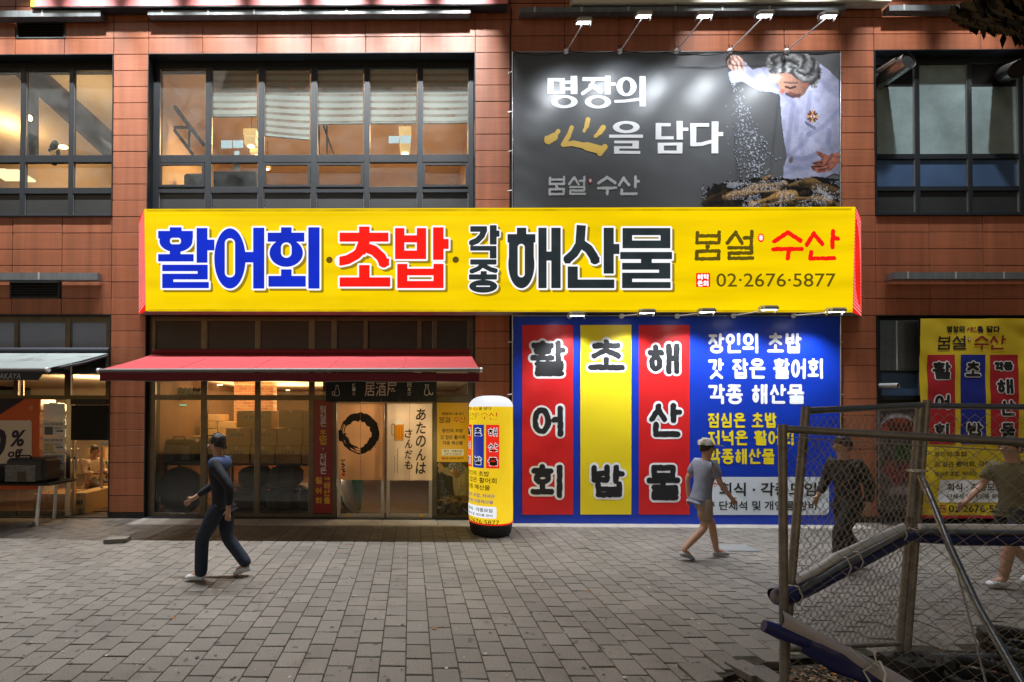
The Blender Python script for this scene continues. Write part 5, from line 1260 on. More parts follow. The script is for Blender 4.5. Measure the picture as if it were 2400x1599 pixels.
for x, y, r in ((128, 340, .085), (122, 345, .06), (136, 358, .05), (116, 352, .03)): b.ball(tuple(P(x, y, .8)), r, .02, r*1.2, 'leaf', 10, 6); b.tube([P(x, y, .8), P(126, 372, .8)], .006, 'leaf', 4)
b.build('foliage', t); b = MB(); q = P(126, 372, .8); b.lathe((q.x, q.y, q.z-.12), [(.05, 0), (.07, .12)], 'rubber', 12); b.build('pot', t)
# exhaust ducts of the right window
def duct(label, pts, r, m, grp):
    t = thing('exhaust_duct', label, 'duct', pts[0], grp); d = (Vector(pts[-1])-Vector(pts[-2])).normalized()
    b = MB(); n = 16; b.tube(pts, r, m, 16, False)
    L_ = [Vector(pts[0]).lerp(Vector(pts[-1]), k/14) for k in range(15)]
    for q in L_[2:-1:2]: b.tube([q-d*.006, q+d*.006], r+.006, m, 16, False)
    b.build('pipe', t); b = MB(); e = Vector(pts[-1]); b.tube([e-d*.02, e-d*.018], r*.97, 'black', 16); b.build('mouth', t); return t
duct('wide metal exhaust duct with a slanted mouth at the upper right window', [P(2060, 190, .2), P(2130, 142, -.25)], .15, 'duct', 'exhaust ducts'); duct('slim perforated pipe beside the wide exhaust duct', [P(2058, 168, .05), P(2102, 140, -.2)], .045, 'steel', 'exhaust ducts')
duct('ribbed round exhaust duct at the right edge, upper window', [P(2340, 178, .3), P(2392, 160, -.25)], .15, 'duct', 'exhaust ducts'); duct('short perforated pipe end in the lower right window', [P(2058, 905, .12), P(2106, 904, -.15)], .045, 'bracket', 'exhaust ducts')
# ------------------------------------------------------------------ things in the middle shop
gz = .02
def carton(label, px, Y, dep, m='carton', grp='cartons stacked in the middle shop', mark=True, tape=True):
    q = rect(*px, Y); c = ((q[0]+q[1])/2, Y, q[2]); t = thing('carton', label, 'box', c, grp)
    b = MB(); b.box(q[0]+.006, q[1]-.006, Y, Y+dep, q[2]+.003, q[3]-.003, m, .006); b.build('box', t)
    if tape: b = MB(); xm = (q[0]+q[1])/2; b.box(xm-.03, xm+.03, Y-.002, Y+.01, q[3]-.12*(q[3]-q[2])-.02, q[3]-.004, 'tape'); b.build('tape', t)
    if mark:
        b = MB(); w_ = (q[1]-q[0]); h = q[3]-q[2]
        for k in range(4): x = q[0]+w_*(.22+.14*k); b.box(x, x+w_*.11, Y-.003, Y-.0005, q[2]+h*.54, q[2]+h*.72, 'print_grey')
        b.build('print', t)
def K7(x, y): return (340+x/4.357, 880+y/4.357)
def ck(x0, y0, x1, y1): return (*K7(x0, y0), *K7(x1, y1))
carton('top carton of the stack, warm lit on its right side', ck(932, 360, 1292, 536), .75, .6); carton('wide dark carton at the top right of the stack', ck(1362, 352, 1612, 536), .62, .6, mark=False); carton('carton end at the top right beside the window post', ck(1616, 356, 1800, 540), .62, .6, mark=False)
carton('second row carton at the left end of the stack', ck(820, 542, 1072, 720), .62, .6); carton('second row carton behind the window post', ck(1095, 540, 1340, 720), .62, .6); carton('second row carton right of the window post', ck(1345, 540, 1605, 720), .62, .6, mark=False); carton('second row carton at the right end', ck(1612, 540, 1800, 722), .62, .6, mark=False)
carton('third row carton at the left end of the stack', ck(806, 722, 1065, 905), .62, .6); carton('third row carton behind the window post', ck(1078, 722, 1328, 905), .62, .6); carton('third row carton right of the window post', ck(1332, 722, 1592, 905), .62, .6); carton('third row carton at the right end', ck(1598, 724, 1800, 907), .62, .6, mark=False)
gl_ = 'pale cartons on the rear shelf'
for i, (px, lb) in enumerate(((ck(640, 396, 772, 466), 'pale carton on top, behind the second shop window'), (ck(556, 470, 735, 540), 'pale carton in the upper row behind the window post'), (ck(740, 470, 915, 540), 'pale carton in the upper row left of the brick pier'), (ck(556, 543, 735, 618), 'pale carton in the lower row behind the window post'), (ck(740, 543, 915, 618), 'pale carton in the lower row left of the brick pier'), (ck(306, 400, 430, 470), 'pale carton top of three beside the left brick pier'), (ck(306, 473, 430, 540), 'pale carton middle of three beside the left brick pier'), (ck(306, 543, 430, 612), 'pale carton bottom of three beside the left brick pier'))):
    carton(lb, px, 2.3, .5, 'carton_light', gl_, False, False)
t = thing('rear_shelf', 'long shelf carrying the pale cartons at the back of the middle shop', 'shelf', P(470, 1100, 2.3)); q = rect(*ck(190, 618, 830, 634), 2.25)
b = MB(); b.box(q[0], q[1], 2.25, 2.9, q[2], q[3], 'carton_light'); b.build('board', t)
b = MB()
for x in (q[0]+.05, q[1]-.05): b.box(x-.03, x+.03, 2.3, 2.36, gz, q[2], 'iron')
b.build('support', t)
t = thing('display_rack', 'low dark rack carrying the cartons in the middle shop', 'rack', P(640, 1200, .6)); q = rect(*ck(800, 908, 1800, 922), .55); q2 = rect(*ck(850, 1155, 1800, 1162), .55)
b = MB(); b.box(q[0], q[1], .55, 1.25, q[2], q[3], 'frame_metal'); b.build('shelf', t); b = MB(); b.box(q[0], q[1], .55, 1.25, q2[2], q2[3], 'frame_metal'); b.build('shelf', t)
b = MB()
for x in ck(845, 0, 1352, 0)[::2]: X_ = XAT(x, .55, 1100); b.box(X_-.012, X_+.012, .553, .58, gz, q[2], 'frame_metal')
b.build('upright', t)
mat('bag_dark', (.018, .017, .018), .6, var=.3, vs=6, bump=.3, bs=14); mat('quilt', (.05, .05, .05), .85, var=.3, vs=5, bump=.8, bs=9)
for i, (a, lb) in enumerate(((ck(935, 950, 1225, 1150), 'dark folded quilt on the upper rack shelf, left one'), (ck(1240, 945, 1560, 1150), 'dark folded quilt on the upper rack shelf, right one'), (ck(860, 1180, 1200, 1400), 'dark folded quilt on the floor of the rack, left one'), (ck(1215, 1175, 1530, 1400), 'dark folded quilt on the floor of the rack, middle one'), (ck(1540, 1165, 1760, 1400), 'dark folded quilt on the floor of the rack, right one'))):
    q = rect(*a, .6); b = MB(); b.box(q[0], q[1], .6, 1.15, q[2], q[3], 'quilt', .09); b.build('folded_quilt', None, lb, 'quilt', 'quilts in the rack', loc=(q[0], .6, q[2]))
mat('glitter', (.10, .10, .10), .5, var=.0, grain=.95, gs=70)
def bag(label, px, Y, dep, grp):
    q = rect(*px, Y); t = thing('quilt_bag', label, 'bag', ((q[0]+q[1])/2, Y, q[2]), grp); w_, h = q[1]-q[0], q[3]-q[2]
    b = MB(); b.box(q[0], q[1], Y, Y+dep, q[2], q[3], 'bag_dark', .05); b.build('bag_body', t)
    b = MB(); b.box(q[0]+w_*.02, q[0]+w_*.80, Y-.006, Y+.03, q[2]+h*.06, q[2]+h*.74, 'glitter', .004); o = b.build('window_panel', t)
    b = MB(); b.box(q[0]+w_*.34, q[0]+w_*.56, Y-.010, Y-.004, q[2]+h*.08, q[2]+h*.48, 'carton_dark'); b.build('label', o)
    b = MB(); xm = q[0]+w_*.45; b.tube([(xm-.13, Y+.05, q[3]-.01), (xm-.11, Y+.03, q[3]+.05), (xm+.11, Y+.03, q[3]+.05), (xm+.13, Y+.05, q[3]-.01)], .014, 'black', 6); b.build('handle', t)
mat('carton_dark', (.05, .03, .02), .6)
bag('dark quilt bag with a glittering panel at the left of the middle shop', ck(186, 655, 520, 880), .75, .5, 'quilt bags'); bag('dark quilt bag behind the first window post of the middle shop', ck(530, 640, 800, 860), .9, .5, 'quilt bags')
t = thing('bag_stand', 'dark low stand under the quilt bags in the middle shop', 'stand', P(440, 1200, .7)); q = rect(*ck(180, 880, 800, 900), .65); b = MB(); b.box(q[0], q[1], .65, 1.3, q[2]-.04, q[3], 'iron'); b.build('top', t)
b = MB()
for x in (q[0]+.04, q[1]-.04): b.box(x-.02, x+.02, .68, .72, gz, q[2]-.04, 'iron'); b.box(x-.02, x+.02, 1.2, 1.24, gz, q[2]-.04, 'iron')
b.build('leg', t)
b = MB(); c = P(420, 1150, .42); rows = []
for r, dy in ((.30, .0), (.42, .015), (.46, .05), (.46, .09), (.42, .13), (.1, .15)): rows.append([(c.x+r*math.cos(a*math.pi/14), c.y+dy, c.z+r*math.sin(a*math.pi/14)) for a in range(28)])
b.grid(rows, 'black', True, True); b.face(rows[0][::-1], 'black'); b.box(XAT(372, .40, 1170), XAT(376, .40, 1170), .395, .40, P(374, 1176, .40).z, P(374, 1164, .40).z, 'paper'); b.build('round_tray', None, 'big black round tray leaning behind the first shop window', 'tray', loc=(c.x, c.y, c.z-.46))
b = MB()
for k in range(9): q = P(*K7(175+k*48, 165), 1.6); b.lathe((q.x, 1.6, q.z-.09), [(.05, 0), (.06, .03), (.05, .15), (.02, .18)], 'black', 10)
q = rect(*ck(150, 196, 590, 206), 1.55); b.box(q[0], q[1], 1.5, 1.75, q[2], q[3], 'iron'); b.build('jar_shelf', None, 'shelf with a row of small black jars high in the first shop window', 'shelf', loc=(q[0], 1.5, q[2]))
def downlight(px, py, zc, m, label, grp, r=.07):
    d = ray(px, py); tt = (zc-H)/d.z; p = EYE+d*tt; b = MB(); b.lathe((p.x, p.y, zc-.012), [(r*.8, 0), (r, .006), (r, .012)], m, 14); return b.build('ceiling_light', None, label, 'light', grp, loc=tuple(p))
gd = 'small round ceiling lights of the middle shop'
for k, (x, y) in enumerate(((765, 96), (920, 152), (765, 199), (1195, 199), (1612, 201), (1672, 153), (1460, 150), (420, 150))): downlight(*K7(x, y), 2.715, 'lamp_hot', 'small round lit light in the shop ceiling above the cartons', gd)
gd2 = 'ceiling lights of the left shop'
for k, (x, y) in enumerate(((89, 914), (201, 926), (247, 919), (20, 915))): downlight(x, y, 2.745, 'lamp_hot', 'round lit light in the ceiling of the left shop', gd2)
flat('exit_sign', 'small green lit exit sign above the boxes in the middle shop', 'sign', ck(352, 298, 424, 308), .9, 'exit_green')
# behind the glass doors
mat('bin_green', (.02, .16, .08), .5)
b = MB(); q = P(*K5(465, 1190), .55); 
b.lathe((q.x, .75, gz), [(.10, 0), (.16, .62), (.17, .63), (.155, .60)], 'bin_green', 20); b.build('waste_bin', None, 'green plastic bin behind the left glass door', 'bin', loc=(q.x, .75, gz))
gt = 'round metal tables leaning behind the left door'
for k, lb in enumerate(('front round metal table top leaning behind the left glass door', 'rear round metal table top leaning behind the left glass door')):
    b = MB(); c = P(*K5(415-k*25, 1120), .35+.05*k); rows = []
    for r, dx in ((.02, 0), (.36, 0), (.375, .012), (.36, .03), (.02, .03)): rows.append([(c.x+dx+.30*r*math.cos(a*math.pi/14)*1.0-.33*r*math.sin(a*math.pi/14), .4+.05*k+r*.75*math.cos(a*math.pi/14), .40+r*.98*math.sin(a*math.pi/14)) for a in range(28)])
    b.grid(rows, 'duct', True, True); b.build('table_top', None, lb, 'table top', gt, loc=(c.x, .4, 0))
# ------------------------------------------------------------------ left shop
mat('card', (.66, .63, .60), .35)
mat('poster_orange', (.66, .12, .035), .6); mat('poster_navy', (.018, .010, .05), .6); mat('poster_white', (.76, .64, .56), .6)
def K8(x, y): return (x/3.563, 820+y/3.563)
t = thing('sale_banner', 'orange sale banner with a white pillow and navy lettering in the left shop window', 'banner', P(40, 1145, YS-.02))
Lb, Lb2, Lb3 = on(YS-.03), on(YS-.033), on(YS-.036)
q = rect(-120, 935, 92, 1147, YS-.026); b = MB(); b.box(q[0], q[1], YS-.026, YS-.022, q[2], q[3], 'poster_orange'); b.build('sheet', t)
ink('print', [[K8(-400, 410), K8(215, 405), K8(0, 540), K8(-400, 700)]], Lb, 'poster_navy', t); ink('print', [[K8(-400, 990), K8(-20, 990), K8(100, 1020), K8(-400, 1160)]], Lb, 'poster_navy', t)
S = SDF(-120, 980, 80, 1110, .8); S.box(*K8(-300, 590), *K8(265, 995), False, 16); S.ell(*K8(240, 615), 7, 8); ink('print', S.polys(), Lb2, 'poster_white', t)
ink('lettering', font_polys('%', *K8(82, 670), *K8(215, 808), .03, slant=.2), Lb3, 'poster_navy', t); ink('lettering', font_polys('off', *K8(65, 828), *K8(192, 898), .03, slant=.15), Lb3, 'poster_navy', t); ink('lettering', font_polys('0', *K8(-90, 660), *K8(52, 898), .05, slant=.2), Lb3, 'poster_navy', t)
S = SDF(64, 945, 80, 962, .5, 4); c = K8(258, 486)
for a in range(4): S.cap(c[0]+2.2*math.cos(a*1.571), c[1]+2.2*math.sin(a*1.571), c[0]+4.6*math.cos(a*1.571), c[1]+4.6*math.sin(a*1.571), .8)
ink('print', S.polys(), Lb, 'poster_white', t)
for k, (y0, pr) in enumerate(((595, '168,000'), (730, '108,000'), (865, '148,000'))):
    lb = ('top', 'middle', 'bottom')[k]
    t = thing('price_card', f'white price card reading {pr}, {lb} of three on the left shop window', 'price card', P(126, 1000+k*37, YS-.02), 'price cards on the left shop window')
    q = rect(*K8(358, y0), *K8(541, y0+125), YS-.03); b = MB(); b.box(q[0], q[1], YS-.03, YS-.026, q[2], q[3], 'card'); b.build('card', t)
    ink('picture', quad(*K8(372, y0+48), *K8(440, y0+115)), on(YS-.034), ('print_grey', 'carton_light', 'brick')[k], t)
    for tx, a, c_, m in (('로푸스 양모이불 세트', (368, y0+14, 525, y0+38), .015, 'print_grey'), (pr, (468, y0+76, 525, y0+94), .02, 'print_black'), ('598,000', (447, y0+55, 510, y0+68), .01, 'print_grey')): ink('lettering', font_polys(tx, *K8(a[0], a[1]), *K8(a[2], a[3]), c_), on(YS-.034), m, t)
t = thing('notice', 'small white notice with two lines of print below the price cards', 'notice', P(133, 1127, YS-.02)); q = rect(*K8(408, 998), *K8(540, 1094), YS-.03); b = MB(); b.box(q[0], q[1], YS-.03, YS-.026, q[2], q[3], 'card'); b.build('sheet', t)
ink('lettering', font_polys('본 제품은 마감한 상품으로', *K8(418, 1030), *K8(530, 1041), .02), on(YS-.034), 'print_black', t); ink('lettering', font_polys('교환 및 환불 불가합니다', *K8(420, 1046), *K8(526, 1057), .02), on(YS-.034), 'print_black', t)
b = MB(); q = rect(*K8(365, 450), *K8(541, 590), YS+.02); b.box(q[0], q[1], YS+.02, YS+.025, q[2], q[3], 'paper'); o = b.build('window_poster', None, 'pale photo poster above the price cards', 'poster', loc=(q[0], YS+.02, q[2]))
q = rect(166, 950, 254, 1032, YS+.02); b = MB(); b.box(q[0], q[1], YS+.02, YS+.05, q[2], q[3], 'black'); b.build('blackout_cloth', None, 'black shade drawn halfway over the open doorway of the left shop', 'shade', loc=(q[0], YS, q[2]))
t = thing('glass_door', 'glass door of the left shop standing open, with a steel pull handle', 'door', P(172, 1217, .15))
b = MB(); A, B = P(170, 1000, .14), P(176, 1000, .14); b.box(A.x, A.x+.04, .14, .19, .02, 2.1, 'steel'); b.box(A.x, A.x+.04, .90, .95, .02, 2.1, 'steel'); b.box(A.x, A.x+.04, .19, .90, .02, .12, 'steel'); b.build('door_frame', t); b = MB(); b.face([(A.x+.02, .19, .12), (A.x+.02, .90, .12), (A.x+.02, .90, 2.1), (A.x+.02, .19, 2.1)], 'shop_glass'); b.build('door_pane', t); b = MB(); c = P(177, 1075, .12); b.tube([(c.x+.03, .10, .85), (c.x+.03, .10, 1.35)], .018, 'duct', 8); b.box(c.x-.01, c.x+.03, .09, .12, 1.08, 1.12, 'black'); b.build('handle', t)
t = thing('display_table', 'low table with a black top and white legs in front of the left shop', 'table', P(40, 1225, -.4))
YT_ = -.62; zt_ = P(60, 1134, YT_).z; b = MB(); b.box(XAT(-60, YT_, 1140), XAT(117, YT_, 1140), YT_, YT_+.62, zt_-.035, zt_, 'black', .006); b.build('tabletop', t)
for x, y in ((88, -.60), (126, -.06), (-48, -.60), (-20, -.06)):
    xx = XAT(x, y, 1190); b = MB(); b.tube([(xx+.02, y+.03, zt_-.035), (xx-.02 if y < -.3 else xx+.01, y, .0)], .026, 'white_paint', 10); b.build('leg', t)
bag('dark quilt bag with a silver glittering front on the low table outside the left shop', (10, 1075, 102, 1133), -.55, .42, 'quilt bags')
bag('quilt bag cut by the left picture edge on the low table', (-75, 1092, 4, 1133), -.50, .40, 'quilt bags')
def lcarton(lb, px, Y, dep, m, mark): carton(lb, px, Y, dep, m, 'cartons in the left shop', mark)
lcarton('large open carton just inside the left shop doorway', (*K8(597, 1195), *K8(718, 1410)), .32, .9, 'carton_light', True); lcarton('long carton behind the table in the left shop window', (*K8(275, 1200), *K8(540, 1360)), .45, .6, 'carton', False)
lcarton('tall brown carton behind the seated person', (*K8(715, 822), *K8(858, 1010)), 2.6, .6, 'carton', True); lcarton('brown carton below the tall one behind the seated person', (*K8(715, 1012), *K8(860, 1175)), 2.6, .6, 'carton', True); lcarton('pale carton right of the tall brown one', (*K8(862, 820), *K8(930, 935)), 2.7, .6, 'carton_light', False)
t = thing('shop_shelf', 'lit white shelf with goods behind the price cards', 'shelf', P(90, 1150, 1.2))
b = MB(); q = rect(*K8(325, 410), *K8(360, 1190), 1.2); b.box(q[0], q[0]+.03, 1.2, 1.6, .02, q[3], 'paper'); b.build('upright', t)
for y in (505, 620, 720, 830, 930): q = rect(*K8(320, y), *K8(545, y+10), 1.2); b = MB(); b.box(q[0], q[1], 1.2, 1.6, q[2], q[3], 'paper'); b.build('shelf', t)
b = MB(); random.seed(3)
for y in (505, 620, 720, 830, 930):
    for k in range(5): q = rect(*K8(330+k*40, y-40-random.random()*35), *K8(362+k*40, y), 1.3); b.box(q[0], q[1], 1.3, 1.5, q[2], q[3], random.choice(('carton', 'paper', 'carton_light', 'blue_paper')))
b.build('goods', t)
for k, x in enumerate((47, 160)):
    b = MB()
    for j in range(9):
        for s_ in (-3.0, 9.0): p = P(x+s_, 894+j*4, YS+.1); b.ball(tuple(p), .009, .009, .009, 'fairy', 6, 4)
    p = P(x, 894, YS+.1); b.build('fairy_lights', None, ('string of tiny lights on the window post at the far left', 'string of tiny lights on the post beside the open doorway')[k], 'fairy lights', 'fairy lights of the left shop', loc=tuple(p))
t = thing('wooden_chair', 'wooden chair with a green back seen through the left shop doorway', 'chair', P(238, 1150, 1.6)); Yc = 1.7
b = MB(); 
for x in (236, 252): p0, p1 = P(x+3, 1082, Yc), P(x-2, 1150, Yc); b.tube([p0, (p1.x, Yc-.1, .02)], .022, 'wood', 8)
b.build('leg', t); q = rect(236, 1080, 266, 1112, Yc); b = MB(); b.box(q[0], q[1], Yc, Yc+.04, q[2], q[3], 'bin_green', .02); b.build('backrest', t); b = MB(); z_ = P(245, 1128, Yc).z; b.box(q[0], q[1]+.1, Yc-.45, Yc, z_-.04, z_, 'wood'); b.build('seat', t)
flat('wall_notice', 'white notice hanging in the doorway of the left shop', 'notice', (*K8(832, 752), *K8(908, 798)), .7, 'paper')
for k, (px, lb) in enumerate((((30, 1226, 76, 1238), 'loose dark brick on the pavement at the left edge'), ((250, 1262, 300, 1273), 'loose brick on the pavement in front of the left pilaster'))):
    c = G((px[0]+px[2])/2, px[3]-2); b = MB(); b.obox((c.x, c.y, .035), (.15, .03, 0), (-.02, .09, 0), (0, 0, .033), 'paver'); o = b.build('loose_brick', None, lb, 'brick', 'loose bricks on the pavement', loc=(c.x, c.y, 0), tone=[.2]*6)
mat('stone_brown', (.20, .16, .12), .8)
# lamps of the rooms, and added light behind the door curtains
lamp('office_lamp', 'AREA', (XAT(560), 1.8, ZWT-.45), 165, (1, .56, .25), 1.4, (XAT(560), 1.8, 0), sy=.8); lamp('office_lamp', 'AREA', (XAT(940), 1.8, ZWT-.45), 165, (1, .56, .25), 1.2, (XAT(940), 1.8, 0), sy=.8)
lamp('office_lamp', 'POINT', P(590, 330, 1.3), 38, (1, .58, .24), .12); lamp('office_lamp', 'POINT', P(950, 335, 1.2), 38, (1, .58, .24), .12)
lamp('office_lamp', 'POINT', P(20, 330, 2.6), 60, (1, .58, .24), .2); lamp('office_lamp', 'POINT', P(225, 300, 1.3), 30, (1, .62, .28), .15)
lamp('kitchen_lamp', 'AREA', (XAT(2200), .9, ZWT+.1), 190, (.80, 1, .98), 2.5, (XAT(2200), .9, 0), sy=.3)
lamp('shop_lamp', 'AREA', (XAT(560), 2.6, 2.62), 120, (1, .60, .26), 3.2, (XAT(560), 2.6, 5), sy=3.0); lamp('shop_lamp', 'POINT', (XAT(560), 3.6, 2.3), 80, (1, .58, .24), .2); lamp('shop_lamp', 'POINT', (XAT(430), 1.75, 2.4), 24, (1, .62, .28), .1)
lamp('shop_lamp', 'POINT', (XAT(60), 1.6, 2.4), 95, (1, .66, .32), .2); lamp('shop_lamp', 'POINT', (XAT(225), 2.2, 2.4), 80, (1, .66, .32), .2)
lamp('curtain_backlight', 'POINT', (XAT(850), .75, 1.9), 30, (1, .72, .42), .15); lamp('curtain_backlight', 'POINT', (XAT(960), .75, 1.9), 44, (1, .78, .52), .15)  # unseen lights added so the door curtains glow through
# ------------------------------------------------------------------ people
mat('skin', (.42, .24, .16), .55); mat('hair', (.014, .011, .009), .55, bump=1.0, bs=90, stretch=(1, 1, .2)); mat('jeans', (.014, .022, .042), .85, bump=.7, bs=16, var=.2, vs=20); mat('navy_coat', (.007, .009, .016), .8, bump=.7, bs=16, var=.2, vs=12); mat('blue_yoke', (.03, .055, .14), .8)
mat('black_cloth', (.010, .010, .011), .85, bump=.7, bs=16); mat('khaki', (.13, .12, .06), .85, bump=.7, bs=16, var=.15, vs=10); mat('grey_cloth', (.16, .17, .18), .85); mat('shoe_white', (.55, .56, .58), .6); mat('shoe_grey', (.28, .29, .30), .7); mat('cream', (.55, .47, .36), .85, var=.1, vs=20, bump=.3, bs=60); mat('slate', (.10, .10, .095), .85); mat('shirt_grey', (.20, .22, .30), .85, bump=.7, bs=16, var=.1, vs=9); mat('tan', (.30, .22, .16), .8, bump=.7, bs=16); mat('eye_dark', (.01, .01, .01), .3); mat('cap_pale', (.45, .42, .40), .8); mat('lip', (.3, .1, .08), .6)
def skin_mesh(name, pts, edges, root, m, parent, M, sub=2):
    me = bpy.data.meshes.new(name); me.from_pydata([p[:3] for p in pts], edges, []); o = bpy.data.objects.new(name, me); COL.objects.link(o)
    sk = o.modifiers.new('s', 'SKIN'); sk.use_smooth_shade = True
    for i, p in enumerate(pts):
        v = me.skin_vertices[0].data[i]; r = p[3]; v.radius = r if isinstance(r, tuple) else (r, r); v.use_root = (i == root)
    ss = o.modifiers.new('u', 'SUBSURF'); ss.levels = sub; ss.render_levels = sub
    bpy.context.view_layer.update()
    n = bpy.data.meshes.new_from_object(o.evaluated_get(bpy.context.evaluated_depsgraph_get())); bpy.data.objects.remove(o); bpy.data.meshes.remove(me)
    n.name = name; n.materials.clear(); n.materials.append(MAT[m]); n.transform(M); o = bpy.data.objects.new(name, n); COL.objects.link(o); o.parent = parent
    for p in n.polygons: p.use_smooth = True
    return o
def person(label, loc, heading, J, shirt, trousers, shoe, hairm='hair', scale=1.0, shorts=False, sleeves='long', cap=None, longtop=0, yoke=None):
    """J: joints in body space, x forward, y left, z up, metres"""
    t = thing('person', label, 'person', loc); M = Matrix.Rotation(heading, 4, 'Z') @ Matrix.Scale(scale, 4)
    g = lambda k: J[k]
    pts, ed, ix = [], [], {}
    def add(k, p, r, par=None):
        ix[k] = len(pts); pts.append((*p, r))
        if par is not None: ed.append((ix[par], ix[k]))
    mid = lambda a, b, f=.5: tuple(a[i]+(b[i]-a[i])*f for i in range(3))
    add('pel', g('pel'), (.095, .075)); add('waist', mid(g('pel'), g('chest'), .5), (.085, .065), 'pel'); add('chest', g('chest'), (.11, .08), 'waist'); add('neck', g('neck'), .055, 'chest'); add('jaw', mid(g('neck'), g('head'), .55), (.062, .066), 'neck'); add('head', g('head'), (.078, .095), 'jaw'); add('crown', (g('head')[0]-.008, g('head')[1], g('head')[2]+.085), (.062, .075), 'head')
    for s in 'lr':
        add('sh'+s, g('sh'+s), .045, 'chest'); add('el'+s, g('el'+s), .037, 'sh'+s); add('wr'+s, g('wr'+s), .028, 'el'+s)
        e, w_ = Vector(g('el'+s)), Vector(g('wr'+s)); d = (w_-e).normalized(); side = d.cross(Vector((0, 1, 0))).normalized() if abs(d.y) < .9 else Vector((1, 0, 0))
        add('pa'+s, tuple(w_+d*.055), (.034, .018), 'wr'+s)
        for k, (o_, l1, l2) in enumerate(((-.027, .045, .03), (-.009, .05, .035), (.009, .048, .032), (.026, .038, .026))):
            b0 = w_+d*.095+side*o_; cur = d*l2+Vector((0, -.012 if s == 'l' else .012, 0)); add(f'f{k}{s}', tuple(b0), .0095, 'pa'+s); add(f'g{k}{s}', tuple(b0+d*l1*.6), .009, f'f{k}{s}'); add(f'h{k}{s}', tuple(b0+d*l1*.6+cur*.8), .0075, f'g{k}{s}')
        th0 = w_+d*.05+side*.036; add('t0'+s, tuple(th0), .011, 'pa'+s); add('t1'+s, tuple(th0+d*.035+side*.016), .009, 't0'+s)
        add('hip'+s, g('hip'+s), .07, 'pel'); add('kn'+s, g('kn'+s), .052, 'hip'+s); add('ca'+s, mid(g('kn'+s), g('an'+s), .3), .054, 'kn'+s); add('an'+s, g('an'+s), .038, 'ca'+s); add('to'+s, g('to'+s), (.04, .028), 'an'+s)
    skin_mesh('body', pts, ed, 0, 'skin', t, M, 2)
    q, e2 = [], []
    def chain(ks, rs, par=None):
        last = par
        for k, r in zip(ks, rs):
            p = g(k) if isinstance(k, str) else k; q.append((*p, r)); 
            if last is not None: e2.append((last, len(q)-1))
            last = len(q)-1
        return last
    low = mid(g('pel'), g('chest'), -.22-longtop)
    r0 = chain([low, 'pel', mid(g('pel'), g('chest')), 'chest', mid(g('chest'), g('neck'), .55)], [(.15, .12), (.15, .12), (.135, .108), (.165, .125), (.09, .08)])
    for s in 'lr':
        if sleeves == 'long': chain(['sh'+s, 'el'+s, mid(g('el'+s), g('wr'+s), .9)], [.076, .058, .044], 3)
        else: chain(['sh'+s, mid(g('sh'+s), g('el'+s), .75)], [.078, .068], 3)
    skin_mesh('top', q, e2, 1, shirt, t, M, 2)
    q, e2 = [], []
    chain([mid(g('pel'), g('chest'), .2), 'pel'], [(.14, .112), (.142, .115)])
    for s in 'lr':
        if shorts: chain(['hip'+s, mid(g('hip'+s), g('kn'+s), .85)], [.112, .092], 1)
        else: chain(['hip'+s, 'kn'+s, mid(g('kn'+s), g('an'+s), .5), mid(g('kn'+s), g('an'+s), 1.12)], [.112, .082, .078, .074], 1)
    skin_mesh('trousers', q, e2, 1, trousers, t, M, 2)
    for s in 'lr':
        a, o_ = Vector(g('an'+s)), Vector(g('to'+s)); d = (o_-a); heel = a+Vector((-.055 if d.x >= 0 else .055, 0, 0)); heel.z = a.z-.055+ (0 if a.z < .14 else -.005)
        tip = o_+d.normalized()*.05; sk_ = [(*heel, (.042, .034)), (*((a+o_)/2-Vector((0, 0, .012))), (.047, .042)), (*o_, (.046, .03)), (*tip, (.034, .022))]
        skin_mesh('shoe', sk_, [(0, 1), (1, 2), (2, 3)], 1, shoe, t, M, 2)
    hd = g('head'); b = MB(); rows = []
    for i in range(8):
        a = math.pi/2*(i/7)*1.0; z = math.sin(a); r = math.cos(a)
        rows.append([(hd[0]-.018+(.098*max(r, .03))*math.cos(th)*(1 if math.cos(th) < .3 else .93), hd[1]+.086*max(r, .03)*math.sin(th), hd[2]+.035+.105*z-(.09*(1-math.cos(th))/2 if i == 0 else .05*(1-math.cos(th))/2 if i == 1 else 0)) for th in [k*math.pi/10 for k in range(20)]])
    rj = random.Random(int(abs(loc[0])*100)); rows = [[(p[0]+rj.gauss(0, .005), p[1]+rj.gauss(0, .005), p[2]+rj.gauss(0, .006)) for p in r] for r in rows]
    b.grid(rows, hairm, True, True); b.face(rows[-1], hairm); me = b.build('hair'); me.data.transform(M); me.parent = t
    if cap:
        b = MB(); rc = [[(hd[0]-.012+(p[0]-hd[0])*1.10, hd[1]+(p[1]-hd[1])*1.10, max(p[2]+.012, hd[2]+.045)) for p in r] for r in rows]; b.grid(rc, cap, True, True); b.face(rc[-1], cap); b.obox((hd[0]+.13, hd[1], hd[2]+.045), (.06, 0, -.012), (0, .07, 0), (0, 0, .006), cap); me = b.build('cap'); me.data.transform(M); me.parent = t
    b = MB()
    for s_ in (-1, 1): b.ball((hd[0]+.088, hd[1]+.03*s_, hd[2]+.005), .008, .011, .007, 'eye_dark', 8, 5)
    me = b.build('eye'); me.data.transform(M); me.parent = t
    b = MB(); b.ball((hd[0]+.098, hd[1], hd[2]-.025), .017, .013, .024, 'skin', 8, 6); 
    for s_ in (-1, 1): b.ball((hd[0]-.005, hd[1]+.080*s_, hd[2]-.01), .018, .010, .030, 'skin', 8, 6)
    me = b.build('nose_and_ears'); me.data.transform(M); me.parent = t
    b = MB(); b.ball((hd[0]+.082, hd[1], hd[2]-.062), .010, .022, .006, 'lip', 8, 5); me = b.build('mouth'); me.data.transform(M); me.parent = t
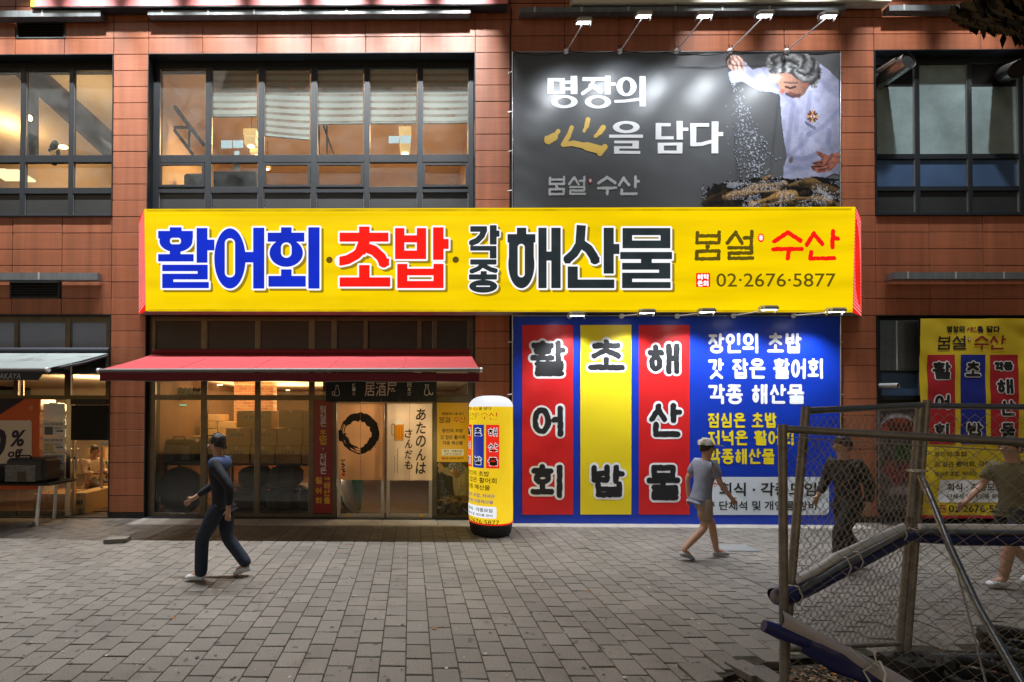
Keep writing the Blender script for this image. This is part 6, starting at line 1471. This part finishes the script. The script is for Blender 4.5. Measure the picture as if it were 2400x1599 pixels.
    if yoke:
        q, e2 = [], []
        sk_ = [(*g('shl'), .083), (*mid(g('chest'), g('neck'), .4), (.12, .11)), (*g('shr'), .083)]
        skin_mesh('shoulder_yoke', sk_, [(0, 1), (1, 2)], 1, yoke, t, M, 2)
    return t
def walk(st=.30, lean=.03, arm=.22):
    return dict(pel=(0, 0, .93), chest=(lean, 0, 1.27), neck=(lean+.02, 0, 1.46), head=(lean+.045, 0, 1.60), shl=(lean, .18, 1.38), shr=(lean, -.18, 1.38),
        ell=(lean-arm*.6, .22, 1.12), wrl=(lean-arm*.55, .21, .88), elr=(lean+arm*.35, -.22, 1.12), wrr=(lean+arm*1.15, -.19, .93),
        hipl=(0, .09, .88), hipr=(0, -.09, .88), knl=(.20, .09, .50), anl=(st+.05, .09, .09), tol=(st+.19, .09, .05), knr=(-.02, -.09, .47), anr=(-st-.10, -.09, .15), tor=(-st+.02, -.09, .04))
def at(px, py): p = G(px, py); return (p.x, p.y, 0)
J = walk(.20); J['head'] = (.05, 0, 1.60)
person('walking person in a dark navy jacket with blue shoulders and jeans, before the shop windows', at(520, 1356), math.pi, walk(.16, .03, .34), 'navy_coat', 'jeans', 'shoe_white', scale=.98, yoke='blue_yoke')
person('walking person in a pale cap, grey shirt and tan shorts beside the blue banner', at(1645, 1309), 0, walk(.22, .05, .2), 'shirt_grey', 'tan', 'shoe_grey', scale=.93, shorts=True, sleeves='short', cap='cap_pale')
person('walking person dressed all in black, behind the wire fence left of the yellow cloth banner', at(1990, 1336), math.pi, walk(.15, .04, .15), 'black_cloth', 'black_cloth', 'black_cloth', scale=.97)
person('walking person in a khaki shirt, black shorts and white shoes at the right edge', at(2385, 1372), math.pi, walk(.24, .02, .3), 'khaki', 'black_cloth', 'shoe_white', scale=.98, shorts=True, sleeves='short')
# seated in the left shop
sc = P(190, 1150, 1.15)
Js = dict(pel=(0, 0, .46), chest=(.03, 0, .80), neck=(.05, 0, .98), head=(.08, 0, 1.12), shl=(.04, .18, .91), shr=(.04, -.18, .91), ell=(.05, .24, .68), wrl=(.24, .14, .66), elr=(.06, -.23, .68), wrr=(.25, -.12, .66),
    hipl=(.02, .10, .44), hipr=(.02, -.10, .44), knl=(.36, .13, .42), anl=(.62, .16, .10), tol=(.74, .18, .05), knr=(.36, -.12, .44), anr=(.34, -.14, .10), tor=(.48, -.15, .05))
person('seated person in a cream jumper and grey trousers inside the left shop doorway', (sc.x+.02, 1.45, .0), R(-18), Js, 'cream', 'slate', 'shoe_white', scale=1.0, longtop=.1)
t = thing('stool', 'dark wooden stool under the seated person in the left shop', 'stool', (sc.x, 1.45, .02)); b = MB(); b.box(sc.x-.2, sc.x+.2, 1.27, 1.63, .33, .36, 'wood', .01); b.build('seat', t)
for dx in (-.16, .16):
    for dy in (-.14, .14): b = MB(); b.tube([(sc.x+dx, 1.45+dy, .33), (sc.x+dx*1.1, 1.45+dy*1.1, .02)], .016, 'wood', 6); b.build('leg', t)
# ------------------------------------------------------------------ wire fence
mat('pipe', (.23, .215, .195), .42, metal=.4, var=.3, vs=14, dirt=((.09, .07, .055), 9, .62)); mat('pipe_steel', (.34, .35, .37), .3, metal=.85, var=.2, vs=12); mat('wire', (.30, .285, .26), .40, metal=.35, var=.2, vs=30); mat('tarp_navy', (.018, .022, .11), .42, var=.15, vs=4, bump=.5, bs=16); mat('tarp_back', (.40, .36, .37), .6, var=.1, vs=6); mat('tarp_white', (.70, .70, .72), .55); mat('tie', (.60, .57, .50), .6); mat('rope', (.34, .34, .36), .8, grain=.5, gs=120)
def PZ(px, py, z): return P(px, py, -D+z)      # a point at a distance z in front of the eye plane
def linked(b, c00, c10, c01, c11, a, hgt, r, jit=.2):
    # c00 top-left, c10 top-right, c01 bottom-left, c11 bottom-right; woven zigzag wires
    c00, c10, c01, c11 = map(Vector, (c00, c10, c01, c11)); W = ((c10-c00).length+(c11-c01).length)/2; Hh = ((c01-c00).length+(c11-c10).length)/2
    n, k = int(W/a), int(Hh/hgt); nrm = (c10-c00).cross(c01-c00).normalized()
    for i in range(n):
        pts = []
        for j in range(k+1):
            u_ = (i+(.0 if (j+i) % 2 == 0 else 1.0)+random.uniform(-.06, .06)*jit)/n; v = j/k
            u_ = min(max(u_, 0), 1); sgn = 1 if (j+i) % 2 == 0 else -1
            p = c00.lerp(c10, u_).lerp(c01.lerp(c11, u_), v); p = p+nrm*(.004*sgn)+Vector((0, 0, .004*math.sin(i*.7+j*.2)))
            pts.append(p)
        b.tube(pts, r, 'wire', 4, False)
fn_lab = {}
PR = .0235
# near panel, running past the right edge of the picture
A0, A1 = PZ(1834, 1006, 2.84), PZ(2560, 1046, 2.36); A0b = Vector((A0.x+.0, A0.y, -.03)); A1b = Vector((A1.x, A1.y, -.03))
t = thing('wire_fence', 'nearest chain link fence panel with brown pipe frame, carrying the navy roll', 'fence', A0b, 'chain link fence panels')
def pipe(name, pts, r, m, par): b = MB(); b.tube(pts, r, m, 12); return b.build(name, par)
pipe('post', [A0+Vector((0, 0, .03)), A0b], PR, 'pipe', t); pipe('top_rail', [A0+Vector((.02, 0, 0)), A1], .0235, 'pipe', t); pipe('bottom_rail', [A0b+Vector((0, 0, .12)), A1b+Vector((0, 0, .12))], .016, 'pipe', t); pipe('post', [A1, A1b], PR, 'pipe', t)
b = MB(); linked(b, A0+Vector((.03, 0, -.045)), A1+Vector((0, 0, -.045)), A0b+Vector((.03, 0, .12)), A1b+Vector((0, 0, .12)), .043, .043, .0021); b.build('chain_link_mesh', t)
pipe('tension_wire', [A0+Vector((.02, 0, -.05)), A1+Vector((0, 0, -.05))], .003, 'wire', t)
# second panel, going away from the viewer
B0, B1 = PZ(1889, 953, 2.98), PZ(2156, 944, 3.56); b0, b1 = PZ(1838, 1560, 2.95), PZ(2106, 1545, 3.53)
t = thing('wire_fence', 'leaning chain link fence panel running back from the near post, with the white roll', 'fence', b0, 'chain link fence panels')
pipe('post', [B0, b0], PR, 'pipe', t); pipe('top_rail', [B0.lerp(b0, .018), B1.lerp(b1, .01)], .0235, 'pipe_steel', t); pipe('post', [B1, b1], PR, 'pipe', t); pipe('bottom_rail', [b0.lerp(B0, .06), b1.lerp(B1, .06)], .017, 'pipe', t)
b = MB(); linked(b, B0.lerp(b0, .04), B1.lerp(b1, .04), b0.lerp(B0, .06), b1.lerp(B1, .06), .036, .04, .0021, .8); b.build('chain_link_mesh', t)
# third panel, along the building
C0_, C1_ = PZ(2172, 944, 3.56), PZ(2700, 951, 3.50); c0, c1 = PZ(2124, 1545, 3.54), PZ(2700, 1545, 3.50)
t = thing('wire_fence', 'chain link fence panel in front of the yellow cloth banner, farthest to the right', 'fence', c0, 'chain link fence panels')
pipe('post', [C0_+Vector((0, 0, .02)), c0], PR, 'pipe', t); pipe('top_rail', [C0_.lerp(c0, .012), C1_.lerp(c1, .012)], .0225, 'pipe_steel', t); pipe('bottom_rail', [c0.lerp(C0_, .012), c1.lerp(C1_, .012)], .017, 'pipe_steel', t); pipe('post', [C1_, c1], PR, 'pipe', t)
b = MB(); linked(b, C0_.lerp(c0, .04), C1_.lerp(c1, .04), c0.lerp(C0_, .02), c1.lerp(C1_, .02), .047, .045, .0020); b.build('chain_link_mesh', t)
b = MB()
for (x, y, z) in ((2148, 1102, 3.5), (2155, 1240, 3.5), (2150, 1105, 3.48)): p = PZ(x, y, z); b.tube([p+Vector((-.05, -.03, 0)), p+Vector((0, -.045, .005)), p+Vector((.05, -.03, 0)), p+Vector((.05, .03, 0)), p+Vector((-.05, .03, .0)), p+Vector((-.05, -.03, 0))], .004, 'tie', 5)
b.build('wire_tie', t)
# brace pipe and rope
pts = [PZ(2158, 1115, 3.45), PZ(2190, 1190, 3.35), PZ(2225, 1280, 3.22), PZ(2290, 1420, 3.0), PZ(2400, 1612, 2.72)]
bm2 = MB(); bm2.tube(pts, .021, 'pipe_steel', 12); bm2.build('brace_pipe', None, 'slanted grey brace pipe leaning on the double fence post', 'pipe', loc=tuple(pts[-1]))
pts = [PZ(2160, 1100, 3.42), PZ(2200, 1230, 3.35), PZ(2245, 1345, 3.25), PZ(2270, 1440, 3.15), PZ(2312, 1605, 3.0)]
bm2 = MB(); cr = []
for i in range(60):
    f = i/59*4; k = min(int(f), 3); cr.append(pts[k].lerp(pts[k+1], f-k))
for ph in (0, math.pi): bm2.tube([p+Vector((.0035*math.cos(i*1.3+ph), 0, .0035*math.sin(i*1.3+ph))) for i, p in enumerate(cr)], .0045, 'rope', 5)
bm2.build('rope', None, 'twisted grey rope hanging slack from the double fence post', 'rope', loc=tuple(pts[-1]))
# rolled tarpaulins
def roll(b, pts, rr, m, seed=0, flat=.8, n=18, fold=.10):
    pts = [Vector(p) for p in pts]; fine_ = []; N_ = 36
    for i in range(N_+1):
        f = i/N_*(len(pts)-1); k = min(int(f), len(pts)-2); fine_.append((pts[k].lerp(pts[k+1], f-k), rr[k]+(rr[k+1]-rr[k])*(f-k)))
    rows = []
    for i, (p, r) in enumerate(fine_):
        tt = (fine_[min(i+1, N_)][0]-fine_[max(i-1, 0)][0]).normalized(); u_ = (Vector((0, 0, 1))-tt*tt.z).normalized(); v = tt.cross(u_)
        rows.append([p+u_*r*math.cos(a)*(1+fold*math.sin(3*a+seed+i*.15)+fold*.6*math.sin(7*a+i*.31))+v*r*flat*math.sin(a)*(1+fold*math.sin(2*a+i*.2+seed)) for a in [k*2*math.pi/n for k in range(n)]])
    b.grid(rows, m, True, True); b.face(rows[0][::-1], m); b.face(rows[-1], m)
t = thing('rolled_tarp', 'white and navy tarpaulin rolled up and tied along the middle of the fence', 'tarpaulin', PZ(1850, 1400, 3.0), 'rolled tarpaulins on the fence')
b = MB(); roll(b, [PZ(1845, 1400, 2.9), PZ(1960, 1345, 3.08), PZ(2145, 1252, 3.47)], [.05, .045, .033], 'tarp_navy', 1, .8); roll(b, [PZ(2150, 1262, 3.47), PZ(2260, 1264, 3.47), PZ(2700, 1264, 3.44)], [.034, .045, .045], 'tarp_navy', 2, .8); b.build('navy_roll', t)
b = MB(); roll(b, [PZ(1868, 1362, 2.92), PZ(1960, 1308, 3.1), PZ(2118, 1236, 3.47)], [.018, .042, .03], 'tarp_white', 3, .5); roll(b, [PZ(2155, 1234, 3.47), PZ(2260, 1236, 3.47), PZ(2700, 1240, 3.44)], [.022, .024, .024], 'tarp_white', 4, .6); b.build('white_roll', t)
pipe('pole', [PZ(1862, 1392, 2.9), PZ(1985, 1318, 3.06), PZ(2128, 1244, 3.42)], .018, 'pipe_steel', t); pipe('pole', [PZ(2150, 1247, 3.42), PZ(2700, 1252, 3.40)], .018, 'pipe_steel', t)
b = MB(); c = PZ(1817, 1399, 2.88)
b.tube([c, PZ(1850, 1392, 2.9)], .052, 'tarp_navy', 18, False); sp_ = [(c+Vector((-.002, 0, 0)))+Vector((0.0, .048*(1-k/60)*math.cos(k*.42), .048*(1-k/60)*math.sin(k*.42))) for k in range(56)]
sp_ = [c+Vector((.05*(1-k/60)*math.cos(k*.42)*.75-.0, -.003, .05*(1-k/60)*math.sin(k*.42))) for k in range(56)]; b.tube(sp_, .004, 'tarp_back', 4); b.build('roll_end', t)
b = MB()
for x, y, z in ((1975, 1325, 3.05), (2003, 1312, 3.1), (1862, 1393, 2.9), (2106, 1250, 3.4)): p = PZ(x, y, z); b.tube([p+Vector((.0, -.03, .06)), p+Vector((.01, -.05, 0)), p+Vector((.005, -.03, -.06)), p+Vector((0, .05, -.03)), p+Vector((0, .05, .04)), p+Vector((.0, -.03, .06))], .004, 'tie', 5)
b.build('tie', t)
t = thing('rolled_tarp', 'navy tarpaulin rolled with its pale back showing, tied low on the near fence panel', 'tarpaulin', PZ(1800, 1470, 2.75), 'rolled tarpaulins on the fence')
b = MB(); roll(b, [PZ(1790, 1466, 2.74), PZ(1830, 1482, 2.72), PZ(1900, 1508, 2.68)], [.036, .044, .04], 'tarp_navy', 5, .8, 18, .03); roll(b, [PZ(1885, 1506, 2.69), PZ(1960, 1542, 2.63), PZ(2030, 1580, 2.57), PZ(2060, 1590, 2.55), PZ(2110, 1625, 2.5), PZ(2250, 1700, 2.4)], [.045, .075, .06, .035, .075, .09], 'tarp_navy', 6, .6, 22, .20); b.build('navy_roll', t)
b = MB(); e0, e1 = [PZ(1836, 1432, 2.70), PZ(1930, 1486, 2.64), PZ(2065, 1556, 2.54), PZ(2180, 1622, 2.44)], [PZ(1834, 1470, 2.69), PZ(1925, 1512, 2.63), PZ(2050, 1585, 2.53), PZ(2150, 1650, 2.43)]
rows = []
for k in range(25):
    f = k/24*3; i = min(int(f), 2); a_, c_ = e0[i].lerp(e0[i+1], f-i), e1[i].lerp(e1[i+1], f-i); rows.append([a_.lerp(c_, j/6)+Vector((0, -.02*math.sin(j/6*3.1)+.01, 0)) for j in range(7)])
b.grid(rows, 'tarp_back'); b.grid([[p+Vector((0, .006, 0)) for p in r] for r in rows], 'tarp_navy'); b.build('pale_flap', t)
b = MB(); p = PZ(2058, 1566, 2.47); b.tube([p+Vector((.01, 0, .035)), p+Vector((-.01, -.05, .0)), p+Vector((-.035, -.06, -.07)), p+Vector((-.03, -.02, -.12)), p+Vector((.0, .08, -.06)), p+Vector((.01, 0, .035))], .006, 'tie', 6); b.tube([PZ(1992, 1518, 2.5), p, PZ(2048, 1530, 2.5)], .004, 'tie', 5); b.build('tie', t)
# block, hoses, loose blocks, litter
t = thing('rubber_block', 'black rubber foot block holding the double fence post', 'fence foot', G(2150, 1580)); fb = G(2150, 1575)
b = MB(); b.obox((fb.x, fb.y, .04), (.20, .03, 0), (-.02, .11, 0), (0, 0, .065), 'rubber'); b.build('block', t); b = MB()
for dx in (-.10, .05):
    for dy in (-.04, .04): b.lathe((fb.x+dx, fb.y+dy, .105), [(.026, 0), (.026, .012), (.018, .016)], 'rubber', 12)
b.build('stud', t)
def hose(label, cpx, cpy, r0, turns, z0, seed):
    c = G(cpx, cpy); b = MB(); n = int(turns*44); pts = []
    for i in range(n): a = i*2*math.pi/44+seed; rr = r0+.012*math.sin(a*1.7+seed); pts.append(Vector((c.x+rr*math.cos(a), c.y+rr*.8*math.sin(a), z0+.055*i/44+.02*math.sin(a*.5+seed))))
    fine_, rad = [], []
    for i in range(len(pts)-1):
        for k in range(4): fine_.append(pts[i].lerp(pts[i+1], k/4)); rad.append(.036 if k < 2 else .030)
    b.tube(fine_, .03, 'rubber', 10, True, rad); return b.build('corrugated_hose', None, label, 'hose', 'coils of corrugated hose', loc=(c.x, c.y, 0))
hose('front coil of black corrugated hose at the lower right corner', 2330, 1625, .22, 2.4, .0, .5); hose('rear, higher coil of black corrugated hose at the right edge', 2420, 1560, .26, 3.2, .03, 2.0)
lb_ = ['loose paving block tilted at the edge of the dug-up strip, nearest the viewer', 'loose paving block overhanging the dirt just left of the fence post', 'loose paving block sunk beside the dug-up strip', 'pale loose paving block lying on the dirt']
for k, (px, py, rz, tx, ty) in enumerate(((1640, 1580, .12, .10, -.05), (1752, 1572, .25, -.02, .09), (1700, 1552, .1, .05, .08), (1800, 1590, .3, .12, .05))):
    c = G(px, py); M_ = Matrix.Rotation(rz, 3, 'Z') @ Matrix.Rotation(tx, 3, 'X') @ Matrix.Rotation(ty, 3, 'Y')
    b = MB(); b.box(-.1, .1, -.108, .108, -.03, .03, 'paver', .005); o = b.build('loose_paver', None, lb_[k], 'paving block', 'loose paving blocks', tone=[.35]*len(b.f)); o.data.transform(M_.to_4x4()); o.location = (c.x, c.y, -.005 if k != 2 else -.02)
mat('chip', (.14, .11, .08), .9, tone=.7); mat('dry_leaf', (.24, .10, .025), .7, tone=.5)
b = MB(); tn = []; random.seed(21)
for k in range(2600):
    px, py = random.uniform(1690, 2400), random.uniform(1540, 1690); c = G(px, py)
    if c.y > edge_y(c.x)-.0: continue
    r = random.uniform(.004, .017); a = random.uniform(0, 6.3); n = len(b.f)
    if random.random() < .75: b.obox((c.x, c.y, -.05+r*.4), (r*math.cos(a), r*math.sin(a), r*.2), (-r*.7*math.sin(a), r*.7*math.cos(a), 0), (0, 0, r*.5), 'chip')
    else: b.face([(c.x+r*2*math.cos(a), c.y+r*2*math.sin(a), -.04), (c.x-r*math.sin(a), c.y+r*math.cos(a), -.03), (c.x-r*2*math.cos(a), c.y-r*2*math.sin(a), -.045), (c.x+r*math.sin(a), c.y-r*math.cos(a), -.028)], 'dry_leaf')
    v = random.random(); tn += [v]*(len(b.f)-n)
b.build('litter', tone=tn, kind='stuff', label='wood chips, gravel and dry leaves in the dug-up strip')
for k, (px, py) in enumerate(((812, 1278), (405, 1390+60), (1378, 1388), (1018, 1475))):
    c = G(px, py); b = MB(); rows = []
    for i in range(5): rows.append([(c.x-.03+.015*i, c.y+(j-1)*.014*math.sin(math.pi*(i+.5)/5), .006+.008*math.sin(i*1.3+j)+.004*j) for j in range(3)])
    b.grid(rows, 'dry_leaf'); b.build('fallen_leaf', None, ('small brown leaf on the shadowed pavement before the doors', 'brown leaf on the pavement at the left, in front of the walking person', 'small pale scrap on the pavement right of the column', 'tiny leaf on the pavement in the middle foreground')[k], 'leaf', 'fallen leaves', loc=(c.x, c.y, 0), tone=[.5]*8)
b = MB(); random.seed(33)
for k in range(170):      # chewing gum and crumbs trodden into the paving
    c = G(random.uniform(20, 2000), random.uniform(1290, 1598)); r = random.uniform(.006, .017); n = 7
    if c.y < edge_y(c.x)+.1: continue
    b.face([(c.x+r*(1+random.uniform(-.3, .3))*math.cos(i*2*math.pi/n), c.y+r*(1+random.uniform(-.3, .3))*math.sin(i*2*math.pi/n), .0042) for i in range(n)], random.choice(('gum', 'gum', 'gum_pale')))
mat('gum', (.06, .053, .046), .8); mat('gum_pale', (.34, .32, .29), .8)
b.build('gum_spots', kind='stuff', label='small gum spots and crumbs trodden into the paving')
# drain cover in front of the blue banner
t = thing('drain_grate', 'steel drain grate in the pavement before the blue banner', 'grate', G(1722, 1287)); c = G(1722, 1285); b = MB(); b.box(c.x-.26, c.x+.26, c.y-.17, c.y+.17, -.01, .0065, 'pipe_steel'); b.build('frame', t); b = MB()
for k in range(16): x = c.x-.235+k*.0313; b.box(x-.005, x+.005, c.y-.15, c.y+.15, .007, .012, 'bracket')
b.build('bar', t)
# food picture stand seen through the fence
t = thing('menu_banner', 'food picture stand with meat and greens seen through the leaning fence panel', 'banner stand', P(2105, 1212, -.15)); pp = Paint(2062, 958, 2150, 1190, 1.6, (.30, .27, .27)); n = vnoise(pp.X, pp.Y, 22, 2); n2 = vnoise(pp.X, pp.Y, 7, 5)
pp.blob(2106, 1000, 46, 34, (.75, .74, .78), 1, .2); m = ((pp.X-2106)/42)**2+((pp.Y-1005)/26)**2 < 1; v = .25+.5*n; pp.C[m] = np.stack([v*.9, v*.35, v*.28], -1)[m]; pp.blob(2120, 1060, 30, 22, (.10, .30, .08), .95, .4, -.5)
for k in range(4): pp.blob(2085+k*17, 1100+20*(k % 2), 20, 24, (.55, .20, .20), .8, .5); pp.blob(2095+k*12, 1150, 16, 14, (.7, .66, .66), .6, .6)
pp.C *= (.55+.5*n2)[..., None]; pp.build('printed_photo', on(-.15), 'ink', t); b = MB(); q = rect(2060, 955, 2152, 1195, -.145); b.box(q[0], q[1], -.145, -.13, q[2], q[3], 'print_grey'); b.box(q[0]+.3, q[0]+.34, -.13, -.10, 0, q[3], 'iron'); b.box(q[0]+.1, q[1]-.1, -.3, .0, 0, .02, 'iron'); b.build('stand', t)
# dry foliage hanging in at the upper right corner, close to the viewer
mat('dry_foliage', (.050, .033, .012), .9, tone=.7); mat('trunk', (.06, .045, .03), .9, bump=.6, bs=20)
t = thing('tree', 'dark tree with dry hanging brown foliage in the upper right corner', 'tree', PZ(2620, 1500, 3.6)); b = MB(); tn = []; random.seed(5)
tr_ = MB(); zq = 3.6; base = PZ(2640, 1500, zq); tr_.tube([(base.x, base.y, -.05), (base.x-.03, base.y, 1.5), (base.x+.02, base.y, 3.0), (base.x-.3, base.y-.1, 4.6)], .12, 'trunk', 12, True, [.15, .12, .11, .06]); tr_.tube([(base.x+.02, base.y, 3.2), PZ(2560, -60, 3.6), PZ(2420, -10, 3.7), PZ(2330, 20, 3.7)], .04, 'trunk', 8, True, [.06, .045, .03, .012]); tr_.build('trunk', t)
def low_edge(px): return 28 if px < 2240 else (45+(px-2240)*.22 if px < 2380 else 76)
for k in range(5200):
    px = 2228+(random.random()**.8)*420; lo = low_edge(px)-(0 if px > 2245 else 4); py = random.uniform(-220, lo); z = random.uniform(3.45, 3.9)
    if px < 2275 and py < 10-(px-2228)*.4+0: 
        if py < 26-(px-2228)*.62: continue
    c = PZ(px, py, z); L_ = random.uniform(.07, .15); a = random.gauss(-.5, .4); d = Vector((math.cos(a)*.6, random.uniform(-.4, .4), -abs(math.sin(a))-.35)).normalized(); w_ = d.cross(Vector((random.uniform(-.5, .5), 1, random.uniform(-.3, .3)))).normalized()*L_*.24
    b.face([c, c+d*L_*.5+w_, c+d*L_, c+d*L_*.5-w_], 'dry_foliage'); tn.append(random.random())
for k in range(500):  # lower fringe: its lit look is put into a lighter leaf tone
    px = random.uniform(2228, 2410); py = low_edge(px)+random.uniform(-6, 9 if px > 2245 else 14); c = PZ(px, py-4, random.uniform(3.4, 3.6)); L_ = random.uniform(.03, .06); d = Vector((random.uniform(-.6, .3), -.3, -1)).normalized(); w_ = Vector((L_*.14, 0, 0)); b.face([c, c+d*L_*.5+w_, c+d*L_, c+d*L_*.5-w_], 'dry_foliage'); tn.append(1.0)
b.build('crown', t, tone=tn)
